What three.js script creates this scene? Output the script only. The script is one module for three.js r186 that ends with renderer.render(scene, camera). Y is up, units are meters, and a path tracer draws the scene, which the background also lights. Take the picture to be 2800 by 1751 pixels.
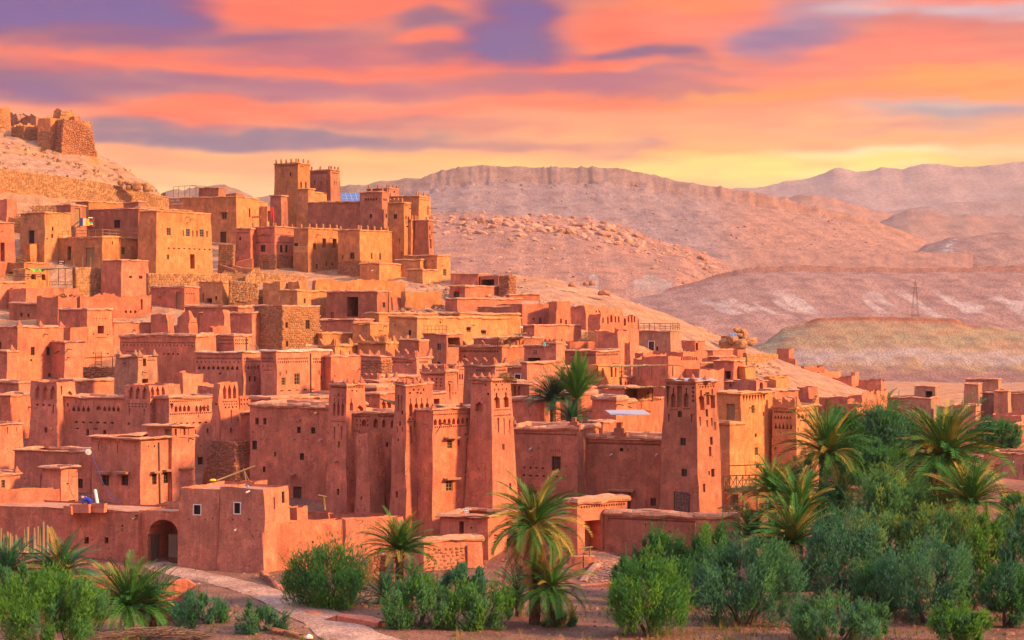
import * as THREE from 'three';
import { mergeGeometries } from 'three/addons/utils/BufferGeometryUtils.js';

// ---------------------------------------------------------------- camera, sky, sun, exposure
const FPX = 5225, CX = 1400, CY = 875.5, EYE = 18;         // focal length and centre in photograph pixels; eye height over the river plain
const scene = new THREE.Scene();
const camera = new THREE.PerspectiveCamera(2 * Math.atan(CY / FPX) * 180 / Math.PI, 2800 / 1751, 1, 30000);
camera.position.set(0, EYE, 0); camera.lookAt(0, EYE, -100);
const renderer = new THREE.WebGLRenderer();
renderer.toneMapping = THREE.LinearToneMapping;
renderer.toneMappingExposure = 1.9;
renderer.shadowMap.enabled = true;
const SUN_AZ = 68, SUN_EL = 26;                            // degrees to the right of "straight back to the camera"
const rad = Math.PI / 180;
const sunDir = new THREE.Vector3(Math.sin(SUN_AZ * rad) * Math.cos(SUN_EL * rad), Math.sin(SUN_EL * rad), Math.cos(SUN_AZ * rad) * Math.cos(SUN_EL * rad));
const sun = new THREE.DirectionalLight(new THREE.Color().setRGB(1, 0.55, 0.21), 4.5);
sun.name = 'sun';
sun.position.copy(sunDir).multiplyScalar(600).add(new THREE.Vector3(0, 0, -220)); sun.target.position.set(0, 0, -220);
sun.castShadow = true; sun.shadow.radius = 11;
Object.assign(sun.shadow.camera, { left: -300, right: 300, top: 300, bottom: -300, near: 1, far: 1500 });
sun.shadow.mapSize.set(4096, 4096);
scene.add(sun, sun.target);
scene.fog = new THREE.FogExp2(new THREE.Color().setRGB(0.80, 0.76, 0.88), 0.00006);

// ---------------------------------------------------------------- noise
const hash = (x, y, z) => { let h = Math.imul(x | 0, 374761393) ^ Math.imul(y | 0, 668265263) ^ Math.imul(z | 0, 2147483647 - 1013); h = Math.imul(h ^ (h >>> 13), 1274126177); h = Math.imul(h ^ (h >>> 15), 2246822519); return ((h ^ (h >>> 16)) >>> 0) / 4294967296; };
const sm = (t) => t * t * (3 - 2 * t), lerp = (a, b, t) => a + (b - a) * t, clamp = (x, a, b) => Math.min(b, Math.max(a, x)), sstep = (a, b, x) => sm(clamp((x - a) / (b - a), 0, 1));
function vn(x, y, z = 0, per = 0) {                         // value noise -1..1, optionally tiling in x and y
  const ix = Math.floor(x), iy = Math.floor(y), iz = Math.floor(z), fx = sm(x - ix), fy = sm(y - iy), fz = sm(z - iz);
  const H = (a, b, c) => per ? hash(((a % per) + per) % per, ((b % per) + per) % per, c) : hash(a, b, c);
  const f = (c) => lerp(lerp(H(ix, iy, c), H(ix + 1, iy, c), fx), lerp(H(ix, iy + 1, c), H(ix + 1, iy + 1, c), fx), fy);
  return 2 * (fz ? lerp(f(iz), f(iz + 1), fz) : f(iz)) - 1;
}
function fbm(x, y, z = 0, oct = 4, per = 0) { let s = 0, a = 0.5; for (let i = 0; i < oct; i++) { s += a * vn(x, y, z + i * 17, per); x *= 2; y *= 2; per *= 2; a *= 0.5; } return s; }
function rng(seed) { let s = seed >>> 0 || 1; return () => { s = (s + 0x6d2b79f5) | 0; let t = Math.imul(s ^ (s >>> 15), 1 | s); t = (t + Math.imul(t ^ (t >>> 7), 61 | t)) ^ t; return ((t ^ (t >>> 14)) >>> 0) / 4294967296; }; }
function curve(pts, x) { if (x <= pts[0][0]) return pts[0][1]; for (let i = 1; i < pts.length; i++) if (x <= pts[i][0]) { const [a, b] = pts[i - 1], [c, d] = pts[i]; return lerp(b, d, (x - a) / (c - a)); } return pts[pts.length - 1][1]; }
function scurve(pts, x) { const e = 6; return (curve(pts, x - e) + 2 * curve(pts, x) + curve(pts, x + e)) / 4; }
const srgb = (v) => { v /= 255; return v <= 0.04045 ? v / 12.92 : Math.pow((v + 0.055) / 1.055, 2.4); };

// ---------------------------------------------------------------- sky: sunset air and streaky clouds
{
  const W = 4096, H = 2048, data = new Float32Array(W * H * 4), k = 1 / renderer.toneMappingExposure;
  // air by height (seen rows near the horizon; overhead raised and blued to fill shaded walls), then clouds: [x, y, half width, half height, colour, strength], all in degrees
  const D = (vx, vy) => [Math.atan((vx * 1.158 - CX) / FPX) / rad, Math.atan((CY - vy * 1.158) / FPX) / rad];
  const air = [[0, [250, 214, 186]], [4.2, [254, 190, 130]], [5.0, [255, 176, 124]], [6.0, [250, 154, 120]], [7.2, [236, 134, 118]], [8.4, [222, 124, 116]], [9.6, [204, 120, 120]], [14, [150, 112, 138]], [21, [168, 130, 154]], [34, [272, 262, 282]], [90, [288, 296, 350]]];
  const OR = [255, 126, 100], CO = [255, 140, 116], PU = [130, 104, 136], BL = [82, 86, 146], GR = [150, 124, 140], YE = [250, 224, 134], PA = [212, 192, 198], AM = [255, 164, 100], SA = [255, 176, 132], CR = [250, 232, 190];
  const cl = [[60, 40, 330, 62, BL, 1], [330, 55, 170, 50, BL, .8], [640, 18, 190, 38, OR, 1], [900, 10, 220, 26, OR, .9], [720, 105, 230, 34, PU, .5], [480, 118, 200, 26, PU, .45], [1000, 52, 95, 22, PU, .8], [1150, 100, 120, 38, BL, .75], [1230, 30, 110, 45, BL, .9], [1010, 95, 95, 20, OR, 1], [1040, 132, 110, 16, PU, .8],
    [330, 150, 330, 30, OR, .85], [150, 112, 200, 20, PU, .5], [760, 165, 330, 30, OR, .75], [1250, 150, 240, 22, OR, .9], [120, 205, 210, 42, PU, .8], [560, 215, 260, 26, GR, .6], [820, 205, 220, 18, PU, .35], [500, 268, 330, 34, OR, .9], [170, 250, 110, 24, PU, .5], [950, 268, 240, 24, CO, .75], [330, 328, 260, 26, GR, .95], [700, 335, 330, 22, GR, .75], [860, 292, 180, 13, PU, .55], [1060, 330, 230, 14, GR, .45],
    [1480, 78, 150, 44, OR, 1], [1700, 55, 190, 60, CO, .95], [1620, 16, 220, 26, [255, 140, 100], .9], [1500, 122, 170, 15, PU, .95], [1640, 135, 60, 16, PU, .7], [1870, 100, 130, 36, [164, 132, 160], .85], [1960, 45, 130, 36, [178, 150, 172], .6], [2090, 22, 130, 26, PA, .75], [2340, 45, 170, 24, PA, .8], [2250, 20, 200, 16, CO, .7], [1330, 180, 260, 18, PU, .55], [1550, 200, 260, 26, [192, 124, 134], .7], [1900, 190, 260, 24, CO, .8], [2150, 130, 240, 34, CO, .75], [2330, 200, 260, 40, AM, .85],
    [1750, 222, 420, 24, AM, .7], [1300, 235, 300, 20, OR, .6], [2220, 272, 220, 20, [196, 172, 172], .85], [2350, 300, 190, 20, [210, 165, 150], .7], [1900, 290, 260, 20, SA, .6], [1480, 352, 110, 12, [196, 146, 140], .8], [1250, 352, 260, 10, SA, .6], [1650, 365, 190, 12, AM, .35], [2060, 340, 260, 20, SA, .5], [1700, 405, 340, 22, YE, .85], [2060, 365, 210, 14, CR, .8], [2000, 400, 300, 34, YE, .7], [2330, 360, 220, 16, [248, 206, 160], .6], [1000, 390, 300, 16, [255, 190, 120], .6], [500, 400, 280, 24, [253, 166, 124], .7], [250, 380, 220, 20, [255, 160, 122], .6], [900, 372, 240, 10, [255, 172, 122], .5], [1250, 418, 260, 16, [255, 206, 124], .7], [2150, 425, 240, 16, [246, 222, 176], .6], [420, 305, 260, 5, [186, 122, 132], .6], [700, 318, 160, 5, [142, 118, 140], .5], [1150, 310, 200, 6, [225, 140, 125], .5], [300, 90, 240, 8, [170, 110, 135], .5], [640, 70, 180, 7, [215, 118, 118], .5], [1550, 165, 220, 6, [160, 116, 138], .6], [1900, 250, 260, 6, [255, 158, 116], .6], [2050, 310, 220, 6, [210, 160, 148], .5], [720, 142, 280, 16, [184, 114, 132], .8], [330, 205, 300, 22, [166, 116, 136], .8], [840, 212, 330, 20, [190, 122, 134], .75], [1290, 194, 240, 22, [186, 118, 132], .75], [1060, 300, 260, 14, [206, 134, 130], .6], [640, 340, 400, 20, [148, 124, 144], .85], [1150, 340, 240, 12, [190, 134, 136], .7], [1580, 208, 200, 15, [186, 120, 134], .65], [1190, 108, 120, 40, [104, 98, 146], .85], [90, 225, 120, 30, [140, 108, 142], .7], [560, 100, 140, 14, [150, 108, 138], .7], [1900, 96, 120, 26, [150, 124, 156], .7], [2280, 285, 200, 14, [176, 158, 166], .8]]
    .map(([x, y, rx, ry, c, s]) => { const [a, e] = D(x, y); return [a, e, rx / 78.8 * 0.86, ry / 78.8 * 0.95, c.map(srgb), s]; });
  const airL = air.map(([e, c]) => [e, c.map(srgb)]);
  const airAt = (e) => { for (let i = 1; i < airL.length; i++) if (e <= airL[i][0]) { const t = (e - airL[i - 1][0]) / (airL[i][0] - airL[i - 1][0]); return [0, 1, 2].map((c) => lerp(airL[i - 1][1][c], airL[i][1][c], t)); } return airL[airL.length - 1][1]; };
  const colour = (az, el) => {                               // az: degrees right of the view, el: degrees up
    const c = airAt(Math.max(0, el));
    const sunny = Math.exp(-(((az - 100) / 75) ** 2)) * Math.exp(-Math.max(0, el) / 16);   // air glows on the sun's side, as the photograph's right half begins to show
    c[0] += 0.30 * sunny; c[1] += 0.26 * sunny; c[2] += 0.10 * sunny;
    if (Math.abs(az) < 21 && el < 14) {
      const wx = az + 1.1 * fbm(az * 0.28, el * 1.0, 3, 3), wy = el + 0.42 * fbm(az * 0.42 + 9, el * 1.7, 7, 4);
      const rag = 0.3 * fbm(az * 0.9, el * 3.6, 21, 4) + 0.26 * fbm(az * 1.1 + 0.5 * el, el * 9, 23, 5);
      for (const [a, e, rx, ry, col, s] of cl) {
        const q = ((wx - a) / rx) ** 2 + ((wy - e) / ry) ** 2;
        if (q > 5) continue;
        const w = s * clamp(Math.exp(-q * q * 0.5) * (1 + rag * 1.2), 0, 1);
        for (let i = 0; i < 3; i++) c[i] = lerp(c[i], col[i], w);
      }
      const st = fbm(az * 0.55 + 0.3 * vn(az * 0.7, el), el * 8, 40, 5), g = 1 + 0.10 * st; c[1] *= 1 + 0.10 * st; c[2] *= 1 - 0.06 * st;
      for (let i = 0; i < 3; i++) c[i] *= g;
    }
    const out = Math.max(sstep(15, 21, Math.abs(az)), sstep(10, 14, el));                  // beyond the frame the streaky deck goes on, brightened overhead as added fill
    if (out > 0 && el > 0) {
      const s = 1 / (0.12 + Math.sin(el * rad)), x = Math.sin(az * rad) * s, y = Math.cos(az * rad) * s;
      const n = fbm(x * 1.3 + 5, y * 2.1, 60, 4) + 0.15 * Math.sin(el * 0.9 + 2 * vn(az * 0.02, 4)), m = out * sstep(3, 9, el);
      const o = sstep(0.0, 0.35, n) * m * 0.75, p = sstep(0.02, 0.3, -n) * m * 0.6, fade = Math.exp(-Math.max(0, el - 8) / 28);
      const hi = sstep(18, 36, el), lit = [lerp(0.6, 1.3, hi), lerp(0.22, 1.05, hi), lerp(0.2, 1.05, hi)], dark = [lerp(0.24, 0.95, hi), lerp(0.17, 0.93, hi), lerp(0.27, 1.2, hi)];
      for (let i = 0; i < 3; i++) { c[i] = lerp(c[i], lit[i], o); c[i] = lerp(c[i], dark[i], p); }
    }
    if (el > 0) { const T = Math.exp(-0.00006 * Math.min(7200, 660 / Math.sin(el * rad))), hz = [0.59, 0.41, 0.39]; for (let i = 0; i < 3; i++) c[i] = Math.max(0.02, (c[i] - (1 - T) * hz[i]) / T); }   // the haze in front of it is drawn by the fog
    return c;
  };
  const row = new Float32Array(W * 3);
  for (let r = 0; r < H; r++) {
    const el = ((r + 0.5) / H - 0.5) * 180;
    if (el < -1) { for (let c = 0; c < W; c++) { const o = (r * W + c) * 4; data[o] = 0.25 * k; data[o + 1] = 0.12 * k; data[o + 2] = 0.09 * k; data[o + 3] = 1; } continue; }
    const near = el < 15, st = 8;
    for (let c = 0; c < W; c += 1) {
      const az = ((c + 0.5) / W - 0.25) * 360, a = az > 180 ? az - 360 : az;
      const fine = near && Math.abs(a) < 22;
      if (!fine && c % st) continue;
      const v = colour(a, el); row.set(v, c * 3);
      if (!fine) { const last = Math.min(st, W - c); for (let i = 1; i < last; i++) row.set(v, (c + i) * 3); }
    }
    for (let c = 0; c < W; c++) { const o = (r * W + c) * 4; for (let i = 0; i < 3; i++) data[o + i] = row[c * 3 + i] * k; data[o + 3] = 1; }
  }
  const t = new THREE.DataTexture(data, W, H, THREE.RGBAFormat, THREE.FloatType);
  t.mapping = THREE.EquirectangularReflectionMapping; t.magFilter = THREE.LinearFilter; t.needsUpdate = true;
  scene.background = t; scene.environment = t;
}

// ---------------------------------------------------------------- textures and materials
function tex(n, f, colour) {
  const d = new Uint8Array(n * n * 4);
  for (let y = 0; y < n; y++) for (let x = 0; x < n; x++) { const v = f(x / n, y / n), o = (y * n + x) * 4; for (let i = 0; i < 3; i++) d[o + i] = clamp((Array.isArray(v) ? v[i] : v) * 255, 0, 255); d[o + 3] = 255; }
  const t = new THREE.DataTexture(d, n, n); t.wrapS = t.wrapT = THREE.RepeatWrapping; t.magFilter = THREE.LinearFilter; t.minFilter = THREE.LinearMipmapLinearFilter; t.generateMipmaps = true;
  if (colour) t.colorSpace = THREE.SRGBColorSpace; t.needsUpdate = true; return t;
}
// mud plaster: patched coats, rain streaks, straw flecks and cracks (tile 9 m)
const mudH = new Float32Array(768 * 768);
const mudMap = tex(768, (u, v) => {
  const n = 768, big = fbm(u * 3, v * 3, 1, 4, 3), mid = fbm(u * 14, v * 14, 2, 4, 14), fine = fbm(u * 96, v * 96, 3, 2, 96), streak = fbm(u * 40, v * 5, 5, 3, 40) ;
  const wx = u + 0.02 * fbm(u * 6, v * 6, 9, 3, 6), wy = v + 0.02 * fbm(u * 6, v * 6, 12, 3, 6);
  const cr = Math.abs(fbm(wx * 7, wy * 7, 14, 3, 7)), crack = cr < 0.007 && big > -0.05 ? 1 : 0;
  const coat = sstep(0.06, 0.1, fbm(u * 4, v * 4, 30, 4, 4)) ;
  const peel = sstep(0.3, 0.32, fbm(u * 8, v * 8, 33, 4, 8));
  const fleck = hash(Math.floor(u * n), Math.floor(v * n), 5) > 0.996 ? 0.22 : 0;
  mudH[Math.floor(v * n) * n + Math.floor(u * n)] = 0.5 + 0.25 * big + 0.3 * mid + 0.14 * fine - 0.5 * crack + 0.06 * coat - 0.12 * peel;
  const l = 0.80 + 0.08 * big + 0.10 * mid + 0.10 * fine + 0.09 * streak - 0.34 * crack + 0.06 * coat + fleck + 0.06 * peel;
  return [l * 1.02, l * (1 - 0.025 * coat + 0.02 * mid), l * (0.98 - 0.03 * coat - 0.02 * peel)];
}, true);
const mudBump = tex(768, (u, v) => mudH[Math.floor(v * 768) * 768 + Math.floor(u * 768)]);
const soilMap = tex(512, (u, v) => { const a = fbm(u * 5, v * 5, 51, 4, 5), b = fbm(u * 40, v * 40, 52, 3, 40), p = hash(Math.floor(u * 256), Math.floor(v * 256), 8) > 0.97 ? 0.2 * (hash(Math.floor(u * 256), Math.floor(v * 256), 9) - 0.45) : 0; const l = 0.76 + 0.12 * a + 0.2 * b + p; return [l, l * (1 + 0.03 * a), l * (1 + 0.06 * b)]; }, true);
const soilBump = tex(512, (u, v) => 0.5 + 0.3 * fbm(u * 9, v * 9, 53, 4, 9) + 0.4 * fbm(u * 50, v * 50, 54, 3, 50));
const rockMap = tex(512, (u, v) => { const a = fbm(u * 6, v * 6, 61, 4, 6), b = fbm(u * 30, v * 30, 62, 3, 30); const l = 0.74 + 0.22 * a + 0.24 * b; return [l, l * (1 - 0.03 * a), l * (1 - 0.05 * a)]; }, true);
const woodMap = tex(256, (u, v) => { const g = fbm(u * 60, v * 3, 71, 3, 60), l = 0.72 + 0.3 * g + 0.08 * vn(u * 9, v * 2, 3, 9); return [l, l * 0.98, l * 0.95]; }, true);
const std = (name, r, g, b, o = {}) => { const m = new THREE.MeshStandardMaterial({ roughness: 0.95, ...o }); m.name = name; m.color.setRGB(r, g, b); return m; };
const mud = (name, r, g, b) => std(name, r, g, b, { map: mudMap, bumpMap: mudBump, bumpScale: 0.05, roughness: 0.97 });
const M = {
  o: mud('ochre mud', 0.72, 0.31, 0.14), p: mud('pink mud', 0.74, 0.262, 0.172), r: mud('red mud', 0.70, 0.228, 0.145), g: mud('grey mud', 0.56, 0.29, 0.21), d: mud('brown mud', 0.60, 0.228, 0.15),  // ochre upper and pink lower tones partly hold sun and shade
  cap: mud('coping mud', 0.66, 0.33, 0.23), capo: mud('ochre coping mud', 0.68, 0.34, 0.17), roof: mud('roof mud', 0.60, 0.30, 0.21),
  stone: std('stone', 0.80, 0.41, 0.215, { map: rockMap, bumpMap: soilBump, bumpScale: 0.05 }), stoner: std('red stone', 0.70, 0.29, 0.17, { map: rockMap, bumpMap: soilBump, bumpScale: 0.05 }), joint: std('wall core', 0.46, 0.20, 0.10, { map: mudMap }),
  dark: std('painted room dark', 0.035, 0.018, 0.014), glass: std('window glass', 0.03, 0.035, 0.05, { roughness: 0.15 }), wood: std('brown wood', 0.22, 0.095, 0.045, { map: woodMap }), pale: std('pale wood', 0.58, 0.41, 0.24, { map: woodMap }), iron: std('iron bars', 0.02, 0.015, 0.015, { roughness: 0.6 }),  // the near black room tone is painted shade
  redwood: std('red painted wood', 0.42, 0.075, 0.03, { map: woodMap }), yellow: std('yellow painted wood', 0.75, 0.40, 0.05, { map: woodMap }), plum: std('dark plum door', 0.07, 0.025, 0.035, { map: woodMap }), white: std('white paint', 0.78, 0.74, 0.72), pvc: std('grey pipe', 0.42, 0.40, 0.42, { roughness: 0.5 }), pipe: std('dark pipe', 0.10, 0.08, 0.09, { roughness: 0.5 }),
  blue: std('blue cloth', 0.012, 0.04, 0.42), green: std('green cloth', 0.13, 0.46, 0.04), red: std('red cloth', 0.55, 0.02, 0.02), solar: std('solar cells', 0.05, 0.14, 0.42, { roughness: 0.25 }), solarp: std('pale solar cells', 0.45, 0.50, 0.60, { roughness: 0.15 }), reed: std('reeds', 0.52, 0.34, 0.15, { map: woodMap }), dry: std('dry palm leaf', 0.32, 0.17, 0.075), branch: std('dry branches', 0.20, 0.125, 0.085), cane: std('cane', 0.50, 0.33, 0.18, { map: woodMap }), mat: std('reed mat', 0.58, 0.36, 0.16, { map: woodMap }),
  plank: std('weathered planks', 0.36, 0.24, 0.19, { map: woodMap }), pinkcap: mud('pale pink coping', 0.80, 0.56, 0.47), turq: std('turquoise cloth', 0.1, 0.6, 0.5), rose: std('rose cloth', 0.75, 0.34, 0.32), navy: std('navy cloth', 0.05, 0.06, 0.25), skin: std('skin', 0.35, 0.17, 0.1), metal: std('corrugated iron', 0.42, 0.42, 0.50, { roughness: 0.45, metalness: 0.5 }), gold: std('yellow plastic', 0.8, 0.55, 0.01), sky: std('blue plastic', 0.16, 0.36, 0.65), lime: std('lime plastic', 0.5, 0.75, 0.05),
};

const tintOf = {}; const houseMat = (k, n) => { if (!M[k].bumpMap || M[k].map !== mudMap) return M[k]; const id = k + n; if (!tintOf[id]) { const m = M[k].clone(), r = hash(n, 3, k.charCodeAt(0)), q = hash(n, 9, k.charCodeAt(0)), v = 0.86 + 0.24 * r; m.name = M[k].name + ' ' + n; m.color.setRGB(M[k].color.r * v, M[k].color.g * v * (0.94 + 0.16 * q), M[k].color.b * v * (0.9 + 0.28 * q)); tintOf[id] = m; } return tintOf[id]; };
// ---------------------------------------------------------------- naming, grouping
const used = new Map();
function numbered(n) { const k = used.get(n) || 0; used.set(n, k + 1); return k ? n + '_' + String(k).padStart(3, '0') : n; }
function tag(o, label, category, group, kind) { if (label) o.userData.label = label; if (category) o.userData.category = category; if (group) o.userData.group = group; if (kind) o.userData.kind = kind; return o; }
function mesh(name, g, m, parent = scene) { const o = new THREE.Mesh(g, m); o.name = parent === scene ? numbered(name) : name; o.castShadow = o.receiveShadow = true; parent.add(o); return o; }
function thing(name, label, category, pos, group) { const o = new THREE.Group(); o.name = numbered(name); o.position.copy(pos); scene.add(o); return tag(o, label, category, group); }
const V = (x, y, z) => new THREE.Vector3(x, y, z);
const P = (px, py, d) => V((px - CX) / FPX * d, EYE - (py - CY) / FPX * d, -d);

// ---------------------------------------------------------------- lie of the land
const rise = [[-600, 1], [1100, 1], [1500, .95], [1700, .84], [1950, .64], [2200, .42], [2400, .24], [2600, .05], [2800, 0]];
const crest = [[300, 430], [520, 372], [800, 302], [1400, 300], [2300, 290]];
const knoll = [[-500, 31], [-100, 20], [0, 15.5], [120, 13.2], [235, 10.6], [262, 8.2], [300, 6.6], [350, 5.2], [400, 3.8], [470, 2], [520, 1], [560, 0]];
function land(px, d) {
  const dc = curve(crest, px);
  let e = 0.161 * clamp(Math.min(d, dc) - 140, 0, 400) * scurve(rise, px);
  if (d > 285 && px < 560) e += scurve(knoll, px) * Math.pow(clamp((d - 285) / 135, 0, 1), 0.55);
  if (d > dc) e *= 1 - sstep(dc, dc + 160, d);
  if (px < 560 && d < 133) e -= 2.1 * sstep(132, 128.5, d) * sstep(540, 470, px);          // sunken garden under the terrace wall
  return e;
}
const ground = (x, z) => land(x / -z * FPX + CX, -z);
function depthAt(px, py) {                                                               // where the sight line meets the land
  for (let d = 100; d < 460; d += 0.5) if (CY - (land(px, d) - EYE) / d * FPX <= py) return d;
  return 440;
}
const at = (px, py) => P(px, py, depthAt(px, py));

// ---------------------------------------------------------------- walls with openings, as real recesses
class Geo {                                                                              // a triangle collector with normals and metre uv
  constructor() { this.p = []; this.n = []; this.u = []; }
  tri(a, b, c, n, ua, ub, uc) { const e1x = b.x - a.x, e1y = b.y - a.y, e1z = b.z - a.z, e2x = c.x - a.x, e2y = c.y - a.y, e2z = c.z - a.z; if ((e1y * e2z - e1z * e2y) * n.x + (e1z * e2x - e1x * e2z) * n.y + (e1x * e2y - e1y * e2x) * n.z < 0) { [b, c] = [c, b]; [ub, uc] = [uc, ub]; } for (const [q, w] of [[a, ua], [b, ub], [c, uc]]) { this.p.push(q.x, q.y, q.z); this.n.push(n.x, n.y, n.z); this.u.push(w[0], w[1]); } }
  quad(a, b, c, d, n) {
    n = n || V(0, 0, 0).subVectors(b, a).cross(V(0, 0, 0).subVectors(d, a)).normalize();
    const w = a.distanceTo(b) / 9, h = a.distanceTo(d) / 9, o = hash(Math.round(a.x * 7), Math.round(a.y * 7), Math.round(a.z * 7));
    this.tri(a, b, c, n, [o, o], [o + w, o], [o + w, o + h]); this.tri(a, c, d, n, [o, o], [o + w, o + h], [o, o + h]);
  }
  build(origin) {
    const g = new THREE.BufferGeometry(), p = new Float32Array(this.p);
    if (origin) for (let i = 0; i < p.length; i += 3) { p[i] -= origin.x; p[i + 1] -= origin.y; p[i + 2] -= origin.z; }
    g.setAttribute('position', new THREE.BufferAttribute(p, 3)); g.setAttribute('normal', new THREE.BufferAttribute(new Float32Array(this.n), 3)); g.setAttribute('uv', new THREE.BufferAttribute(new Float32Array(this.u), 2));
    return g;
  }
}
const UP = V(0, 1, 0);
const wob = (p, a) => V(p.x + a * (vn(p.x * 0.45, p.y * 0.45, p.z * 0.45) + 0.5 * vn(p.x * 1.5, p.y * 1.5, p.z * 1.5 + 40)), p.y + 0.6 * a * vn(p.x * 0.6, p.y * 0.2, p.z * 0.6 + 9), p.z + a * (vn(p.x * 0.45, p.y * 0.45, p.z * 0.45 + 70) + 0.5 * vn(p.x * 1.5, p.y * 1.5, p.z * 1.5 + 90)));
class Face {
  constructor(O, X, n, w, H, b) { Object.assign(this, { O, X, n, w, H, b, holes: [] }); this.tn = n.clone().addScaledVector(UP, b).normalize(); this.vd = UP.clone().addScaledVector(n, -b).normalize(); }
  pt(u, h, z = 0) { return this.O.clone().addScaledVector(this.X, u).addScaledVector(this.n, -this.b * h).addScaledVector(UP, h).addScaledVector(this.tn, z); }
  uv(px, py) {                                                                           // where a sight line of the photograph meets this wall
    const e = V(0, EYE, 0), dir = V((px - CX) / FPX, -(py - CY) / FPX, -1), t = this.O.clone().sub(e).dot(this.tn) / dir.dot(this.tn), q = e.addScaledVector(dir, t).sub(this.O);
    return [q.dot(this.X), q.y];
  }
  mat4(u, h, z = 0) { return new THREE.Matrix4().makeBasis(this.X, this.vd, this.tn).setPosition(this.pt(u, h, z)); }
  free(u0, h0, u1, h1, pad = 0.04) {
    if (u0 < this.b * h1 + pad + 0.02 || u1 > this.w - this.b * h1 - pad - 0.02 || h0 < -0.3 || h1 > this.H - 0.1 || u1 - u0 < 0.03 || h1 - h0 < 0.03) return false;
    return this.holes.every((q) => u1 + pad < q.bb[0] || u0 - pad > q.bb[2] || h1 + pad < q.bb[1] || h0 - pad > q.bb[3]);
  }
  cut(pts, depth, back) {                                                                // pts: outline [u, h] counter-clockwise
    const bb = [Math.min(...pts.map((q) => q[0])), Math.min(...pts.map((q) => q[1])), Math.max(...pts.map((q) => q[0])), Math.max(...pts.map((q) => q[1]))];
    if (!this.free(...bb)) { if (globalThis.DBG) globalThis.DBG.push([this.id, this.w.toFixed(1), this.H.toFixed(1), bb.map((q) => q.toFixed(2)).join(' ')].join(' | ')); return false; }
    this.holes.push({ pts, depth, back, bb }); return true;
  }
  build(g, amp, jag, low = -1.6) {
    const { w, H, b } = this, out = [], step = 0.9;
    const edge = (u, h, u2, h2) => { const n = Math.max(1, Math.round(Math.hypot(u2 - u, h2 - h) / (jag ? 0.45 : step))); for (let i = 0; i < n; i++) out.push([lerp(u, u2, i / n), lerp(h, h2, i / n)]); };
    out.push([-low * -b, low]); out.push([w + low * -b, low]); 
    edge(w, 0, w - b * H, H); const i0 = out.length; edge(w - b * H, H, b * H, H); const i1 = out.length; edge(b * H, H, 0, 0); out.push([0, 0]);
    if (jag) for (let i = i0 + 0; i <= i1 && i < out.length; i++) { const q = this.pt(out[i][0], H); out[i][1] -= jag * clamp(0.45 + 0.9 * fbm(q.x * 0.5, q.z * 0.5, 3, 2) + 0.3 * vn(q.x * 2.3, q.z * 2.3, 8), 0, 1.1); }
    const c = out.map((q) => new THREE.Vector2(q[0], q[1])), hs = this.holes.map((q) => q.pts.map((r) => new THREE.Vector2(r[0], r[1])).reverse());
    const all = [...c, ...hs.flat()], off = hash(Math.round(this.O.x * 3), Math.round(this.O.z * 3), 4) * 7;
    const v3 = all.map((q, i) => { const r = this.pt(q.x, q.y); return i < c.length ? wob(r, amp) : r; });
    const uv = all.map((q) => [q.x / 9 + off, q.y / 9 + off * 1.7]);
    for (const [i, j, k] of THREE.ShapeUtils.triangulateShape(c, hs)) g.tri(v3[i], v3[j], v3[k], this.tn, uv[i], uv[j], uv[k]);
    for (const q of this.holes) {
      const n = q.pts.length;
      for (let i = 0; i < n; i++) { const [u, h] = q.pts[i], [u2, h2] = q.pts[(i + 1) % n]; g.quad(this.pt(u, h), this.pt(u2, h2), this.pt(u2, h2, -q.depth), this.pt(u, h, -q.depth), V(0, 0, 0).addScaledVector(this.X, -(h2 - h)).addScaledVector(this.vd, u2 - u).normalize()); }
      const t = q.back ? (q.geo = new Geo()) : g, f = q.pts.map((r) => new THREE.Vector2(r[0], r[1]));
      for (const [i, j, k] of THREE.ShapeUtils.triangulateShape(f, [])) t.tri(...[i, j, k].map((m) => this.pt(f[m].x, f[m].y, -q.depth)), this.tn, ...[i, j, k].map((m) => [f[m].x / 9 + off, f[m].y / 9]));
    }
  }
}
const boxG = new THREE.BoxGeometry(1, 1, 1);
function bx(x0, y0, z0, x1, y1, z1) { const g = boxG.clone(); g.scale(x1 - x0, y1 - y0, z1 - z0); g.translate((x0 + x1) / 2, (y0 + y1) / 2, (z0 + z1) / 2); return g; }
function bar(a, b, r, r2 = r, seg = 6) { const d = V(0, 0, 0).subVectors(b, a), L = d.length(), g = new THREE.CylinderGeometry(r2, r, L, seg, 1); g.translate(0, L / 2, 0); g.applyQuaternion(new THREE.Quaternion().setFromUnitVectors(UP, d.normalize())); g.translate(a.x, a.y, a.z); return g; }
function join(list) { return mergeGeometries(list.map((g) => { const q = g.index ? g.toNonIndexed() : g.clone(); for (const k of Object.keys(q.attributes)) if (!['position', 'normal', 'uv'].includes(k)) q.deleteAttribute(k); return q; })); }

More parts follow.
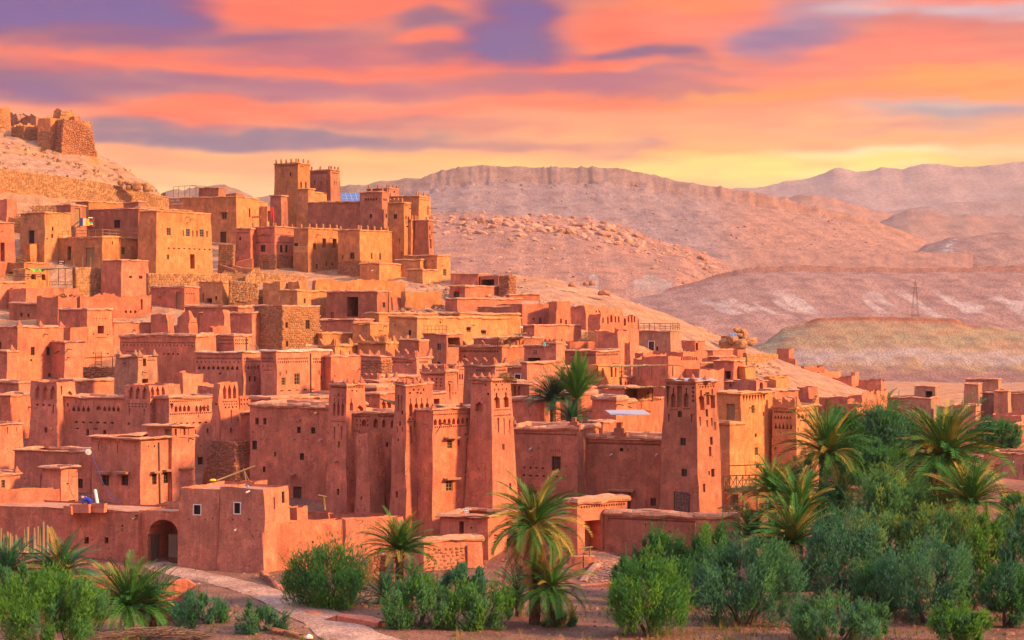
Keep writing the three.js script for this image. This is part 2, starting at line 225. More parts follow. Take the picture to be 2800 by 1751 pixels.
// ---------------------------------------------------------------- the builder of mud houses: boxes read off the photograph, built at their real size
let Zo = [0, 0, 1], cur = null;
const ZR = { 1: [0, 270, 2405 / 700], 2: [600, 420, 2405 / 700], 3: [0, 690, 2405 / 700], 4: [650, 690, 2405 / 700], 5: [1300, 690, 2405 / 700], 6: [2000, 800, 2418 / 800], 7: [0, 980, 2405 / 700], 8: [650, 980, 2405 / 700], 9: [1300, 980, 2405 / 700], 10: [1900, 980, 2418 / 900], 11: [0, 1310, 2400 / 700], 12: [650, 1310, 2400 / 700], 13: [1300, 1310, 2400 / 700], 14: [2000, 1250, 2414 / 800] };
const Z = (n) => { Zo = ZR[n]; };
const gx = (x) => Zo[0] + x / Zo[2], gy = (y) => Zo[1] + y / Zo[2];
const houses = [];
function T(name, label, category, o = {}) { cur = { name, label, category, boxes: [], m: 'p', ...o }; houses.push(cur); return cur; }
function B(xl, xc, xr, yt, yb, o = {}) {
  const pxc = gx(xc), d = o.d || depthAt(pxc, gy(yb)), C = P(pxc, 0, d); C.y = o.d && !o.by ? ground(C.x, C.z) : P(pxc, gy(yb), d).y;
  const a = Math.max(23, o.a ?? 38) * rad, ul = V(-Math.cos(a), 0, -Math.sin(a)), ur = V(Math.sin(a), 0, -Math.cos(a));
  const XL = (gx(xl) - CX) / FPX, XR = (gx(xr) - CX) / FPX;
  let wL = (C.x - XL * d) / (Math.cos(a) + XL * Math.sin(a)), wR = (XR * d - C.x) / (Math.sin(a) - XR * Math.cos(a));
  if (o.wL) wL = o.wL; if (o.wR) wR = o.wR;
  wL = clamp(wL, o.wL || 0.6, 60); wR = clamp(wR, o.min || 1.5, o.max || 34);
  const H = P(0, gy(yt), d).y - C.y, b = o.t ?? 0.02, ex = b * Math.max(0, H); C.addScaledVector(ul, -ex).addScaledVector(ur, -ex); wL += 2 * ex; wR += 2 * ex;   // the outlines were read at the top; the foot is wider
  const f = { L: new Face(C.clone().addScaledVector(ul, wL), ul.clone().negate(), ur.clone().negate(), wL, H, b), R: new Face(C.clone(), ur.clone(), ul.clone().negate(), wR, H, b), K: new Face(C.clone().addScaledVector(ur, wR), ul.clone(), ur.clone(), wL, H, b), S: new Face(C.clone().addScaledVector(ul, wL).addScaledVector(ur, wR), ur.clone().negate(), ul.clone(), wR, H, b) };
  const box = { C, ul, ur, wL, wR, H, b, d, f, o: { ...o }, feats: [], m: o.m || cur.m };
  for (const s of ['L', 'R']) if (o[s]) feat(box, s, o[s]);
  cur.boxes.push(box); return box;
}
function feat(box, side, text) { for (const t of text.split(';')) { const w = t.trim().split(/\s+/); if (w[0]) { const q = w.slice(1).map(Number); box.feats.push([side, w[0], gx(q[0]), gy(q[1]), gx(q[2] ?? q[0]), gy(q[3] ?? q[1]), q[4] || 1, q[5]]); } } }
const arch = (u0, h0, u1, h1, n = 7, horse = 0) => { const r = (u1 - u0) / 2, c = (u0 + u1) / 2, s = h1 - r * 1.15, p = [[u0, h0], [u1, h0]]; for (let i = 0; i <= n; i++) { const a = Math.PI * i / n; p.push([c + r * Math.cos(a) * (1 + horse * Math.sin(a * 2) ** 2 * 0.1), s + (h1 - s) * Math.pow(Math.sin(a), 0.8)]); } return p; };
const point = (u0, h0, u1, h1) => { const c = (u0 + u1) / 2, s = lerp(h0, h1, 0.62), w = (u1 - u0); return [[u0, h0], [u1, h0], [u1, s], [c + w * 0.22, lerp(s, h1, 0.55)], [c, h1], [c - w * 0.22, lerp(s, h1, 0.55)], [u0, s]]; };
const key = (u0, h0, u1, h1) => { const c = (u0 + u1) / 2, w = u1 - u0, s = lerp(h0, h1, 0.6), e = w * 0.14; return [[u0, h0], [u1, h0], [u1, s], [c + e, lerp(s, h1, 0.35)], [c + e, h1], [c - e, h1], [c - e, lerp(s, h1, 0.35)], [u0, s]]; };
const rect = (u0, h0, u1, h1) => [[u0, h0], [u1, h0], [u1, h1], [u0, h1]];
const disc = (u0, h0, u1, h1) => { const p = []; for (let i = 0; i < 8; i++) { const a = i / 8 * 2 * Math.PI; p.push([(u0 + u1) / 2 + (u1 - u0) / 2 * Math.cos(a), (h0 + h1) / 2 + (h1 - h0) / 2 * Math.sin(a)]); } return p; };
const finials = {
  stub: (() => { const g = new THREE.LatheGeometry([[0.17, 0], [0.16, 0.45], [0.13, 0.62], [0, 0.7]].map((q) => new THREE.Vector2(...q)), 8); return g; })(),
  cone: join([bx(-0.3, 0, -0.22, 0.3, 0.2, 0.22), (() => { const g = new THREE.ConeGeometry(0.26, 0.44, 6); g.translate(0, 0.42, 0); return g; })()]),
  step: join([bx(-0.52, 0, -0.17, 0.52, 0.24, 0.17), bx(-0.34, 0.24, -0.15, 0.34, 0.5, 0.15), bx(-0.17, 0.5, -0.13, 0.17, 0.82, 0.13)]),
  horn: (() => { const s = new THREE.Shape([[-0.14, 0], [0.66, 0], [0.62, 0.16], [0.44, 0.18], [0.42, 0.34], [0.28, 0.36], [0.25, 0.54], [0.1, 0.58], [0.04, 0.74], [-0.08, 0.76], [-0.14, 0.6]].map((q) => new THREE.Vector2(...q))); const g = new THREE.ExtrudeGeometry(s, { depth: 0.26, bevelEnabled: true, bevelSize: 0.03, bevelThickness: 0.03, bevelSegments: 1 }); g.translate(0, 0, -0.13); return g; })(),
};
const stones = [0, 1, 2, 3].map((s) => { const g = new THREE.IcosahedronGeometry(0.5, 1), p = g.attributes.position; for (let i = 0; i < p.count; i++) { const x = p.getX(i), y = p.getY(i), z = p.getZ(i), k = 1 + 0.28 * vn(x * 2.4 + s * 9, y * 2.4, z * 2.4); p.setXYZ(i, Math.sign(x) * Math.pow(Math.abs(x * 2), 0.7) / 2 * k, Math.sign(y) * Math.pow(Math.abs(y * 2), 0.7) / 2 * k, z * k); } g.computeVertexNormals(); return g; });
const dummy = new THREE.Object3D();
function stoneFace(f, parent, origin, size, h0, h1, seed, m) {                            // rubble laid against a wall, stone by stone
  const R = rng(seed), list = [], cs = [];
  for (let h = Math.max(h0, -0.5); h < h1 - size * 0.3; h += size * 0.8) for (let u = f.b * h + size * 0.3 * R(); u < f.w - f.b * h;) { const w = size * (0.75 + 0.9 * R()), hh = size * (0.72 + 0.35 * R()); if (f.holes.every((q) => u + w < q.bb[0] || u > q.bb[2] || h + hh < q.bb[1] || h > q.bb[3])) { dummy.matrix.copy(f.mat4(u + w / 2, h + hh / 2, 0.0)); dummy.matrix.setPosition(f.pt(u + w / 2, h + hh / 2 + (R() - 0.5) * size * 0.45, 0.0).sub(origin)); dummy.matrix.multiply(new THREE.Matrix4().makeRotationZ((R() - 0.5) * 0.7)).scale(V(w * 1.02, hh * (0.8 + 0.3 * R()), 0.10 + 0.12 * R())); list.push(dummy.matrix.clone()); const k = 0.7 + 0.5 * R(), t = R(); cs.push(new THREE.Color().setRGB(k, k * (0.9 + 0.18 * t), k * (0.85 + 0.25 * t))); } u += w * 0.98; }
  if (!list.length) return;
  const im = new THREE.InstancedMesh(stones[seed & 3], m, list.length); list.forEach((q, i) => { im.setMatrixAt(i, q); im.setColorAt(i, cs[i]); });
  im.name = 'stone_facing'; im.userData.kind = 'stuff'; im.castShadow = im.receiveShadow = true; parent.add(im);
}
function coping(g, f, H, th, over) {
  const n = Math.max(2, Math.round((f.w - 2 * f.b * H) / 0.7)), prof = [[-0.24, -0.03], [over, -0.03], [over + 0.05, th * 0.35], [over - 0.02, th * 0.8], [over - 0.16, th], [-0.2, th * 0.72]];
  const u0 = f.b * H, u1 = f.w - f.b * H, base = f.pt(0, H); let prev = null;
  for (let i = 0; i <= n; i++) {
    const e = i === 0 ? -1 : i === n ? 1 : 0, u = lerp(u0, u1, i / n), q = f.pt(u, H);
    const ring = prof.map(([o, y], j) => { const p = f.pt(u + e * (o > 0 ? o : o * 0.9), H, 0).addScaledVector(f.n, o); const k = 0.08 + 0.16 * th; p.y = base.y + y + k * vn(q.x * 1.1, q.z * 1.1, j * 0.7) + 0.6 * k * vn(q.x * 0.4, q.z * 0.4, 5); p.addScaledVector(f.n, e ? 0 : 0.06 * vn(q.x * 1.9, q.z * 1.9, j)); return p; });
    if (prev) for (let j = 0; j < ring.length; j++) { const k = (j + 1) % ring.length; g.quad(prev[j], ring[j], ring[k], prev[k]); }
    prev = ring;
  }
}
function buildHouse(h) {
  const o0 = h.boxes[0].C.clone(), root = thing(h.name, h.label, h.category, o0, h.group); h.root = root;
  const add = (name, g, m, parent = root) => { const q = new THREE.Mesh(g, m); q.name = name; q.castShadow = q.receiveShadow = true; parent.add(q); return q; };
  h.boxes.forEach((bxx, bi) => {
    const { f, H, o, b } = bxx, wall = new Geo(), dark = null, m = houseMat(bxx.m, Math.floor(4 * hash(Math.round(bxx.C.x * 5), Math.round(bxx.d * 3), 2)));
    for (const [side, kind, x0, y0, x1, y1, n, par] of bxx.feats) {
      const F = f[side]; F.id = h.name + bi + side + kind; const xm = (x0 + x1) / 2, ym = (y0 + y1) / 2, line = 'vb'.includes(kind), ua = F.uv(x0, line ? y0 : ym)[0], ub = F.uv(x1, line ? y1 : ym)[0], ha = F.uv(line ? x0 : xm, y0)[1], hb = F.uv(line ? x1 : xm, y1)[1], u0 = Math.min(ua, ub), u1 = Math.max(ua, ub), h0 = Math.min(ha, hb), h1 = Math.max(ha, hb);
      const row = (shape, fill, depth, back) => { for (let i = 0; i < n; i++) { const w = (u1 - u0) / n, c = u0 + (i + 0.5) * w, hs = n > 1 ? h0 + (hb - ha > 0 ? 0 : 0) : h0; const e = n > 1 ? w * fill / 2 : (u1 - u0) / 2; F.cut(shape(c - e, hs, c + e, h1), depth, back); } };
      if (kind === 't') row((a, c, d2, e) => [[a, e], [(a + d2) / 2, c], [d2, e]], 0.85, 0.28) ;
      else if (kind === 'T') row((a, c, d2, e) => [[a, c], [d2, c], [(a + d2) / 2, e]], 0.8, 0.4);
      else if (kind === 'r') row(rect, 0.6, 0.26);
      else if (kind === 'q') row(arch, 0.62, 0.28);
      else if (kind === 'a') row(point, 0.66, 0.3);
      else if (kind === 'k') row(key, 0.62, 0.34);
      else if (kind === 'n') row(rect, 0.6, 0.25);
      else if (kind === 's') row((a, c, d2, e) => [[lerp(a, d2, 0.2), c], [lerp(a, d2, 0.8), c], [d2, e], [a, e]], 0.36, 0.3);
      else if (kind === 'o') row(disc, 0.5, 0.5);
      else if (kind === 'h') row(rect, 0.5, 0.9);
      else if (kind === 'A') F.cut(arch(u0, h0, u1, h1, 10), 1.4);
      else if (kind === 'G') {                                                            // horseshoe gate arch with one plank leaf standing open
        const w = u1 - u0, hh = h1 - h0, s = h0 + hh * 0.66, e = w * 0.05, p = [[u0, h0], [u1, h0], [u1, s], [u1 - e, s]]; for (let i = 0; i <= 14; i++) { const a = Math.PI * (-0.06 + 1.12 * i / 14), r = w / 2 - e * 0.7; p.push([(u0 + u1) / 2 + r * Math.cos(a), s + 0.1 + (hh * 0.34 - 0.1) * Math.sin(a)]); } p.push([u0 + e, s], [u0, s]);
        if (!F.cut(p, 6)) continue;
        const p0 = F.mat4(u0, h0); p0.setPosition(F.pt(u0, h0).sub(o0)); const leaf = add('gate_leaf', (() => { const g = bx(w * 0.54, 0.05, -0.62, w * 0.98, hh * 0.66, -0.57); g.applyMatrix4(p0); return g; })(), M.wood);
        for (let i = 0; i < 9; i++) { const a = lerp(0.54, 0.98, i / 9) * w, c = lerp(0.54, 0.98, (i + 0.86) / 9) * w, g = bx(a, 0.45, -0.57, c, hh * 0.66 - 0.03 * (i % 3), -0.535); g.applyMatrix4(p0); add('plank', g, M.plank, leaf); }
        for (const y of [0.06, 0.26]) { const g = bx(w * 0.54, y, -0.57, w * 0.98, y + 0.18, -0.54); g.applyMatrix4(p0); add('plank', g, M.wood, leaf); }
        const o = bx(0.03, 0.05, -1.4, 0.08, hh * 0.62, -0.3); o.applyMatrix4(p0); add('gate_leaf', o, M.plank);
      }
      else if (kind === 'H') F.cut(rect(u0, h0, u1, h1), u1 - u0 > 0.9 ? 3.6 : 2);
      else if (kind === 'w' || kind === 'W' || kind === 'g') {
        if (!F.cut(rect(u0, h0, u1, h1), 0.24, dark)) continue;
        const w = u1 - u0, hh = h1 - h0, list = [], bw = clamp(w * 0.1, 0.04, 0.09), z0 = -0.16, z1 = -0.08;
        list.push(bx(0, 0, z0, bw, hh, z1), bx(w - bw, 0, z0, w, hh, z1), bx(bw, 0, z0, w - bw, bw, z1), bx(bw, hh - bw, z0, w - bw, hh, z1));
        const nx = kind === 'w' ? 2 : kind === 'W' ? 2 : 4, ny = kind === 'w' ? 3 : kind === 'W' ? 3 : 4, t = kind === 'g' ? 0.022 : bw * 0.55;
        for (let i = 1; i < nx; i++) list.push(bx(w * i / nx - t / 2, bw, z0 + 0.02, w * i / nx + t / 2, hh - bw, z1 - 0.02));
        for (let i = 1; i < ny; i++) list.push(bx(bw, hh * i / ny - t / 2, z0 + 0.025, w - bw, hh * i / ny + t / 2, z1 - 0.025));
        const g = join(list), p0 = F.mat4(u0, h0); p0.setPosition(F.pt(u0, h0).sub(o0)); g.applyMatrix4(p0);
        const win = add('window', g, par === 2 ? M.pale : kind === 'g' ? M.iron : kind === 'W' ? M.wood : bxx.m === 'o' || par ? M.pale : M.wood);
        const pg = bx(bw * 0.5, bw * 0.5, -0.2, w - bw * 0.5, hh - bw * 0.5, -0.185); pg.applyMatrix4(p0); add('pane', pg, M.glass, win);
        if (kind === 'g' || par === 3) { const e = 0.07, fr = join([bx(-e, -e, -0.02, 0, hh + e, 0.03), bx(w, -e, -0.02, w + e, hh + e, 0.03), bx(0, -e, -0.02, w, 0, 0.03), bx(0, hh, -0.02, w, hh + e, 0.03)]); fr.applyMatrix4(p0); add('window_surround', fr, M.white, win); }
      } else if ('DOYUE'.includes(kind)) {
        if (!F.cut(rect(u0, h0, u1, h1), 0.28, dark)) continue;
        const w = u1 - u0, hh = h1 - h0, np = Math.max(3, Math.round(w / 0.22)), list = []; for (let i = 0; i < np; i++) list.push(bx(w * i / np + 0.008, 0.02, -0.24, w * (i + 1) / np - 0.008, hh - 0.02, -0.19 + 0.012 * (i & 1)));
        list.push(bx(0.05, hh * 0.25, -0.185, w - 0.05, hh * 0.25 + 0.1, -0.15), bx(0.05, hh * 0.72, -0.185, w - 0.05, hh * 0.72 + 0.1, -0.15));
        const g = join(list), p0 = F.mat4(u0, h0); p0.setPosition(F.pt(u0, h0).sub(o0)); g.applyMatrix4(p0);
        add('door', g, { D: M.wood, O: M.redwood, Y: M.yellow, U: M.plum, E: M.pale }[kind]);
      } else if (kind === 'b' || kind === 'p') {                                          // roof beam or rain spout sticking out; n = length in tenths of a metre
        const A = F.pt(ua, ha, -0.1).sub(o0), E = F.pt(ua + (par || 0), ha - 0.12, n > 1 ? n / 10 : 0.8).sub(o0);
        if (kind === 'p') add('spout', bar(A, E, 0.075, 0.075, 8), M.pvc); else add('beam', bar(A, E, 0.07, 0.06, 6), M.reed);
      } else if (kind === 'c') {                                                          // mud canopy on little beams
        const g = new THREE.BoxGeometry(u1 - u0, h1 - h0, 0.55, 5, 1, 2), q = g.attributes.position; for (let i = 0; i < q.count; i++) q.setY(i, q.getY(i) + 0.05 * vn(q.getX(i) * 3, q.getZ(i) * 3, 3)); g.computeVertexNormals();
        const p0 = F.mat4((u0 + u1) / 2, (h0 + h1) / 2, 0.25); p0.setPosition(F.pt((u0 + u1) / 2, (h0 + h1) / 2, 0.25).sub(o0)); g.applyMatrix4(p0); add('canopy', g, M.cap);
      } else if (kind === 'v') {                                                          // drainpipe down the wall
        add('drainpipe', bar(F.pt(ua, ha, 0.06).sub(o0), F.pt(ub, hb, 0.06).sub(o0), 0.07, 0.07, 6), par ? M.pipe : M.wood);
      }
    }
    if (!o.jag && H > 2.6 && bxx.d < 300) { const R = rng(Math.round(bxx.C.x * 31 + bxx.d * 7)), n = Math.floor(R() * 2.6); for (let i = 0; i < n; i++) { const F = R() < 0.6 ? f.R : f.L, u = F.w * (0.15 + 0.7 * R()), hh = F.H - 0.5 - 0.9 * R(); if (F.w > 2 && F.free(u - 0.08, hh - 0.08, u + 0.08, hh + 0.08)) add('beam', bar(F.pt(u, hh, -0.1).sub(o0), F.pt(u + 0.2 * (R() - 0.5), hh - 0.15, 0.35 + 0.35 * R()).sub(o0), 0.055, 0.05, 6), R() < 0.7 ? M.wood : M.reed); } }
    const jag = o.jag || 0, amp = o.amp ?? (jag ? 0.18 : 0.1);
    for (const s of ['L', 'R', 'K', 'S']) f[s].build(wall, amp, jag, o.low ?? -1.6);
    // roof deck
    if (!o.open) { const e = b * H, y = jag ? -jag * 0.95 - 0.1 : -0.3, q = (s, u, v) => bxx.C.clone().addScaledVector(bxx.ul, u).addScaledVector(bxx.ur, v).addScaledVector(UP, H + y); const r = new Geo(); const i = 0.06 + e; r.quad(q(0, i, i), q(0, i, bxx.wR - i), q(0, bxx.wL - i, bxx.wR - i), q(0, bxx.wL - i, i), UP); add('roof', r.build(o0), M.roof); }
    add('wall', wall.build(o0), m);
    if (!jag && o.cap !== 0) { const c = new Geo(); for (const s of ['L', 'R', 'K', 'S']) coping(c, f[s], H, o.cap || 0.2, o.over ?? 0.1); add('coping', c.build(o0), M[o.capm || (bxx.m === 'o' ? 'capo' : 'cap')]); }
    if (o.stone) { const [lo, hi] = o.stone, s = o.ss || 0.36; for (const k of ['L', 'R']) stoneFace(f[k], root, o0, s, lo * H, hi * H, Math.round(bxx.C.x * 13 + bxx.d * 7) + (k === 'L' ? 1 : 0), M[o.sm || 'stone']); }
    if (o.fin) for (const t of o.fin.split(';')) {                                        // "cone L 3": three along the left wall's top; a trailing number scales them
      const [kind, side, n, sc] = t.trim().split(/\s+/), F = f[side], N = +n, s = +(sc || 1);
      for (let i = 0; i < N; i++) { const e = kind === 'horn' ? 0.2 : 0.35, u = lerp(b * H + e * s, F.w - b * H - e * s, N > 1 ? i / (N - 1) : 0.5), g = add('finial', finials[kind], M[bxx.m]); g.position.copy(F.pt(u, H).addScaledVector(F.n, -0.08)).sub(o0); g.position.y += (o.cap || 0.2) * 0.6 - 0.02; g.rotation.y = Math.atan2(-F.X.z, F.X.x) + (kind === 'horn' && i === N - 1 && N > 1 ? Math.PI : 0) + 0.15 * (hash(i, N, 3) - 0.5); const k = s * (0.85 + 0.3 * hash(i, Math.round(bxx.C.x * 9), 7)); g.scale.set(s, k, s); }
    }
  });
}
// ================================================================ land: one sheet from the gardens to the horizon, then the hills
function sheet(cols, rows, f, m, name, label, o = {}) {
  const nx = cols.length, ny = rows.length, pos = new Float32Array(nx * ny * 3), col = new Float32Array(nx * ny * 3), uv = new Float32Array(nx * ny * 2), idx = [];
  for (let j = 0; j < ny; j++) for (let i = 0; i < nx; i++) { const k = j * nx + i, r = f(cols[i], rows[j], i, j); pos.set([r.p.x, r.p.y, r.p.z], k * 3); col.set(r.c, k * 3); uv.set(o.uv ? [r.p.x / o.uv, (1.7 * r.p.y - 0.13 * r.p.z) / o.uv] : [(r.p.x * 0.8 + r.p.z * 0.6) / 6, (r.p.z * 0.8 - r.p.x * 0.6 + r.p.y * 0.7) / 6], k * 2); if (i && j) idx.push(k - nx - 1, k - nx, k, k - nx - 1, k, k - 1); }
  const g = new THREE.BufferGeometry(); g.setAttribute('position', new THREE.BufferAttribute(pos, 3)); g.setAttribute('color', new THREE.BufferAttribute(col, 3)); g.setAttribute('uv', new THREE.BufferAttribute(uv, 2)); g.setIndex(idx); g.computeVertexNormals();
  const q = mesh(name, g, m); tag(q, label, o.cat, null, 'structure'); return q;
}
const mixc = (a, b, t) => [0, 1, 2].map((i) => lerp(a[i], b[i], clamp(t, 0, 1)));
const soilM = std('soil', 1, 1, 1, { map: soilMap, bumpMap: soilBump, bumpScale: 0.12, vertexColors: true });
const hillM = std('hill rock', 1, 1, 1, { map: soilMap, bumpMap: soilBump, bumpScale: 0.6, vertexColors: true });
{
  const cols = [], rows = [];
  for (const [a, b, s] of [[-26000, -1400, 2400], [-1400, 3700, 17], [3700, 28000, 2400]]) for (let x = a; x < b; x += s) cols.push(x);
  for (const [a, b, s] of [[14, 96, 5], [96, 200, 1], [200, 470, 2.2], [470, 900, 16], [900, 7000, 400]]) for (let d = a; d < b; d += s) rows.push(d);
  const earth = [0.44, 0.19, 0.13], red = [0.38, 0.13, 0.09], sand = [0.82, 0.39, 0.19], sandp = [0.74, 0.40, 0.25], litter = [0.24, 0.14, 0.085], dust = [0.74, 0.46, 0.37], green = [0.07, 0.13, 0.035];
  sheet(cols, rows, (px, d) => {
    const x = (px - CX) / FPX * d, z = -d; let y = land(px, d);
    const wild = d > 150 ? Math.max(0.05, sstep(150, 240, d)) : 0.05, far = 1 - sstep(470, 700, d);
    y += far * wild * (0.9 * fbm(x * 0.09, z * 0.09, 4, 4) + 0.5 * Math.abs(fbm(x * 0.3, z * 0.3, 9, 3))) ;
    if (px < 560 && d > 330) y += 2.2 * Math.abs(fbm(x * 0.06, z * 0.11, 15, 4)) ;
    if (d < 150) y += 0.03 * fbm(x * 0.8, z * 0.8, 2, 3);
    const n = fbm(x * 0.07, z * 0.07, 7, 4), n2 = fbm(x * 0.4, z * 0.4, 8, 3);
    let c = mixc(earth, red, 0.5 + n * 1.4);
    if (d > 200) c = mixc(c, mixc(sand, sandp, 0.5 + n * 1.2), sstep(200, 235, d));
    if (d < 138) { c = mixc(c, litter, 0.15 + 0.55 * sstep(-0.1, 0.35, n2)); if (px > 1550) c = mixc(c, green, sstep(0.05, 0.3, n) * 0.5); }
    return { p: V(x, y - (d > 500 ? 0.5 : 0), z), c: mixc(c, [c[0] * 0.8, c[1] * 0.76, c[2] * 0.75], 0.5 + n2) };
  }, soilM, 'ground', 'red earth of the gardens and the sandy slope of the village hill');
  // sandy track rising to the arched gate
  const mid = [[1120, 1790], [985, 1751], [900, 1702], [810, 1660], [735, 1628], [660, 1604], [590, 1588], [520, 1572], [455, 1556], [420, 1546]].map(([x, y]) => P(x, y, EYE * FPX / (y - CY)));
  const wid = [4.2, 3.9, 3.4, 3.0, 2.6, 2.6, 2.7, 2.8, 2.8, 2.2], cv = new THREE.CatmullRomCurve3(mid), nU = 90, cs = [], rs = []; for (let i = 0; i <= 12; i++) cs.push(i / 12 * 2 - 1); for (let j = 0; j <= nU; j++) rs.push(j / nU);
  sheet(cs, rs, (v, t) => { const p = cv.getPoint(t), q = cv.getTangent(t), w = curve(wid.map((k, i) => [i / (wid.length - 1), k]), t) * 0.5 * (1 + 0.12 * vn(t * 14, v > 0 ? 3 : 9)), s = V(-q.z, 0, q.x).normalize(), e = p.addScaledVector(s, v * w); e.y = Math.max(0, land(e.x / -e.z * FPX + CX, -e.z)) + 0.12 - 0.07 * Math.pow(Math.abs(v), 4) + 0.03 * vn(e.x * 0.9, e.z * 0.9); const k = fbm(e.x * 0.5, e.z * 0.5, 3, 3); return { p: e, c: mixc(dust, [0.58, 0.31, 0.23], 0.25 + k * 1.2 + 0.3 * Math.abs(v)) }; }, soilM, 'path', 'sandy track curving up to the arched gate');
}
// hills: a crest line read off the photograph, a front slope and a back slope, at their real distance
const SHAPE = { mesa: [[0, 1], [0.035, 0.985], [0.055, 0.84], [0.09, 0.78], [0.3, 0.56], [0.6, 0.27], [0.85, 0.08], [1, 0]], round: [[0, 1], [0.1, 0.95], [0.25, 0.82], [0.5, 0.5], [0.75, 0.2], [1, 0]], slope: [[0, 1], [0.04, 0.93], [0.3, 0.66], [0.6, 0.33], [1, 0]] };
function hill(name, label, d, L, baseY, apron, line, o) {
  const x0 = line[0][0], x1 = line[line.length - 1][0], cols = [], rows = [], stepx = o.step || 9;
  for (let x = x0; x <= x1; x += stepx) cols.push(x);
  for (const t of [-0.6, -0.35, -0.15, -0.05]) rows.push(t); const nr = o.rows || 70; for (let j = 0; j <= nr; j++) rows.push(Math.pow(j / nr, 1.15)); rows.push(1.25, 1.6, 2);
  const sh = SHAPE[o.shape || 'slope'], A = o.amp ?? 0.05 * L, s = o.scale || L * 0.12;
  return sheet(cols, rows, (px, t) => {
    const bY = o.base ? curve(o.base, px) : baseY, yc = EYE - (scurve(line, px) - CY) / FPX * d + (o.jag || 0) * 0.6 * (fbm(px * 0.017, 3, o.seed || 1, 4) + 0.35 * vn(px * 0.09 + 2 * vn(px * 0.02, 5), 9)), jg = 0; let wide = 0; for (let k = -4; k <= 4; k++) wide += curve(line, px + 60 * Math.min(1, Math.max(0, t)) * vn(t * 4, 7, o.seed || 1) + k * 26) / 9; const yw = EYE - (wide - CY) / FPX * d, hgt = lerp(yw, yc, Math.exp(-Math.abs(t) * 11)) - bY;   // crest detail dies out down the slope
    const gul = 0.03 * (o.gully || 0) * Math.abs(fbm((px + 60 * t * vn(t * 3, 2, 9)) * (o.gf || 0.03) * 0.45, t * 1.6, 5 + (o.seed || 0), 3)) * sstep(0.05, 0.35, t) * (1 - sstep(0.8, 1.1, t));
    const dep = d - (t < 0 ? t * L : t <= 1 ? t * L : L + (t - 1) * apron), x = (px - CX) / FPX * dep, z = -dep;
    let y = t < 0 ? bY + hgt - hgt * Math.pow(-t / 0.6, 1.4) * (o.flat ? 0.25 : 0.9) : t <= 1 ? bY + hgt * curve(sh, t) : bY * (1 - (t - 1)) - 3 * (t - 1);
    const inn = sstep(0, 0.1, Math.abs(t)) * (1 - 0.7 * sstep(0.9, 1.3, t)), rug = o.rug || 0;
    const ra = (x * 0.81 + z * 1.15) / s, rb = (z * 1.6 - x * 0.58) / s; y += A * 0.3 * fbm(ra * 0.5, rb * 0.5, o.seed || 1, 5) * inn * Math.min(1, Math.abs(hgt) / 8) - gul * hgt + rug * 0.5 * fbm(x * 0.11 + z * 0.07, z * 0.16 - x * 0.06, 3, 4) * inn;
    if (o.shape === 'mesa' && t > 0.03 && t < 0.09) y += 0.035 * hgt * fbm(px * 0.05 + 3 * vn(px * 0.011, 7), t * 30, 11, 4);
    return { p: V(x, y, z), c: o.colour(px, t, fbm(px * 0.016, t * 5, 31 + (o.seed || 0), 4), fbm(px * 0.05 + t * 9, t * 38 - px * 0.02, 37, 4), x, z) };
  }, o.m || hillM, name, label, { uv: o.uv || 26, cat: null });
}
const S = 1.158, vw = (a) => a.map(([x, y]) => [x * S, y * S]);
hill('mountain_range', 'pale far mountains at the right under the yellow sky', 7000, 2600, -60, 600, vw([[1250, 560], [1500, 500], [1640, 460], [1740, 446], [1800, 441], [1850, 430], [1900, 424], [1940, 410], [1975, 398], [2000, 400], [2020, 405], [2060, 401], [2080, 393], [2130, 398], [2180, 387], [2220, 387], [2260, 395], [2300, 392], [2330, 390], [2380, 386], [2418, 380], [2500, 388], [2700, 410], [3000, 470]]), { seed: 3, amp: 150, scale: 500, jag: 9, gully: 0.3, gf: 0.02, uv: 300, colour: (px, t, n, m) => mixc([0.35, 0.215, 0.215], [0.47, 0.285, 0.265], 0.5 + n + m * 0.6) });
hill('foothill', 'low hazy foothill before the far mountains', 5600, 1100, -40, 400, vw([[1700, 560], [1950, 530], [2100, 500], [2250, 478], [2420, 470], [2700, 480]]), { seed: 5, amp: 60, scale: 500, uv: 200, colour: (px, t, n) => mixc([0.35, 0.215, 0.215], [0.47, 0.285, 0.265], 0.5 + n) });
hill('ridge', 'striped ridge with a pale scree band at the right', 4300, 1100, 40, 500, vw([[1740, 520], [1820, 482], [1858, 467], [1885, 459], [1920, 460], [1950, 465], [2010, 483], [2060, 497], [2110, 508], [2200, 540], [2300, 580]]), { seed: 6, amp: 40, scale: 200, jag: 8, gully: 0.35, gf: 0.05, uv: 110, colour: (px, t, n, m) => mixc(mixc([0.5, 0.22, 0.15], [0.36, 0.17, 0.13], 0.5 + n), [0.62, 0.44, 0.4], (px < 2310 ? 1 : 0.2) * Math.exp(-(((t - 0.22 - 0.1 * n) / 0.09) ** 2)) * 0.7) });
hill('ridge', 'farthest brown ridge at the right edge', 3900, 900, 60, 500, vw([[2040, 540], [2105, 512], [2125, 503], [2143, 496], [2165, 500], [2190, 497], [2240, 508], [2290, 506], [2350, 512], [2400, 510], [2440, 508], [2700, 505], [3000, 520]]), { seed: 8, amp: 34, scale: 180, jag: 8, gully: 0.3, gf: 0.05, uv: 110, colour: (px, t, n, m) => mixc([0.5, 0.24, 0.17], [0.34, 0.18, 0.16], 0.5 + n * 1.4 + m * 0.5) });
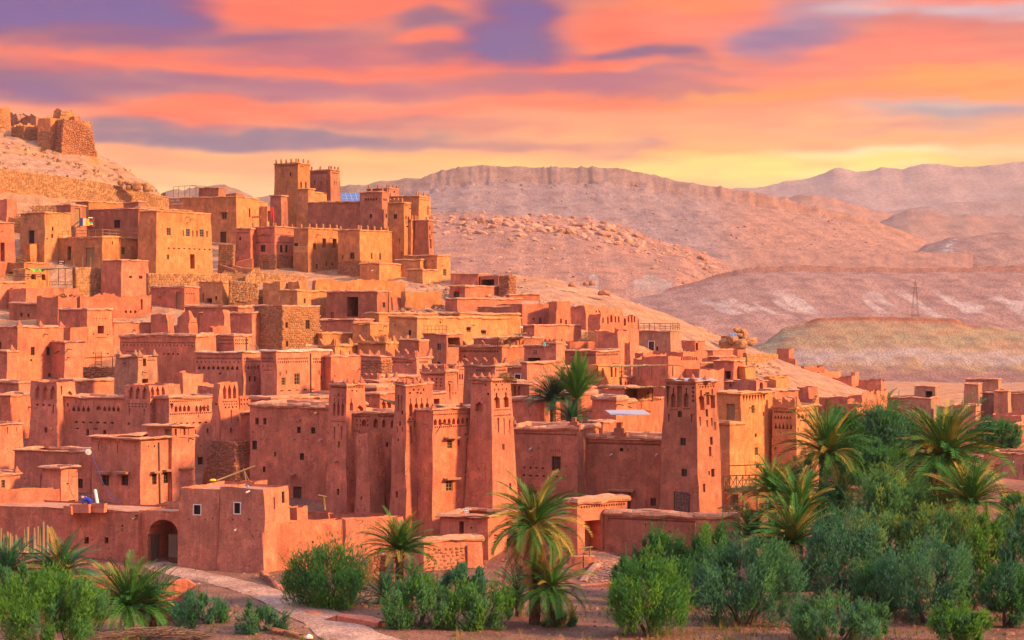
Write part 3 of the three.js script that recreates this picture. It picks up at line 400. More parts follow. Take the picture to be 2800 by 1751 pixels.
hill('plateau', 'long flat ridge behind the mesa at the left', 3300, 700, 80, 500, vw([[560, 470], [700, 452], [790, 442], [840, 437], [862, 435], [895, 428], [940, 424], [1010, 420], [1100, 420], [1300, 430]]), { seed: 9, shape: 'mesa', amp: 22, scale: 120, jag: 5, gully: 0.25, gf: 0.06, uv: 90, colour: (px, t, n, m) => mixc([0.42, 0.26, 0.2], [0.32, 0.2, 0.17], 0.5 + n + m) });
const mesaHill = hill('mesa', 'broad flat topped mountain with a cliff band below its rim', 2700, 1000, 78, 700, vw([[480, 620], [700, 540], [850, 470], [930, 445], [985, 425], [1040, 405], [1075, 396], [1130, 390.5], [1200, 393], [1260, 397], [1330, 395], [1400, 397], [1480, 403], [1540, 414], [1600, 430], [1660, 437], [1720, 445], [1780, 456], [1840, 464], [1890, 482], [1960, 497], [2030, 510], [2080, 528], [2140, 550], [2200, 575], [2300, 600]]), { seed: 12, shape: 'mesa', amp: 30, scale: 70, jag: 2.6, gully: 0, gf: 0.035, rug: 4.5, step: 5, rows: 130, uv: 60, colour: (px, t, n, m) => { const strata = 0.5 + 0.5 * Math.sin(t * 260 + 6 * n); let c = mixc([0.47, 0.285, 0.265], [0.35, 0.215, 0.215], 0.5 + n * 1.2 + m * 0.8); if (px > 1880) c = mixc(c, [0.56, 0.245, 0.155], sstep(1880, 2080, px) * 0.8); if (t < 0.08) c = mixc(c, [0.38, 0.19, 0.13], 0.5 * strata); return c; } });  // mauve left and orange right put shade and sun into the rock colour
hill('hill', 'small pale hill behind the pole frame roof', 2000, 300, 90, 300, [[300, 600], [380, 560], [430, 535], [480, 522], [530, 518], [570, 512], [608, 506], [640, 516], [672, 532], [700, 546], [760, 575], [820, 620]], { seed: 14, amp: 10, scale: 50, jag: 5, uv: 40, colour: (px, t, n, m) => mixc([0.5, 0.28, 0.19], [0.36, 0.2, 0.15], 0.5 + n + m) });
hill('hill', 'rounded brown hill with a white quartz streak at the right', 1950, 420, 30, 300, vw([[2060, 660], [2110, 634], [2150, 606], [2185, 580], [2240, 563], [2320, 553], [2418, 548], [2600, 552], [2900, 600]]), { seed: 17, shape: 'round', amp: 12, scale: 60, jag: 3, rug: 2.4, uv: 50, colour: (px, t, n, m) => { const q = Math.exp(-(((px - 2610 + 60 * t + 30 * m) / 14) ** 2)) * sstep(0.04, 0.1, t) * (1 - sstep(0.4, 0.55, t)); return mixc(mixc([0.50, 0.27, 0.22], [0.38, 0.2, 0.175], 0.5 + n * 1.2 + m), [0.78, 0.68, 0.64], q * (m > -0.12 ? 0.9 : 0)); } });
const rockyHill = hill('hill', 'orange boulder strewn hill behind the village', 1500, 400, 40, 250, vw([[500, 600], [800, 530], [900, 515], [1015, 505], [1100, 502], [1150, 501], [1250, 507], [1350, 512], [1420, 520], [1480, 535], [1540, 558], [1600, 580], [1660, 600], [1720, 622], [1760, 642], [1830, 672], [1950, 712], [2150, 745], [2500, 765]]), { seed: 21, base: [[1850, 40], [2250, 0]], amp: 13, scale: 45, jag: 3.5, gully: 0.18, gf: 0.05, rug: 2.6, step: 5, rows: 120, uv: 30, colour: (px, t, n, m) => mixc(mixc([0.60, 0.28, 0.20], [0.45, 0.22, 0.18], 0.5 + n * 1.3 + m * 0.8), [0.62, 0.5, 0.46], (n > 0.28 ? 1 : 0) * sstep(0.6, 0.9, t) * 0.6) });
hill('terrace_hill', 'flat topped brown bank with white scree streaks at the right', 1080, 290, 15, 240, vw([[1380, 720], [1460, 705], [1540, 690], [1640, 665], [1720, 640], [1780, 630], [1900, 628], [2100, 632], [2250, 634], [2418, 626], [2600, 624], [2900, 640]]), { seed: 24, shape: 'slope', amp: 8, scale: 50, jag: 1.6, gully: 0.16, gf: 0.04, rug: 1.4, flat: 1, step: 6, rows: 90, uv: 26, colour: (px, t, n, m) => { const w = sstep(0.1, 0.34, fbm((px - 260 * t) * 0.022, t * 3.2, 77, 4)) * sstep(0.34, 0.5, t) * (1 - sstep(0.76, 0.9, t)); let c = mixc([0.52, 0.28, 0.235], [0.42, 0.215, 0.19], 0.5 + n + m * 0.9); if (t < 0.06 && t > 0) c = mixc(c, [0.42, 0.14, 0.07], 0.7); return mixc(c, [0.66, 0.5, 0.47], w * 0.85); } });
hill('mound', 'green and rust coloured mound beyond the gardens', 700, 122, 0.5, 40, vw([[1740, 850], [1790, 822], [1812, 803], [1850, 775], [1930, 753], [2000, 748], [2080, 750], [2180, 748], [2250, 752], [2290, 768], [2330, 770], [2418, 780], [2550, 790], [2700, 830]]), { seed: 27, shape: 'round', amp: 3.4, scale: 26, jag: 0.8, gully: 0.14, gf: 0.06, rug: 0.9, step: 5, rows: 90, uv: 16, colour: (px, t, n, m) => { const k = n * 0.5 + m * 0.25; let c = mixc([0.55, 0.31, 0.17], [0.43, 0.33, 0.2], 0.3 + n * 1.6 + sstep(2500, 2800, px) * 0.4 + sstep(2300, 2100, px) * 0.4); c = mixc(c, [0.46, 0.13, 0.05], Math.exp(-(((t - 0.06 - k * 0.1) / 0.07) ** 2)) * (px > 2200 && px < 2680 ? 1 : 0.2)); c = mixc(c, [0.58, 0.44, 0.42], Math.exp(-(((t - 0.66 - k * 0.3) / 0.09) ** 2)) * 0.85); return mixc(c, [0.40, 0.19, 0.16], sstep(0.74, 0.9, t + k * 0.3)); } });
// loose rock: boulders of the far hill, shrubs and stones on the slopes
function scatter(name, label, geo, m, list, parent = scene) {
  const im = new THREE.InstancedMesh(geo, m, list.length); list.forEach((q, i) => { dummy.position.copy(q.p); dummy.rotation.set(q.r?.[0] || 0, q.r?.[1] || 0, q.r?.[2] || 0); dummy.scale.copy(q.s); dummy.updateMatrix(); im.setMatrixAt(i, dummy.matrix); if (q.c) im.setColorAt(i, new THREE.Color().setRGB(...q.c)); });
  im.name = parent === scene ? numbered(name) : name; im.castShadow = im.receiveShadow = true; im.userData.kind = 'stuff'; if (label) im.userData.label = label; parent.add(im); return im;
}
const rockM = std('boulder', 0.80, 0.42, 0.30, { map: rockMap, bumpMap: soilBump, bumpScale: 0.1 });
{
  const R = rng(5), pa = rockyHill.geometry.attributes.position, list = [], nx = Math.floor((1950 * S - 500 * S) / 5) + 1;
  for (let i = 0; i < 15000; i++) { const k = Math.floor(R() * pa.count), v = V(pa.getX(k), pa.getY(k), pa.getZ(k)), px = v.x / -v.z * FPX + CX, t = (1500 + v.z) / 400; if (px < 1120 || px > 2100 || t < -0.05 || t > 1.0) continue; const band = Math.exp(-(((t - 0.2) / 0.17) ** 2)) * (px > 1250 && px < 1750 ? 1 : 0.4); if (R() > 0.25 + band) continue; const s = (0.35 + 3.0 * Math.pow(R(), 7) * (0.6 + band * 1.5)) * 1.3; v.x += (R() - 0.5) * 5; list.push({ p: v, s: V(s * (1 + R()), s * (0.6 + 0.4 * R()), s * (1 + 0.5 * R())), r: [R() - 0.5, R() * 6, R() - 0.5], c: mixc([0.8, 0.75, 0.72], [1.35, 1.3, 1.25], R()) }); }
  scatter('boulder_field', 'boulders scattered over the orange hill', stones[0], rockM, list);
  const far = []; { const pm = mesaHill.geometry.attributes.position; for (let i = 0; i < 5000; i++) { const k = Math.floor(R() * pm.count), v = V(pm.getX(k), pm.getY(k), pm.getZ(k)), px = v.x / -v.z * FPX + CX, t = (2700 + v.z) / 1000; if (px < 1120 || px > 2400 || t < 0.05 || t > 1 || R() > 0.75 - 0.4 * t) continue; const s = 0.7 + 4 * Math.pow(R(), 7); v.x += (R() - 0.5) * 9; far.push({ p: v, s: V(s * (1 + R()), s * (0.6 + 0.4 * R()), s), r: [R() - 0.5, R() * 6, R() - 0.5], c: mixc([0.62, 0.6, 0.68], [1.0, 1.0, 1.08], R()) }); } }
  scatter('scree', 'scree blocks below the cliff of the flat topped mountain', stones[2], rockM, far);
  const slope = [], tuft = [];
  for (let i = 0; i < 9000; i++) { const px = R() < 0.4 ? -60 + R() * 620 : 1000 + R() * 1400, d = px < 560 ? 300 + R() * 130 : 200 + R() * 110, p = P(px, 0, d); p.y = ground(p.x, p.z) + 0.02; const s = 0.12 + 0.55 * Math.pow(R(), 5); slope.push({ p, s: V(s * (1 + R()), s * (0.6 + 0.5 * R()), s * (1 + R())), r: [R(), R() * 6, R()], c: mixc([0.75, 0.75, 0.75], [1.4, 1.45, 1.35], R()) }); }
  scatter('loose_stones', 'loose stones on the sandy slopes', stones[1], rockM, slope);
}
// ================================================================ the village, from the top of the hill down
// ---- ruined granary on the hilltop
Z(1); T('hilltop_ruin', 'ruined stone granary crowning the hill above the village', 'ruin', { m: 'o' });
B(-160, -40, 78, 66, 330, { jag: .8, t: .06, amp: .3, stone: [0, .92], ss: .42, d: 408 });
B(205, 215, 445, 196, 372, { jag: 1.9, wL: 4, amp: .3, stone: [0, .72], ss: .4, d: 402 });
B(425, 470, 590, 176, 392, { jag: .5, amp: .2, wL: 4, stone: [0, .6], ss: .4, d: 399 });
B(583, 592, 835, 192, 430, { jag: .7, t: .16, amp: .3, wL: 7, stone: [0, .97], ss: .42, d: 398, a: 50, sm: 'stoner' });
B(528, 560, 690, 90, 200, { jag: 1.4, amp: .3, wL: 2, wR: 3.2, d: 402, by: 1, stone: [0, .8], ss: .5, low: -4 });
B(680, 700, 742, 156, 215, { jag: .4, amp: .2, wL: 2, d: 403, by: 1, low: -5 });
T('rock_outcrop_ruin', 'grey broken rock mound behind the hilltop granary walls', 'rock', { m: 'g' });
B(80, 160, 262, 118, 330, { jag: 1.0, amp: .5, wL: 6, d: 414 }); B(225, 330, 490, 132, 330, { jag: 1.2, amp: .5, wL: 6, d: 412 });

let FENCE;
// ---- upper left quarter
Z(1); T('mud_house', 'house with faded white lettering and a pole frame on its roof', 'house', { m: 'd' });
{ Z(2); const b = B(-471, 155, 365, 408, 860, { a: 22, R: 'h 275 515 290 600', L: 'w 22 555 68 618;c 5 540 82 550;D 5 735 62 850;b -250 300 0 0' }); b.m = 'o'; B(300, 330, 450, 455, 700, { m: 'o', wL: 4 }); B(440, 448, 540, 500, 700, { m: 'o', wL: 3, R: 'H 452 540 480 640', cap: .15 }); }
Z(1); B(2022, 2050, 2118, 838, 935, { by: 1, d: 338, wL: 4, low: -.3, L: 'U 2036 858 2086 918', cap: .12, a: 18 }); B(2115, 2210, 2285, 885, 930, { by: 1, d: 337, low: -.3, cap: 0, a: 30, jag: .25 });
Z(2); T('pot_terrace', 'small lit terrace with clay pots beside the red carpet', 'terrace', { m: 'o' });
B(235, 297, 490, 612, 700, { a: 30, cap: .18, R: 'O 455 628 475 672' });
Z(1); T('guest_house', 'large sunlit house with three yellow lattice windows in a row', 'house', { m: 'o' });
B(1305, 1467, 1972, 1062, 1700, { a: 40, t: .03, R: 'w 1563 1213 1603 1285;w 1745 1222 1783 1295;w 1875 1228 1913 1300;n 1715 1235 1726 1290;n 1804 1238 1816 1295;n 1842 1240 1856 1298;n 1936 1245 1950 1300;w 1565 1465 1588 1512;H 1785 1462 1828 1598;b 1745 1110 1745 1110 9;o 1560 1405 1990 1418 9' });
B(830, 1300, 1480, 1036, 1560, { a: 22, m: 'd', L: 'U 1068 1140 1126 1215', d: 303, min: 3 });
B(710, 832, 1170, 968, 1300, { m: 'd', d: 308 }).m = 'o'; B(1160, 1298, 1312, 975, 1200, { m: 'd', d: 308 }); B(1306, 1320, 1800, 1030, 1250, { m: 'o', d: 307, wL: 3 });
T('gate_house', 'narrow gatehouse with tall doorway beside the rug rack', 'gatehouse', { m: 'd' });
B(640, 662, 805, 1003, 1300, { a: 30, wL: 3, d: 301, cap: .25, R: 'E 705 1030 752 1215' });
T('terrace_house', 'house with pole railing terrace and wide plank door', 'house', { m: 'r' });
B(555, 960, 1475, 1303, 1690, { a: 35, L: 'H 630 1388 665 1520;E 802 1400 884 1560', R: 'w 1138 1392 1175 1465;w 1330 1390 1365 1465;c 1330 1382 1370 1390;b 1125 1310 0 0 9;b 1320 1312 0 0 9;n 1050 1340 1060 1372', cap: .28 }).m = 'o';
T('corner_house', 'house with a dark door and cloths drying on its roof edge', 'house', { m: 'd' });
B(190, 418, 660, 1073, 1560, { a: 38, L: 'U 265 1237 320 1360', R: 'h 485 1205 500 1242;h 480 1272 497 1308;o 432 1308 448 1326' }).m = 'o';
T('garden_wall', 'sloping mud wall running down beside the rubble heap', 'wall', { m: 'o' });
B(270, 278, 420, 1362, 1560, { wL: 1.5, cap: 0, jag: .15 });
T('eroded_house', 'half collapsed house with a carved triangle frieze at the left edge', 'ruin', { m: 'r' });
B(-90, -40, 132, 1168, 1700, { wL: 5, R: 't 2 1178 125 1200 6;H 2 1352 42 1530', cap: .14 });
B(8, 62, 150, 928, 1230, { jag: .5, amp: .25, d: 312, wL: 3 }); B(150, 190, 262, 1075, 1420, { jag: 1.5, amp: .5, d: 304, wL: 3 });

// ---- the hilltop kasbah
Z(2); T('hilltop_kasbah', 'highest kasbah with two square towers and a long blank wall', 'kasbah', { m: 'd' });
const KB = { d: 312 };
B(515, 735, 850, 92, 660, { d: 316, t: .006, a: 30, m: 'd', L: 't 548 112 706 130 12;h 660 178 674 214', R: 't 750 116 790 132 3;a 757 255 775 325;a 802 255 818 325', fin: 'stub L 5;stub R 3', cap: .22 }).m = 'o';
B(848, 1043, 1130, 157, 660, { d: 322, a: 28, t: .02, L: 's 888 255 898 298;s 948 255 958 298;s 1004 255 1016 298;r 855 178 1020 192 15', R: 'r 1055 180 1115 192 5;s 1080 262 1086 300;s 1098 262 1104 300', fin: 'stub L 3;stub R 3', stone: [0, .7], ss: .4 });
B(730, 832, 896, 337, 660, { d: 310, m: 'o', a: 35 }); B(888, 894, 1004, 372, 520, { d: 313, wL: 3, m: 'o' });
B(475, 578, 638, 400, 660, { d: 309, a: 34 });
B(832, 1318, 1345, 455, 690, { d: 306, a: 14, min: 4, cap: .25 });
B(1322, 1525, 1590, 362, 760, { d: 303, a: 24, t: .008, L: 'a 1362 415 1486 443 5;W 1411 570 1433 606', R: 'a 1536 418 1574 445 4;h 1561 568 1573 606', fin: 'stub L 1;stub R 2' });
B(1385, 1592, 1682, 330, 470, { d: 312, a: 20, fin: 'stub L 3;stub R 3', R: 'h 1636 350 1648 368' });
B(1583, 1733, 1795, 466, 1000, { d: 299.5, a: 24, t: .012, L: 't 1596 480 1690 497 8;W 1636 570 1668 614;s 1688 800 1697 852;s 1706 925 1714 966', R: 't 1738 485 1780 498 5;a 1747 575 1758 620;a 1767 580 1780 645;r 1748 640 1762 655 2;n 1752 680 1788 695;n 1826 820 1836 890;r 1808 795 1836 806 3', fin: 'stub L 4' }).m = 'o';
B(1590, 1873, 1978, 404, 760, { d: 307, a: 20, t: .012, R: 'n 1948 490 1970 580 2;r 1884 432 1968 442 9;b 1950 512 0 0 18', fin: 'stub R 3;stub L 2' }).m = 'o';
B(1838, 1962, 2006, 632, 960, { d: 299.8, a: 22, t: .03, R: 'r 1968 680 1982 720 2;r 1968 760 1984 795 2;n 1974 805 1992 890;b 1990 740 0 0 9', fin: 'stub L 2;stub R 1' });
B(1780, 1800, 1842, 630, 960, { d: 300.5, wL: 3, fin: 'stub R 2', m: 'o', L: '' });

Z(2); T('brick_topped_house', 'square pink house with zigzag frieze on a stone ground floor', 'house', { m: 'r' });
B(298, 518, 697, 692, 1112, { a: 38, t: .01, L: 'w 386 860 429 924;E 403 1010 469 1112;t 308 768 490 784 16;r 308 830 500 840 20', R: 'w 568 862 593 930;w 618 862 641 930;r 525 762 690 770 14;r 525 832 690 842 14', stone: [0, .37], ss: .38, fin: 'stub L 2;stub R 3 .8' });
B(155, 290, 310, 708, 985, { a: 20, d: 300, L: 'A 254 845 292 975;h 183 788 202 812;r 160 740 290 752 9', min: 3 });
T('balcony_house', 'house of tall slot windows with a slatted balcony at its left', 'house', { m: 'o' });
B(698, 832, 1118, 704, 1120, { a: 40, d: 297, t: .01, L: 'W 700 842 737 874', R: 'H 880 845 908 900;H 967 798 1001 882;H 1063 800 1100 886;w 904 1037 924 1086;w 996 1010 1014 1056;h 1054 1025 1068 1050;b 915 762 0 0 9;w 763 1035 782 1088', fin: 'stub R 5;stub L 1' });
T('crack_house', 'sunlit house with a rounded corner crack and arched cellar gate', 'house', { m: 'o' });
B(1118, 1318, 1657, 722, 1180, { a: 36, d: 294, t: .015, m: 'o', L: 'W 1226 930 1266 990;h 1149 953 1163 992;A 1192 1118 1272 1176', R: 'w 1422 935 1438 992;w 1500 938 1518 1000;h 1396 1018 1408 1034', fin: 'stub R 6;stub L 2', stone: [0, .34], ss: .32, sm: 'stoner' });
T('spout_house', 'low ochre house with a fork shaped spout below the cellar gate', 'house', { m: 'o' });
B(1318, 1500, 1905, 1042, 1330, { a: 30, d: 287, L: 'p 1452 1108 0 0 6', R: 'b 1720 1145 0 0 9;h 1716 1145 1724 1182', cap: .26, stone: [0, .0] });
B(1650, 1888, 1922, 1002, 1130, { a: 20, d: 291 });
T('end_house', 'tall ochre house at the right end below the hilltop kasbah', 'house', { m: 'o' });
B(1740, 2048, 2168, 962, 1370, { a: 36, d: 291, R: 'w 2101 1085 2131 1150;E 2108 1230 2136 1260;b 1990 1205 0 0 7', L: 'A 1904 1068 1942 1090' }); B(1898, 1906, 2060, 1096, 1340, { a: 38, d: 286, wL: 3, R: 'b 1995 1205 0 0 8' });
Z(2); T('long_garden_wall', 'long uneven sunlit wall below the spout house', 'wall', { m: 'o' });
B(880, 905, 1745, 1170, 1420, { a: 55, wL: 1, jag: .5, amp: .12 }); B(1735, 1742, 2085, 1290, 1440, { a: 50, wL: 1, jag: .3, d: 262 });

// ---- red houses at the end of the upper row
Z(5); T('red_house', 'blank red house beyond the ochre end house', 'house', { m: 'r' });
B(-228, 24, 50, 206, 335, { a: 20, min: 4, d: 285 }); 
T('open_room_house', 'small house with a dark open room beside the stone tower', 'house', { m: 'r' });
B(48, 215, 226, 225, 340, { a: 15, min: 4, d: 284, L: 'H 52 255 176 335' });
T('stone_tower', 'squat rubble stone tower at the end of the upper row', 'tower', { m: 'joint' });
B(222, 306, 322, 225, 432, { a: 25, d: 277, stone: [0, 1.02], ss: .34, sm: 'stoner', cap: .1, min: 2.5 });
T('sign_house', 'low house with a small red sign over its dark window', 'house', { m: 'r' });
B(-240, -98, 224, 325, 432, { a: 35, d: 272, L: 'W -205 370 -150 424', cap: .25 });
T('ramp_wall', 'low wall sloping down from the stone tower', 'wall', { m: 'r' }); B(310, 320, 600, 400, 445, { a: 62, d: 273, wL: 1, cap: .18 });

// ---- second row
Z(3); T('arch_window_house', 'sunlit house with one pointed arch window at the left edge', 'house', { m: 'p' });
B(-120, -60, 242, 288, 540, { wL: 8, R: 'A 88 333 133 405', cap: .3 }); B(232, 240, 745, 330, 560, { wL: 5, a: 48, jag: .25, R: 'Y 560 392 611 522;W 652 447 679 488' });
T('terrace_cafe', 'terrace house with dark arches and crooked pole railing', 'house', { m: 'o' });
B(45, 225, 484, 102, 290, { a: 30, L: 'H 60 185 205 218' }); B(225, 235, 470, 165, 290, { a: 50, d: 278, wL: 4, m: 'o', R: 'A 290 205 332 255;A 390 205 426 262' });
T('leaning_tower', 'tapering square tower with two small holes and white stains', 'tower', { m: 'r' });
B(962, 1133, 1388, 75, 430, { a: 34, t: .05, amp: .12, R: 'h 1211 222 1239 243;w 1304 220 1336 250', cap: .14 }).m = 'r';
T('eroded_wall', 'rough eroded wall below the tapering tower', 'ruin', { m: 'r' });
B(735, 745, 1418, 365, 660, { a: 48, wL: 4, jag: 1.2, amp: .35, R: 'o 1160 545 1290 575 3;n 1318 440 1338 540' });
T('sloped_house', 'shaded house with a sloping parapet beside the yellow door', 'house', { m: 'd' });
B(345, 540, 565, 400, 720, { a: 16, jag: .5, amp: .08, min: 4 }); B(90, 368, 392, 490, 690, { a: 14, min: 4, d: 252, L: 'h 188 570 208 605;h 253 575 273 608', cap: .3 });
T('tile_door_house', 'dark walled house with a tall arched painted door', 'house', { m: 'd' });
B(1405, 1728, 1866, 330, 560, { a: 30, amp: .12, L: 'E 1650 375 1692 528', R: 'o 1745 382 1830 398 4', cap: .22 }).m = 'r';
T('small_porch_house', 'small house with dark porch and horned parapet', 'house', { m: 'd' });
B(1870, 2088, 2186, 286, 520, { a: 26, L: 'H 1938 433 1990 502;W 2020 413 2040 446;n 1902 385 1914 455', fin: 'cone L 4 .7', cap: .22 }).m = 'o';
T('ruined_wall', 'broken rubble wall left of the deep recess house', 'ruin', { m: 'o' });
Z(4); B(28, 72, 392, 312, 520, { a: 40, jag: .8, amp: .25, wL: 4, stone: [0, .55], ss: .3 }); B(240, 390, 575, 270, 460, { a: 30, jag: .5, amp: .15, d: 262 }); B(560, 572, 652, 264, 420, { wL: 2, d: 262, jag: .3 });
T('flat_roof_house', 'flat roofed house half in shadow left of the deep recess', 'house', { m: 'o' });
B(392, 560, 832, 368, 660, { a: 36, R: 'h 620 435 636 480', cap: .24 });
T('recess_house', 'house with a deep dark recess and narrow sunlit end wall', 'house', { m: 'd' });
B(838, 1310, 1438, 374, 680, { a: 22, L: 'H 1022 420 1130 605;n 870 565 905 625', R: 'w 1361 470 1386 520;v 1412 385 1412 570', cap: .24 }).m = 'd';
T('eroded_bank_wall', 'crumbling lit wall with an eroded foot right of the recess house', 'ruin', { m: 'r' });
B(1440, 1452, 1925, 415, 600, { a: 55, jag: .7, amp: .35, wL: 3, d: 262 }); 
T('stone_house', 'square house built of bare yellow stone', 'house', { m: 'joint' });
B(150, 413, 762, 512, 935, { a: 36, t: .015, R: 'w 446 658 470 712;w 636 636 676 722;w 452 835 473 886;g 644 875 686 930', stone: [0, .99], ss: .33, cap: .2 });
T('cracked_pink_house', 'pink house with peeling plaster and two tall windows', 'house', { m: 'd' });
B(-360, 137, 357, 577, 930, { a: 22, m: 'd', R: 'w 204 660 243 735 1 2;w 279 660 319 735 1 2;h 172 600 335 609 16;h 172 612 335 621 16', L: 'p -240 590 0 0 6', cap: .22 }).m = 'p';
T('brick_wall_house', 'dark brick walled yard right of the stone house', 'house', { m: 'r' });
B(760, 1092, 1340, 640, 800, { a: 24, cap: .2 });
T('peeling_house', 'small house with a bare patch of fallen plaster', 'house', { m: 'o' });
B(1085, 1243, 1563, 678, 880, { a: 36, R: 'b 1372 690 0 0 6;h 1278 795 1292 822', cap: .24 });
T('low_lit_wall', 'low lit wall beneath the dark brick yard', 'wall', { m: 'o' }); B(768, 796, 1246, 774, 880, { a: 52, wL: 1.2, cap: .26 });
T('long_ochre_house', 'longest ochre house with two canopied little windows', 'house', { m: 'o' });
B(1425, 1685, 2663, 622, 985, { a: 34, t: .02, max: 45, L: 'W 1604 733 1629 782;U 1606 862 1669 975', R: 'w 2152 708 2188 752;c 2150 700 2192 708;w 2290 738 2332 778;c 2287 728 2336 736;o 1895 650 1912 668', cap: .28 });
B(2075, 2085, 2650, 582, 700, { a: 48, d: 236, wL: 4, max: 40 }); B(1310, 1325, 1880, 580, 680, { a: 50, d: 243, wL: 3 });
Z(5); T('blue_sheet_house', 'low shaded house with sheeting along its roof edge', 'house', { m: 'd' });
B(20, 415, 440, 520, 620, { a: 14, d: 248, min: 4 }); B(-190, -170, 432, 440, 560, { a: 55, wL: 3, d: 262, m: 'r' });
T('double_arch_house', 'red house with two dark arched openings at its foot', 'house', { m: 'r' });
B(432, 440, 692, 482, 720, { a: 50, d: 247, wL: 5, amp: .12, R: 'A 598 610 624 674;h 538 620 556 640', jag: .2 }); B(690, 760, 895, 455, 725, { a: 34, d: 246, R: 'h 796 625 812 668;h 844 636 860 682', jag: .12 });
T('orange_block', 'plain orange block with faint red stains beside the brushwood', 'house', { m: 'r' });
B(440, 548, 992, 690, 960, { a: 36, amp: .1, cap: .14 }); B(880, 890, 1128, 832, 960, { a: 50, d: 229, wL: 4, jag: .2 });
T('ruined_fort', 'roofless ruin with a row of tall slots at the village end', 'ruin', { m: 'r' });
B(1070, 1180, 1524, 568, 985, { a: 34, jag: .5, amp: .22, R: 'A 1192 610 1206 665;A 1238 605 1252 675;A 1268 590 1288 660;A 1308 600 1322 660;A 1340 600 1354 660;A 1394 620 1416 690;A 1432 600 1446 660;A 1462 600 1476 660;A 1488 600 1502 660;o 1230 672 1252 712' });
B(895, 1048, 1382, 490, 760, { a: 30, jag: .9, amp: .35, d: 252, R: 'o 1120 545 1180 570 2' }); B(1330, 1345, 1530, 715, 970, { a: 20, jag: .5, amp: .25, wL: 3, d: 222, L: '' });
T('railed_roof_house', 'grey house with a rusty railing round its roof', 'house', { m: 'g' });
B(1520, 1830, 1926, 745, 985, { a: 26, t: .04, L: 'W 1628 838 1680 932 1 3;h 1580 892 1604 925;h 1698 886 1716 930;o 1540 900 1562 930', cap: .14 });

// ---- third row
Z(3); T('pink_house', 'big pink house with three small windows on its lit wall', 'house', { m: 'p' });
B(-120, 160, 597, 708, 1260, { a: 36, t: .012, L: 'W -6 845 12 908', R: 'w 287 890 323 968;w 434 893 469 968;w 452 1137 498 1202;b 415 765 0 0 7;p 118 1030 0 0 7;h 280 1005 300 1025', fin: 'cone R 3', cap: .22 });
B(-140, 60, 168, 938, 1260, { a: 30, d: 203, fin: 'cone R 1' });
T('red_door_house', 'narrow annex with a brick red door beside the pink house', 'house', { m: 'p' });
B(588, 606, 788, 850, 1235, { a: 48, wL: 4, R: 'O 607 1018 666 1142;b 640 908 0 0 8;b 640 985 0 0 5', cap: .22 });
T('frieze_tower_house', 'tall pink house with triangle frieze and one square window', 'house', { m: 'p' });
B(548, 818, 1052, 542, 1085, { a: 34, m: 'p', R: 't 873 618 1010 636 10;H 915 690 975 765;t 908 768 988 784 5;r 905 796 995 808 6;o 868 762 884 778;o 1003 766 1019 782;o 866 940 884 958;o 1002 944 1020 962', cap: .24 }); B(590, 655, 826, 700, 930, { a: 36, d: 216, jag: .15 });
T('tarp_roof_house', 'lit house with a blue strip of plastic on its roof edge', 'house', { m: 'p' });
B(1050, 1062, 1435, 662, 985, { a: 48, wL: 5, R: 'h 1058 815 1074 874;o 1190 790 1390 806 3', cap: .16 });
T('mud_ruin', 'cluster of melting mud wall stumps behind the long decorated house', 'ruin', { m: 'r' });
B(1425, 1470, 1745, 615, 860, { jag: 2.6, amp: .55, a: 40, wL: 3 }); B(1410, 1560, 1615, 570, 700, { jag: .6, amp: .3, d: 226, a: 20 }); B(1672, 1788, 1818, 556, 830, { jag: 1.2, amp: .35, a: 20, d: 222, min: 1.6 }); B(1915, 2090, 2122, 545, 830, { jag: .9, amp: .3, a: 18, d: 223, min: 1.5 }); B(1965, 1990, 2118, 670, 830, { jag: .5, amp: .3, a: 30, d: 219, min: 1.5 });
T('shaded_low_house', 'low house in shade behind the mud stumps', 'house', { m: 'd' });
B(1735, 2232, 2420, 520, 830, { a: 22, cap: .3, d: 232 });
T('ladder_yard_wall', 'dark stone yard wall below the leaning ladder', 'wall', { m: 'joint' }); B(775, 1095, 1110, 1075, 1240, { a: 15, min: 2, d: 204, stone: [0, 1], ss: .28, sm: 'stoner', cap: 0, jag: .2 });
T('long_decorated_house', 'long shaded house with two friezes along its top', 'house', { m: 'p' });
B(1125, 1838, 1872, 795, 1290, { a: 14, min: 4, d: 206, L: 'r 1145 845 1830 857 44;t 1150 868 1830 890 40;r 1180 925 1330 938 10;o 1515 948 1690 966 4;h 1550 940 1630 972 2;b 1350 905 0 0 6', cap: .34 });
T('orange_door_house', 'roof room with an orange door and frieze panels', 'house', { m: 'p' });
B(1842, 1850, 2040, 790, 990, { a: 50, wL: 4, d: 212, R: 'O 1856 855 1907 948', cap: .24 }); B(2012, 2195, 2362, 790, 990, { a: 30, d: 210, L: 't 2035 820 2188 842 8;r 2040 853 2185 866 9', R: 't 2203 820 2335 842 7;r 2203 853 2335 866 7;v 2310 800 2310 935', cap: .24 });
T('white_coped_house', 'long pink house with white coping and lace like friezes', 'house', { m: 'p' });
Z(4); B(-395, 47, 219, 950, 1390, { a: 24, t: .006, capm: 'pinkcap', cap: .18, L: 'r -390 990 33 1006 24;t -392 1026 33 1048 22;k -385 1066 15 1104 9;h -180 1132 -160 1150;h -120 1270 -110 1285', R: 'r 55 990 213 1008 11;t 54 1022 213 1042 9;k 84 1060 205 1100 4;w 103 1165 123 1214;w 152 1168 172 1216;h 68 1110 78 1125' });
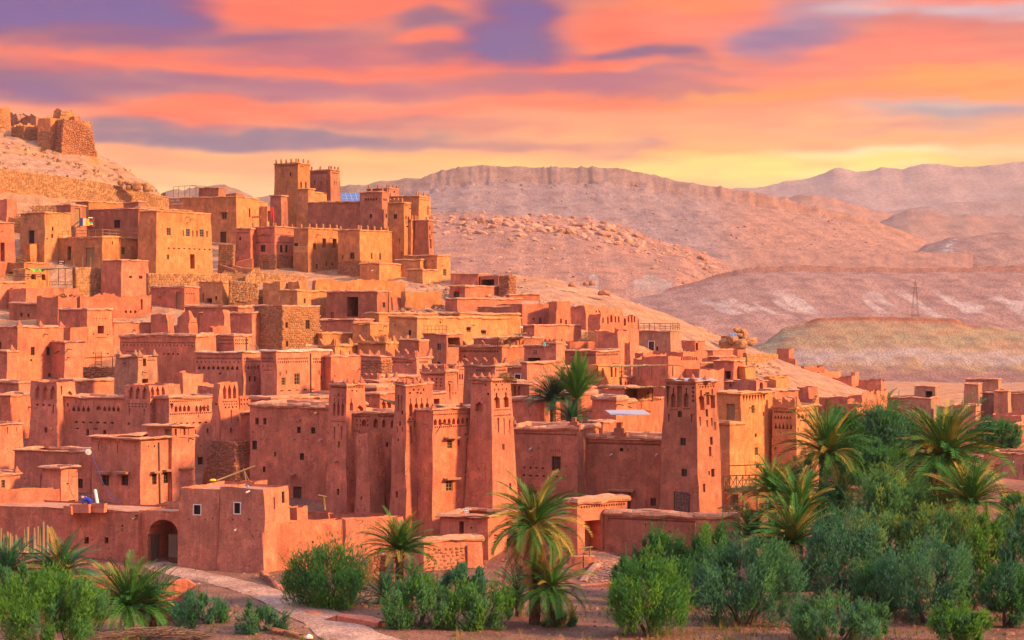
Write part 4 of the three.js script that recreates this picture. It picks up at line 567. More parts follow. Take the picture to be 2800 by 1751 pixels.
B(217, 357, 874, 938, 1410, { a: 32, t: .006, capm: 'pinkcap', cap: .18, L: 'r 224 990 335 1007 7;t 224 1020 340 1042 6;t 228 1066 340 1081 6;T 238 1095 325 1114 5', R: 'r 372 992 664 1010 20;h 368 1022 664 1040 15;w 412 1178 448 1252 1 2;w 531 1138 584 1248 1 2;r 702 994 856 1010 10;h 702 1022 852 1040 8;w 777 1160 793 1198;w 819 1160 835 1198;v 681 950 684 1365;n 392 1125 402 1160;n 450 1110 460 1145;o 375 1290 740 1302 5;n 758 1110 768 1150;n 845 1110 855 1145' });
T('plain_pink_house', 'plain pink house with one window right of the white coped house', 'house', { m: 'p' });
B(858, 874, 1338, 990, 1300, { a: 52, wL: 6, cap: .26, R: 'o 905 1155 918 1172', fin: 'horn R 6 .8' }); B(1330, 1342, 1397, 985, 1290, { a: 45, wL: 3, d: 198, stone: [0, .9], ss: .28, sm: 'stoner', R: 'w 1340 1150 1364 1205', cap: .12 });
T('horned_house', 'house with a row of pointed horns above the plain pink wall', 'house', { m: 'o' });
B(760, 915, 1442, 888, 1080, { a: 36, fin: 'horn L 2;horn R 5', cap: .24, L: 'h 828 858 842 880' }); B(1128, 1390, 1605, 862, 1050, { a: 30, d: 219, fin: 'horn L 3;horn R 4', cap: .24 });
T('dentil_house', 'house with horned parapet and a square dark doorway', 'house', { m: 'd' });
B(1390, 1675, 1824, 1000, 1290, { a: 28, fin: 'horn L 4;horn R 2', L: 'r 1396 1026 1642 1042 17;H 1424 1130 1478 1180;b 1610 1052 0 0 6', R: 'r 1702 1022 1786 1042 8', cap: .26, m: 'p' });
B(1395, 1405, 1690, 1185, 1300, { a: 50, wL: 2, d: 186, cap: .26 });
T('yellow_porch_house', 'house with a railed roof terrace and yellow lit porch', 'house', { m: 'd' });
B(1742, 1955, 2112, 775, 1100, { a: 30, t: .012, L: 'w 1872 858 1908 922 1 2;W 1872 1030 1903 1065', R: 'H 1974 802 2086 892', cap: .16 });
B(1690, 1700, 1762, 830, 1060, { a: 40, wL: 3, d: 212, m: 'd' });
Z(5); T('merlon_house', 'long house with dentils and scattered horned merlons', 'house', { m: 'd' });
B(-290, 247, 467, 898, 1110, { a: 22, L: 'r -270 922 220 940 22;h -110 968 -96 990;b -100 995 0 0 6', R: 'h 407 1032 424 1070', fin: 'horn L 4 .8;horn R 4 .8', cap: .28 }).m = 'd';
T('clothesline_house', 'house with a planted dark alcove below the washing', 'house', { m: 'p' });
B(460, 650, 850, 890, 1060, { a: 30, L: 'H 490 992 610 1040;n 548 920 558 960;n 566 920 576 960', cap: .24, d: 208 }); B(640, 752, 832, 862, 1060, { a: 30, d: 205, L: 'a 765 905 800 945 2', R: '', fin: 'step L 3 .6;step R 2 .6' }); B(478, 485, 800, 1045, 1110, { a: 55, wL: 1, d: 199, cap: .22 }); B(180, 225, 632, 815, 930, { a: 40, d: 222, wL: 4, m: 'd' });
T('frieze_house', 'reddish house with a brick frieze behind the tall palm', 'house', { m: 'd' });
B(832, 1135, 1358, 940, 1120, { a: 28, L: 'r 890 958 1125 974 18', R: 'r 1142 955 1345 972 16', cap: .24, d: 207, fin: 'cone R 2 .6' });
T('broken_pillar_house', 'broken wall with a tall pillar below the railed roof', 'ruin', { m: 'r' });
B(1405, 1450, 1492, 832, 1060, { jag: .5, amp: .15, a: 20, min: 1.4, d: 212 }); B(1480, 1795, 1812, 975, 1120, { a: 12, jag: .4, amp: .12, d: 205, min: 3 }); B(1795, 1810, 2098, 978, 1150, { a: 50, wL: 4, jag: .25, d: 203, R: 'q 1930 985 2085 1015 8;E 2012 1110 2030 1150;h 2010 1110 2030 1145' }); B(1570, 1580, 1795, 930, 1010, { a: 45, wL: 2, jag: .6, d: 214 });
T('cube_room', 'small cube house with one black doorway on the slope', 'house', { m: 'r' });
B(1928, 2065, 2158, 838, 960, { a: 28, R: 'H 2070 852 2093 924', cap: .14 });
T('hillside_house', 'stepped houses at the right shoulder of the hill', 'house', { m: 'r' });
B(1935, 1945, 2180, 925, 1040, { a: 45, wL: 3, jag: .3 }); B(2165, 2230, 2420, 925, 1010, { a: 30, cap: .14 }); B(2180, 2290, 2440, 990, 1090, { a: 30, cap: .14, d: 222 });
T('tower_house', 'slim house with a blue panel on its roof at the hill edge', 'house', { m: 'r' });
Z(6); B(-80, 47, 112, 362, 530, { a: 32, cap: .1, R: 'n 76 402 84 432' });
T('window_block', 'orange house with a single bright framed window', 'house', { m: 'o' });
B(-20, 10, 112, 540, 740, { a: 42, wL: 5, jag: .2, R: 'w 50 643 74 690' }); B(108, 116, 200, 612, 745, { a: 48, wL: 4, d: 211, R: 'k 130 712 192 730 4', cap: .1 });
T('arcade_house', 'dark house with a carved arcade frieze at the hill foot', 'house', { m: 'd' });
B(-60, 192, 204, 742, 830, { a: 12, min: 5, d: 197, L: 'a -20 752 188 782 8', cap: .12 }); B(198, 212, 274, 715, 830, { a: 40, wL: 3, d: 196, m: 'p', R: 'A 234 742 262 828', cap: 0, jag: .35 });
Z(9); T('brick_door_house', 'dark house with a brick orange doorway beside the hillside', 'house', { m: 'r' });
B(2245, 2425, 2470, 30, 320, { a: 14, min: 4, L: 'H 2345 120 2400 195;h 2440 0 2450 10', cap: .14, d: 210 }); B(2100, 2108, 2330, 90, 330, { a: 48, wL: 4, jag: .4, d: 203, amp: .15 }); B(2100, 2112, 2240, 50, 200, { a: 45, wL: 3, d: 212, cap: .12 });
B(2262, 2330, 2450, 328, 700, { a: 22, d: 172, L: '', m: 'd', min: 4 });

// ---- lower rows, centre and right
Z(9); T('white_window_house', 'house with white framed windows behind the palms', 'house', { m: 'd' });
B(298, 838, 900, 95, 420, { a: 16, L: 'W 372 152 424 226 1 3;W 556 192 618 252 1 3;W 828 110 870 180 1 3;b 510 130 0 0 7;b 696 128 0 0 7;k 428 180 486 240 2;k 590 160 660 220 2;o 452 165 500 178 2;o 560 165 660 178 3', cap: .26 });
T('pergola_house', 'terrace house with an arcade frieze under a reed pergola', 'house', { m: 'p' });
B(1028, 1386, 1800, 186, 470, { a: 28, L: 'a 1036 200 1378 252 13;H 1250 302 1275 335;h 1090 255 1100 268', R: 'a 1396 194 1785 258 15', cap: .2 });
B(1345, 1505, 1785, 405, 520, { a: 24, d: 180, cap: .2, m: 'd' }); B(1390, 1400, 1520, 290, 420, { a: 40, wL: 3, d: 184, m: 'p', cap: .3 });
Z(9); T('yellow_door_house', 'house with yellow framed doors under the reed pergola', 'house', { m: 'o' });
B(1062, 1150, 1372, 60, 210, { a: 26, d: 199, R: 'Y 1188 92 1206 175;D 1270 85 1290 178;Y 1310 88 1326 178', cap: 0 });
T('pink_vault_house', 'pale pink house with rounded coping and brick frieze', 'house', { m: 'p' });
B(940, 985, 1330, 405, 640, { a: 46, wL: 5, R: 'r 1028 415 1290 430 16', cap: .45, over: .15 }); B(1315, 1325, 1406, 400, 600, { a: 45, wL: 3, cap: .4, d: 175, R: 'b 1335 430 0 0 8' }); B(1400, 1408, 1470, 425, 600, { a: 45, wL: 3, cap: .35, d: 177, R: 'b 1410 450 0 0 8' }); B(1005, 1050, 1095, 285, 420, { a: 35, d: 186, cap: .35, R: 'h 1055 308 1070 332' }); B(975, 985, 1200, 350, 430, { a: 50, d: 184, wL: 3, cap: .4 });
T('step_merlon_house', 'two small houses joined under stepped merlons left of the palms', 'house', { m: 'p' });
B(355, 497, 642, 440, 720, { a: 34, R: 'H 569 525 604 578', cap: .34, fin: 'step R 2' }); B(600, 642, 795, 400, 700, { a: 46, wL: 5, d: 169, cap: .3 });
T('low_roof_house', 'low house with stones on its flat roof and a yellow window', 'house', { m: 'd' });
B(560, 985, 1078, 605, 790, { a: 16, min: 5, L: '', R: 'w 1000 650 1023 728 1 2', cap: .14 }); B(1070, 1195, 1215, 608, 780, { a: 14, min: 3, d: 163 });
T('arched_window_house', 'house with an arched window and a row of leaf shaped niches', 'house', { m: 'p' });
B(1198, 1465, 1770, 532, 800, { a: 34, t: .012, L: 'w 1364 590 1420 666 1 2', R: 'a 1478 600 1530 720 2;A 1538 635 1576 722;a 1592 590 1750 722 4;b 1530 560 0 0 6', cap: .14 });

// ---- fortified kasbah at the lower left
Z(7); T('four_tower_kasbah', 'crumbling kasbah with three carved towers at the left', 'kasbah', { m: 'p' });
B(300, 533, 690, 212, 900, { a: 32, t: .055, d: 174, L: 'a 318 250 528 385 3;h 338 338 356 366;h 420 325 440 362;h 488 330 505 365;o 320 430 545 450 4;s 325 440 335 500;s 408 440 420 510;s 490 440 505 520;h 412 650 442 700;b 490 655 0 0 3', R: 's 568 260 582 345;a 630 305 674 358;h 556 340 570 365', jag: .2, m: 'p' });
B(590, 1182, 1200, 378, 900, { a: 12, d: 172, min: 4, L: 'k 668 448 850 500 4;a 900 445 945 490 1;k 960 448 1130 500 4;h 626 420 642 455;h 808 668 834 732;h 965 675 993 740;h 1155 550 1172 580;o 680 595 1085 615 6;o 680 655 940 670 3;s 645 480 655 520;s 838 480 848 530;s 1018 490 1028 530', cap: .22 });
B(1170, 1395, 1578, 245, 905, { a: 32, t: .045, d: 170, L: 'a 1200 262 1388 385 3;h 1225 360 1250 390;h 1350 360 1372 390;t 1195 425 1385 440 6;t 1195 450 1385 465 6;o 1245 465 1330 482 3;s 1205 470 1220 540;s 1345 475 1358 540;h 1200 605 1218 628', R: 'a 1404 260 1555 375 3;t 1410 425 1565 440 7;o 1420 455 1560 470 5;o 1430 440 1540 455 4;s 1432 470 1448 590;s 1535 470 1550 560', jag: .22 });
B(1540, 1552, 1694, 235, 700, { a: 46, wL: 4, d: 173, R: 'r 1570 408 1680 418 6', jag: .15, m: 'p' });
B(1570, 1585, 2045, 378, 905, { a: 44, wL: 4, d: 169, m: 'p', R: 'a 1632 440 1790 502 4;a 1828 437 1970 500 4;r 1590 512 1990 526 20;r 1590 398 1900 408 16;t 1594 425 1630 500;o 1610 600 2020 618 7;s 1720 530 1730 570;s 1860 530 1868 560;h 1812 672 1838 730;h 1940 660 1958 705;b 1905 455 0 0 8;w 1856 928 1907 1040;h 1880 820 1890 830;p 1800 755 0 0 5;o 1805 820 1825 840', cap: .2 });
B(2000, 2068, 2235, 228, 1160, { a: 42, t: .035, d: 163, L: 'o 2015 420 2040 445', R: 'a 2085 245 2225 380 3;r 2090 400 2230 412 8;o 2095 425 2235 440 6;o 2100 450 2235 470 4;s 2165 490 2178 610;h 2160 655 2182 702;h 2110 655 2118 668;h 2228 570 2240 590;o 2115 930 2140 960', jag: .2 });
B(2180, 2200, 2262, 785, 1160, { a: 40, t: .14, d: 161.5, wL: 3, stone: [0, .98], ss: .28, sm: 'stoner', jag: .2 });
T('old_watchtower', 'older grey tower with horned corners behind the carved kasbah', 'tower', { m: 'g' });
Z(3); B(1090, 1290, 1478, 988, 1400, { a: 34, t: .03, d: 182, R: 'H 1334 1190 1390 1240;H 1341 1000 1371 1070;r 1300 1010 1335 1020 3;r 1380 1010 1455 1020 4', L: '', fin: 'cone L 2;cone R 2', cap: .14 }).m = 'g';
T('stub_tower', 'roofless stub of a tower right of the grey horned tower', 'ruin', { m: 'p' });
B(1545, 1710, 1898, 1115, 1400, { a: 34, t: .02, d: 184, jag: .8, amp: .2, L: '' });
T('sunlit_yard_house', 'low houses with sunlit parapets left of the grey horned tower', 'house', { m: 'p' });
B(560, 690, 1098, 1218, 1420, { a: 46, d: 186, cap: .24 }); B(-60, 170, 312, 1235, 1420, { a: 30, d: 185, cap: .24 }); B(-80, 95, 300, 1355, 1500, { a: 22, d: 179, cap: .22 }); B(1860, 2030, 2080, 1232, 1420, { a: 22, d: 180, jag: .3, min: 3 });
Z(7); T('roof_slab_house', 'block house with four small windows and projecting roof slabs', 'house', { m: 'p' });
B(860, 1313, 1818, 768, 1400, { a: 36, t: .004, d: 156, L: 'W 955 1098 1022 1197;c 925 1062 1045 1084;W 1136 1098 1202 1197;c 1106 1062 1224 1082;s 918 800 930 870;s 1094 800 1104 890;s 1262 800 1270 880;r 900 785 950 795 4;r 1075 785 1125 795 4;r 1240 785 1290 795 4', R: 'W 1428 1085 1470 1188;c 1412 1062 1482 1078;W 1535 1075 1580 1176;c 1522 1046 1590 1062;W 1668 1050 1710 1148;W 1736 1047 1772 1146;c 1655 1022 1795 1040;a 1660 795 1788 1012 2;v 1486 792 1498 1385 1 1;n 1388 820 1398 836;n 1442 818 1456 838', cap: .14, over: .3, max: 16 });
B(1380, 1612, 1818, 645, 900, { a: 36, d: 158.5, L: 'E 1546 665 1602 720', R: 'h 1640 662 1660 730;h 1722 655 1740 725;s 1690 665 1696 720;s 1768 665 1774 720', cap: .14, over: .3, low: -6 });
T('walled_yard_house', 'yard wall with a black doorway behind the round topped merlons', 'house', { m: 'r' });
B(138, 852, 880, 892, 1440, { a: 14, d: 161, min: 4, L: 'H 376 1092 467 1240;w 720 1133 775 1222;o 220 1125 235 1140', cap: .2, jag: 0 });
T('yard_annex', 'narrow lean to with a slab roof in the walled yard', 'annex', { m: 'p' });
B(540, 568, 722, 1040, 1480, { a: 40, wL: 2.5, d: 151, R: 'h 478 1380 495 1410;h 505 1350 512 1410;H 640 1335 705 1425;o 620 1170 640 1190', cap: .12, over: .22, max: 6 });
T('pink_square_tower', 'square tower with a pale vertical stain at the left edge', 'tower', { m: 'p' });
B(-130, -70, 206, 632, 1250, { wL: 5, d: 168, t: .02, R: 's 62 645 72 710;s 150 650 158 690;h 175 835 183 845;h 65 850 73 860', fin: 'step R 3 .4', cap: .12 });
T('peaked_wall_house', 'low house with a small barred window and pointed corners', 'house', { m: 'p' });
B(-90, -40, 190, 1100, 1480, { a: 42, wL: 4, d: 152, R: 'w 10 1145 44 1220 1 2', fin: 'cone R 2 .8', cap: .16 });
T('crenellated_wall', 'lit yard wall with round topped merlons', 'wall', { m: 'p' });
B(-60, -20, 555, 1240, 1480, { a: 60, d: 148, wL: 1, jag: .15, max: 18, amp: .1 });
T('battlement', 'little stepped battlement standing on the long perimeter wall', 'wall', { m: 'p' });
Z(11); B(664, 672, 818, 244, 310, { a: 18, d: 141.5, by: 1, wL: .6, wR: .5, cap: 0, jag: .12, low: -.2 }); B(664, 815, 820, 240, 300, { a: 10, d: 141.2, by: 1, wR: .45, cap: 0, jag: .1, low: -.2, min: .4 }); B(842, 975, 980, 240, 300, { a: 10, d: 141, by: 1, wR: .45, cap: 0, jag: .1, low: -.2, min: .4 });
T('perimeter_wall', 'long low wall left of the arched gate', 'wall', { m: 'r' });
B(-140, 1298, 1310, 306, 800, { a: 8, d: 140.5, min: 5, jag: .08, amp: .1, L: 'h 788 545 830 610;h 977 548 1014 608;o 745 436 760 450;o 1022 430 1036 444;o 855 564 868 578;o 952 570 964 584;o 1052 562 1066 578;o 902 650 916 664;o 1008 648 1022 662;o 870 738 882 752;o 952 736 966 750;b 1145 465 0 0 5 ;o 1135 430 1155 455;h 1262 340 1290 370;b 1275 360 0 0 6' });
T('arched_gate', 'gatehouse with a dark horseshoe arch and weathered plank leaf', 'gate', { m: 'p' });
B(1300, 1698, 1712, 304, 800, { a: 7, d: 139.6, min: 3, jag: .1, amp: .05, L: 'G 1383 382 1676 796' });
T('corner_bastion', 'squat corner house with two barred white framed windows', 'house', { m: 'p' });
B(1694, 2058, 2080, 92, 905, { a: 8, d: 137.4, min: 6, amp: .12, t: .03, jag: .15, L: 'g 1816 246 1879 334;o 1762 374 1776 388;o 1915 376 1930 390' });
Z(12); B(-165, 240, 475, 90, 1010, { a: 26, d: 135.6, max: 7, amp: .1, t: .03, jag: .12, L: 'g -33 226 22 325;o 0 384 0 384;o 95 370 115 390;p 110 110 0 0 5;o -58 376 -42 390;p -14 470 -4 514 3', R: 'n 336 172 348 285;w 412 118 438 228', m: 'p' });
B(5, 150, 220, 30, 120, { a: 20, d: 141, jag: .1, low: -1, min: 2 });
T('sweeping_wall', 'high sweeping wall with a pebbled top in front of the central kasbah', 'wall', { m: 'p' });
B(120, 160, 980, 416, 955, { a: 62, d: 136.2, wL: 1, jag: .1, amp: .12, R: 'o 690 582 712 606;h 1155 630 1165 652;o 908 590 920 604', max: 17 });
B(960, 1000, 1545, 372, 860, { a: 66, d: 142.5, wL: 1, jag: .12, amp: .12, max: 15, R: 'h 1156 630 1168 654' });
T('rubble_pillar', 'broken brick pillar beside the dark doorway', 'ruin', { m: 'r' }); B(470, 560, 664, 228, 420, { a: 25, d: 141, jag: .4, amp: .15, by: 1, low: -1 });
T('inner_yard_wall', 'low inner walls of the roofless yard below the central kasbah', 'wall', { m: 'r' });
B(560, 848, 858, 312, 400, { a: 10, d: 147, min: .5, jag: .1, by: 1 }); B(860, 1370, 1390, 340, 420, { a: 6, d: 145.5, min: .8, jag: .15, by: 1 });

// ---- big dark house and the central kasbah
Z(8); T('big_dark_house', 'big dark house with scattered grilles left of the central kasbah', 'house', { m: 'r' });
B(118, 905, 940, 470, 1440, { a: 17, d: 158, t: .008, min: 6, cap: .34, over: .14, L: 'h 163 562 194 624;h 238 562 267 624;w 556 645 590 705;w 687 650 728 710;w 134 775 179 860 1 0;w 582 893 621 957;w 341 880 358 924;w 233 1018 259 1072;D 518 1207 598 1365;p 790 752 0 0 6;o 528 760 542 776;o 210 755 222 768;o 136 685 150 702;o 205 632 215 642;c 498 1086 548 1096;b 750 505 0 0 7' });
B(118, 310, 870, 392, 800, { a: 40, d: 168, m: 'p', cap: .3, low: -6 });
T('rough_yard_wall', 'rough pierced wall between the two kasbahs', 'wall', { m: 'r' }); B(-30, 20, 150, 345, 700, { a: 40, wL: 3, jag: .3, amp: .25, d: 176, R: 'o 20 380 130 400 4;o 20 420 130 440 4' }); B(20, 110, 130, 525, 1000, { a: 18, d: 166, min: 3, cap: .2 });
T('central_kasbah', 'tallest central kasbah with three tapering carved towers', 'kasbah', { m: 'r' });
B(872, 1022, 1192, 252, 1470, { a: 40, t: .036, d: 152.5, m: 'r', L: 'r 880 268 1015 282 8;a 938 325 955 358;o 905 345 918 360;o 975 345 990 360;k 886 380 1004 540 3;r 875 588 1010 600 10;h 938 622 948 640;s 900 645 912 765;s 968 640 982 760;h 938 785 956 838;h 931 1228 952 1286;h 902 498 918 530;b 935 965 0 0 3', R: 'r 1035 265 1180 282 10;o 1065 295 1085 315;o 1110 300 1125 318;k 1052 375 1082 510;a 1115 440 1180 515;o 1055 320 1075 340', fin: 'cone L 2 .8;cone R 3 .8', cap: .2 });
B(1040, 1472, 1490, 522, 1440, { a: 12, t: .01, d: 151.5, min: 4, m: 'r', L: 'r 1092 542 1245 556 11;r 1325 542 1465 556 10;a 1165 570 1208 640;t 1110 575 1160 610 3;t 1112 620 1160 655 3;t 1212 575 1245 610 2;t 1212 620 1245 655 2;a 1275 562 1318 655;a 1355 570 1388 650;a 1438 575 1462 655;r 1088 676 1130 690 4;s 1135 680 1145 770;h 1388 790 1411 836;v 1285 690 1338 1055 1 1;v 1352 990 1352 1062 1 1;v 1352 1062 1388 1375 1 1;v 1388 1375 1410 1420 1 1;b 1180 730 0 0 3', cap: .22 });
B(1132, 1236, 1345, 690, 1440, { a: 38, t: .028, d: 149, m: 'r', cap: .0, jag: .3, L: 'h 1154 1298 1168 1330' });
B(1480, 1578, 1824, 256, 1500, { a: 44, t: .035, d: 147.5, m: 'r', L: 's 1500 345 1515 500;s 1534 350 1546 480;h 1506 490 1522 530;h 1537 490 1553 530;r 1485 598 1512 608 3;h 1516 595 1532 635;s 1494 645 1503 700;s 1540 645 1550 700;h 1500 755 1514 782;h 1482 1250 1504 1310', R: 'r 1588 263 1798 280 12;h 1645 288 1662 306;o 1690 290 1705 305;h 1740 285 1752 308;o 1605 318 1630 338;o 1678 315 1700 335;o 1710 320 1730 338;k 1600 375 1806 542 4;o 1595 562 1800 578 6;r 1590 590 1640 604 5;r 1705 588 1815 602 9;w 1655 592 1682 655 1 2;s 1622 640 1638 800;s 1708 640 1722 800;s 1785 640 1798 780;h 1676 748 1702 784;h 1699 865 1722 922;h 1686 1255 1706 1312;n 1735 640 1760 655', fin: 'cone L 2 .8;cone R 4 .8', cap: .2 });
B(1800, 1830, 2375, 494, 1500, { a: 46, t: .006, d: 146.8, wL: 4, m: 'p', R: 'a 1834 555 2345 618 12;r 1846 630 2340 644 26;r 1835 515 2335 528 28;b 1915 610 0 0 12;w 1969 767 2016 850 1 2;c 1938 738 2050 752;w 2174 757 2222 840 1 2;c 2145 726 2258 742;h 2066 770 2086 822;w 1956 1147 2019 1252 1 2;c 1930 1122 2058 1138;w 2153 1117 2217 1230 1 2;c 2135 1090 2252 1106;h 2290 690 2302 722;h 2133 705 2147 735;s 2030 640 2042 735;s 2178 630 2188 690;s 2316 620 2324 690', fin: 'step R 3 .5', cap: .2 });
Z(9); B(-42, 150, 332, 208, 1470, { a: 40, t: .037, d: 147.6, m: 'r', L: 'r -30 232 70 246 8;h 88 238 102 262;h 110 325 128 348;a 0 405 70 500', R: 'r 160 218 325 232 10;h 188 240 202 262;h 245 238 256 258;t 172 285 320 310 8;k 172 325 228 470;k 262 322 312 462;t 172 330 190 465;r 172 478 335 490 12;r 172 530 340 544 12;h 226 548 252 592;s 208 560 224 700;s 265 560 276 720;s 318 580 328 720;w 250 808 274 866 1 2;h 318 1175 338 1238', fin: 'cone L 3 .8;cone R 2 .8', cap: .2 });
Z(8); B(1728, 1950, 2062, 140, 520, { a: 30, t: .03, d: 168, m: 'r', L: 'r 1765 150 1935 164 8;t 1815 190 1940 215 6;t 1812 222 1940 245 6;t 1810 252 1940 275 6;a 1855 300 1915 345', R: 'r 1962 152 2035 162 6;s 1985 240 2000 390;h 1982 360 1994 396;t 2015 320 2055 350 3', fin: 'horn L 3 .9;horn R 2 .9', cap: .24 }).m = 'r';
B(2055, 2068, 2182, 80, 380, { a: 44, wL: 4, d: 186, m: 'p', R: 'k 2074 125 2170 200 4;r 2070 100 2170 112 9;o 2080 240 2160 252 4', fin: 'cone R 4 .7', cap: .2 });
B(1180, 1330, 1490, 340, 560, { a: 24, d: 163, m: 'r', R: 'a 1350 395 1390 480 1;a 1395 400 1440 470 1', cap: .22 }); B(1185, 1320, 1500, 225, 420, { a: 24, d: 169, fin: 'horn L 3 .8;horn R 3 .8', cap: .34 }); B(1190, 1300, 1470, 285, 420, { a: 20, d: 166, cap: .4 });
B(1800, 1812, 1952, 340, 520, { a: 44, wL: 3, d: 165, m: 'p', cap: .2, R: 'H 1842 380 1895 440' });
Z(9); T('frieze_tower', 'square horned house behind the right tower of the central kasbah', 'house', { m: 'd' });
B(-110, 182, 300, 80, 400, { a: 26, d: 178, L: 'r 0 108 152 124 10', R: 'r 194 106 290 122 9', fin: 'horn L 4 .9;horn R 2 .9', cap: .24 });
T('sheet_shed', 'small shed with a brown panelled wall below the white windows', 'shed', { m: 'd' }); B(336, 505, 530, 250, 430, { a: 16, d: 181, min: 2, L: 'n 350 262 430 345 2;n 440 262 500 340', cap: .1 }); B(330, 385, 470, 230, 300, { a: 28, d: 186, cap: .25 });

// ---- the long dark wall and the carved tower
Z(9); T('long_dark_house', 'long dark house with one big paned window and a dentil frieze', 'house', { m: 'd' });
B(300, 962, 1002, 678, 1500, { a: 12, d: 157, min: 5, L: 'r 378 706 950 722 34;W 716 922 802 1058;p 530 835 0 0 5;s 700 855 820 885 6;o 432 1022 660 1038 4;o 425 1100 860 1116 7;o 525 920 535 932;o 660 838 672 850;o 595 838 605 850;o 850 1012 862 1026;o 895 1252 910 1264', cap: .34, over: .12, fin: 'step L 2' });
B(950, 1762, 1800, 772, 1500, { a: 11, d: 156, min: 5, L: 'r 962 794 1740 812 46;D 1328 1285 1458 1470;W 1646 1315 1698 1388;c 1262 1232 1500 1250;p 1290 878 0 0 5;p 1712 876 0 0 5;h 1358 845 1388 875', cap: .34, over: .12, fin: 'step L 1 1.3', m: 'd' });
T('carved_tower', 'tapering tower with the richest carving and a hanging rug', 'tower', { m: 'd' });
B(1782, 2076, 2264, 228, 1500, { a: 32, t: .036, d: 150.5, m: 'd', L: 'r 1792 240 2065 250 16;t 1788 262 1826 480 1;t 1796 280 1818 300 1;k 1838 280 1880 460 1;n 1895 262 1940 460;k 1958 280 2004 460 1;t 2030 270 2060 300 1;t 2030 310 2060 340 1;t 2030 350 2060 380 1;t 2030 390 2060 420 1;t 1790 270 1820 300 1;t 1790 310 1820 340 1;t 1790 350 1820 380 1;t 1790 390 1820 420 1;W 1900 498 1940 555;s 1810 525 1824 600;s 2025 525 2040 600;r 1800 478 1890 490 8;r 1950 470 2020 482 6;W 1925 748 1978 820;W 1936 1042 1988 1112', R: 'r 2090 240 2250 252 10;t 2100 260 2250 285 6;k 2095 300 2150 490 1;n 2160 320 2200 440;k 2205 290 2250 470 1;s 2105 550 2120 640;s 2170 580 2186 650;s 2215 560 2230 640;s 2245 600 2260 680;w 2165 480 2185 550;b 2150 340 0 0 10;h 2206 740 2230 815;h 2216 1040 2246 1116;n 2196 830 2218 920;n 2140 1180 2160 1260;h 2190 1060 2204 1100', cap: .16, fin: 'cone L 3;cone R 1' });
T('front_room', 'single low room with square vents beside the palm and paved ramp', 'house', { m: 'p' });
Z(13); B(855, 962, 1420, 236, 690, { a: 52, d: 143, R: 'r 985 242 1405 262 18;H 1025 388 1190 680', cap: .42, over: .2, max: 9, m: 'p' });
T('front_wall', 'front wall with rounded coping right of the single low room', 'wall', { m: 'd' });
B(1215, 2075, 2090, 372, 740, { a: 12, d: 141.5, wR: .8, cap: .4, over: .1, L: 'r 1240 380 2060 396 40;h 1562 570 1600 690;p 1840 486 0 0 5;n 1592 420 1600 450', min: .6 }); B(2068, 2086, 2480, 380, 740, { a: 72, d: 140.2, wL: .6, cap: .4, over: .1, max: 14, min: .6 });
Z(12); T('yard_house', 'low slab roofed house with a dark doorway beside the stone fence', 'house', { m: 'r' });
B(1900, 2338, 2600, 365, 950, { a: 22, d: 141.5, L: 'H 2074 400 2118 560;o 2180 450 2200 470', R: 'H 2522 560 2560 640;t 2480 580 2560 592 5;W 2510 410 2545 430', cap: .2, over: .26, max: 9 });
T('stone_fence', 'low yard wall of stones set in mud beside the young palm', 'wall', { m: 'p' });
{ const b = B(1660, 1745, 2292, 605, 925, { a: 62, d: 137, cap: .3, max: 10 }); FENCE = b; }

// ---- kasbah at the right and houses across the gardens
Z(10); T('ochre_kasbah', 'sunlit ochre kasbah with a wooden balcony at its foot', 'kasbah', { m: 'o' });
B(153, 337, 590, 262, 1100, { a: 38, d: 166, t: .01, m: 'o', L: 'E 232 335 294 464', R: 't 350 270 520 320 8;w 416 345 439 405;w 440 655 465 714;h 441 553 455 580;s 437 628 462 642 5;Y 257 752 292 862;c 248 730 332 745;h 450 785 470 810;n 500 395 508 425', cap: .14 });
B(170, 255, 362, 490, 700, { a: 45, d: 163.5, cap: .3, wL: 3, max: 2.5, min: 1 , low: -5});
B(572, 745, 908, 368, 900, { a: 34, d: 168, t: .01, m: 'p', L: 'r 582 388 720 404 11;T 582 418 712 445 6;T 582 470 720 520 5;t 625 545 665 568 3;h 585 655 597 668', R: 'r 748 375 895 392 14;a 750 405 890 438 5;p 850 458 0 0 9;s 755 510 764 545', fin: 'horn L 3 1.1;horn R 2 1.1', cap: .2 }).m = 'o';
B(480, 560, 760, 245, 500, { a: 40, d: 182, m: 'r', cap: .2, R: 'p 670 300 0 0 8', low: -6 });
T('ruined_row', 'row of ruined low walls right of the ochre kasbah', 'ruin', { m: 'r' });
B(840, 1130, 1140, 292, 460, { a: 14, d: 200, min: 3, jag: .2 }); B(890, 1190, 1200, 352, 520, { a: 12, d: 192, min: 3, jag: .3 }); B(1130, 1225, 1412, 262, 330, { a: 20, d: 214, jag: .5, amp: .2 }); B(1195, 1215, 1412, 300, 480, { a: 55, d: 199, wL: 2, jag: .6, amp: .25 }); B(745, 832, 906, 205, 330, { a: 24, d: 206, jag: .3 }); B(660, 670, 760, 215, 330, { a: 45, d: 208, wL: 2, jag: .9, amp: .25 }); B(512, 590, 690, 140, 250, { a: 30, d: 214, jag: .4, m: 'o' });
Z(6); T('slope_ruin', 'jagged line of melted mud walls crossing the sandy slope', 'ruin', { m: 'r' });
B(640, 735, 905, 640, 705, { a: 30, jag: .7, amp: .25 }); B(735, 990, 1032, 690, 800, { a: 26, jag: .6, amp: .25 }); B(995, 1235, 1262, 715, 815, { a: 24, jag: .8, amp: .25 }); B(985, 1020, 1046, 655, 720, { a: 30, jag: .4, amp: .25 });
T('hillside_ruin', 'broken mud blocks on the slope above the arcade house', 'ruin', { m: 'r' });
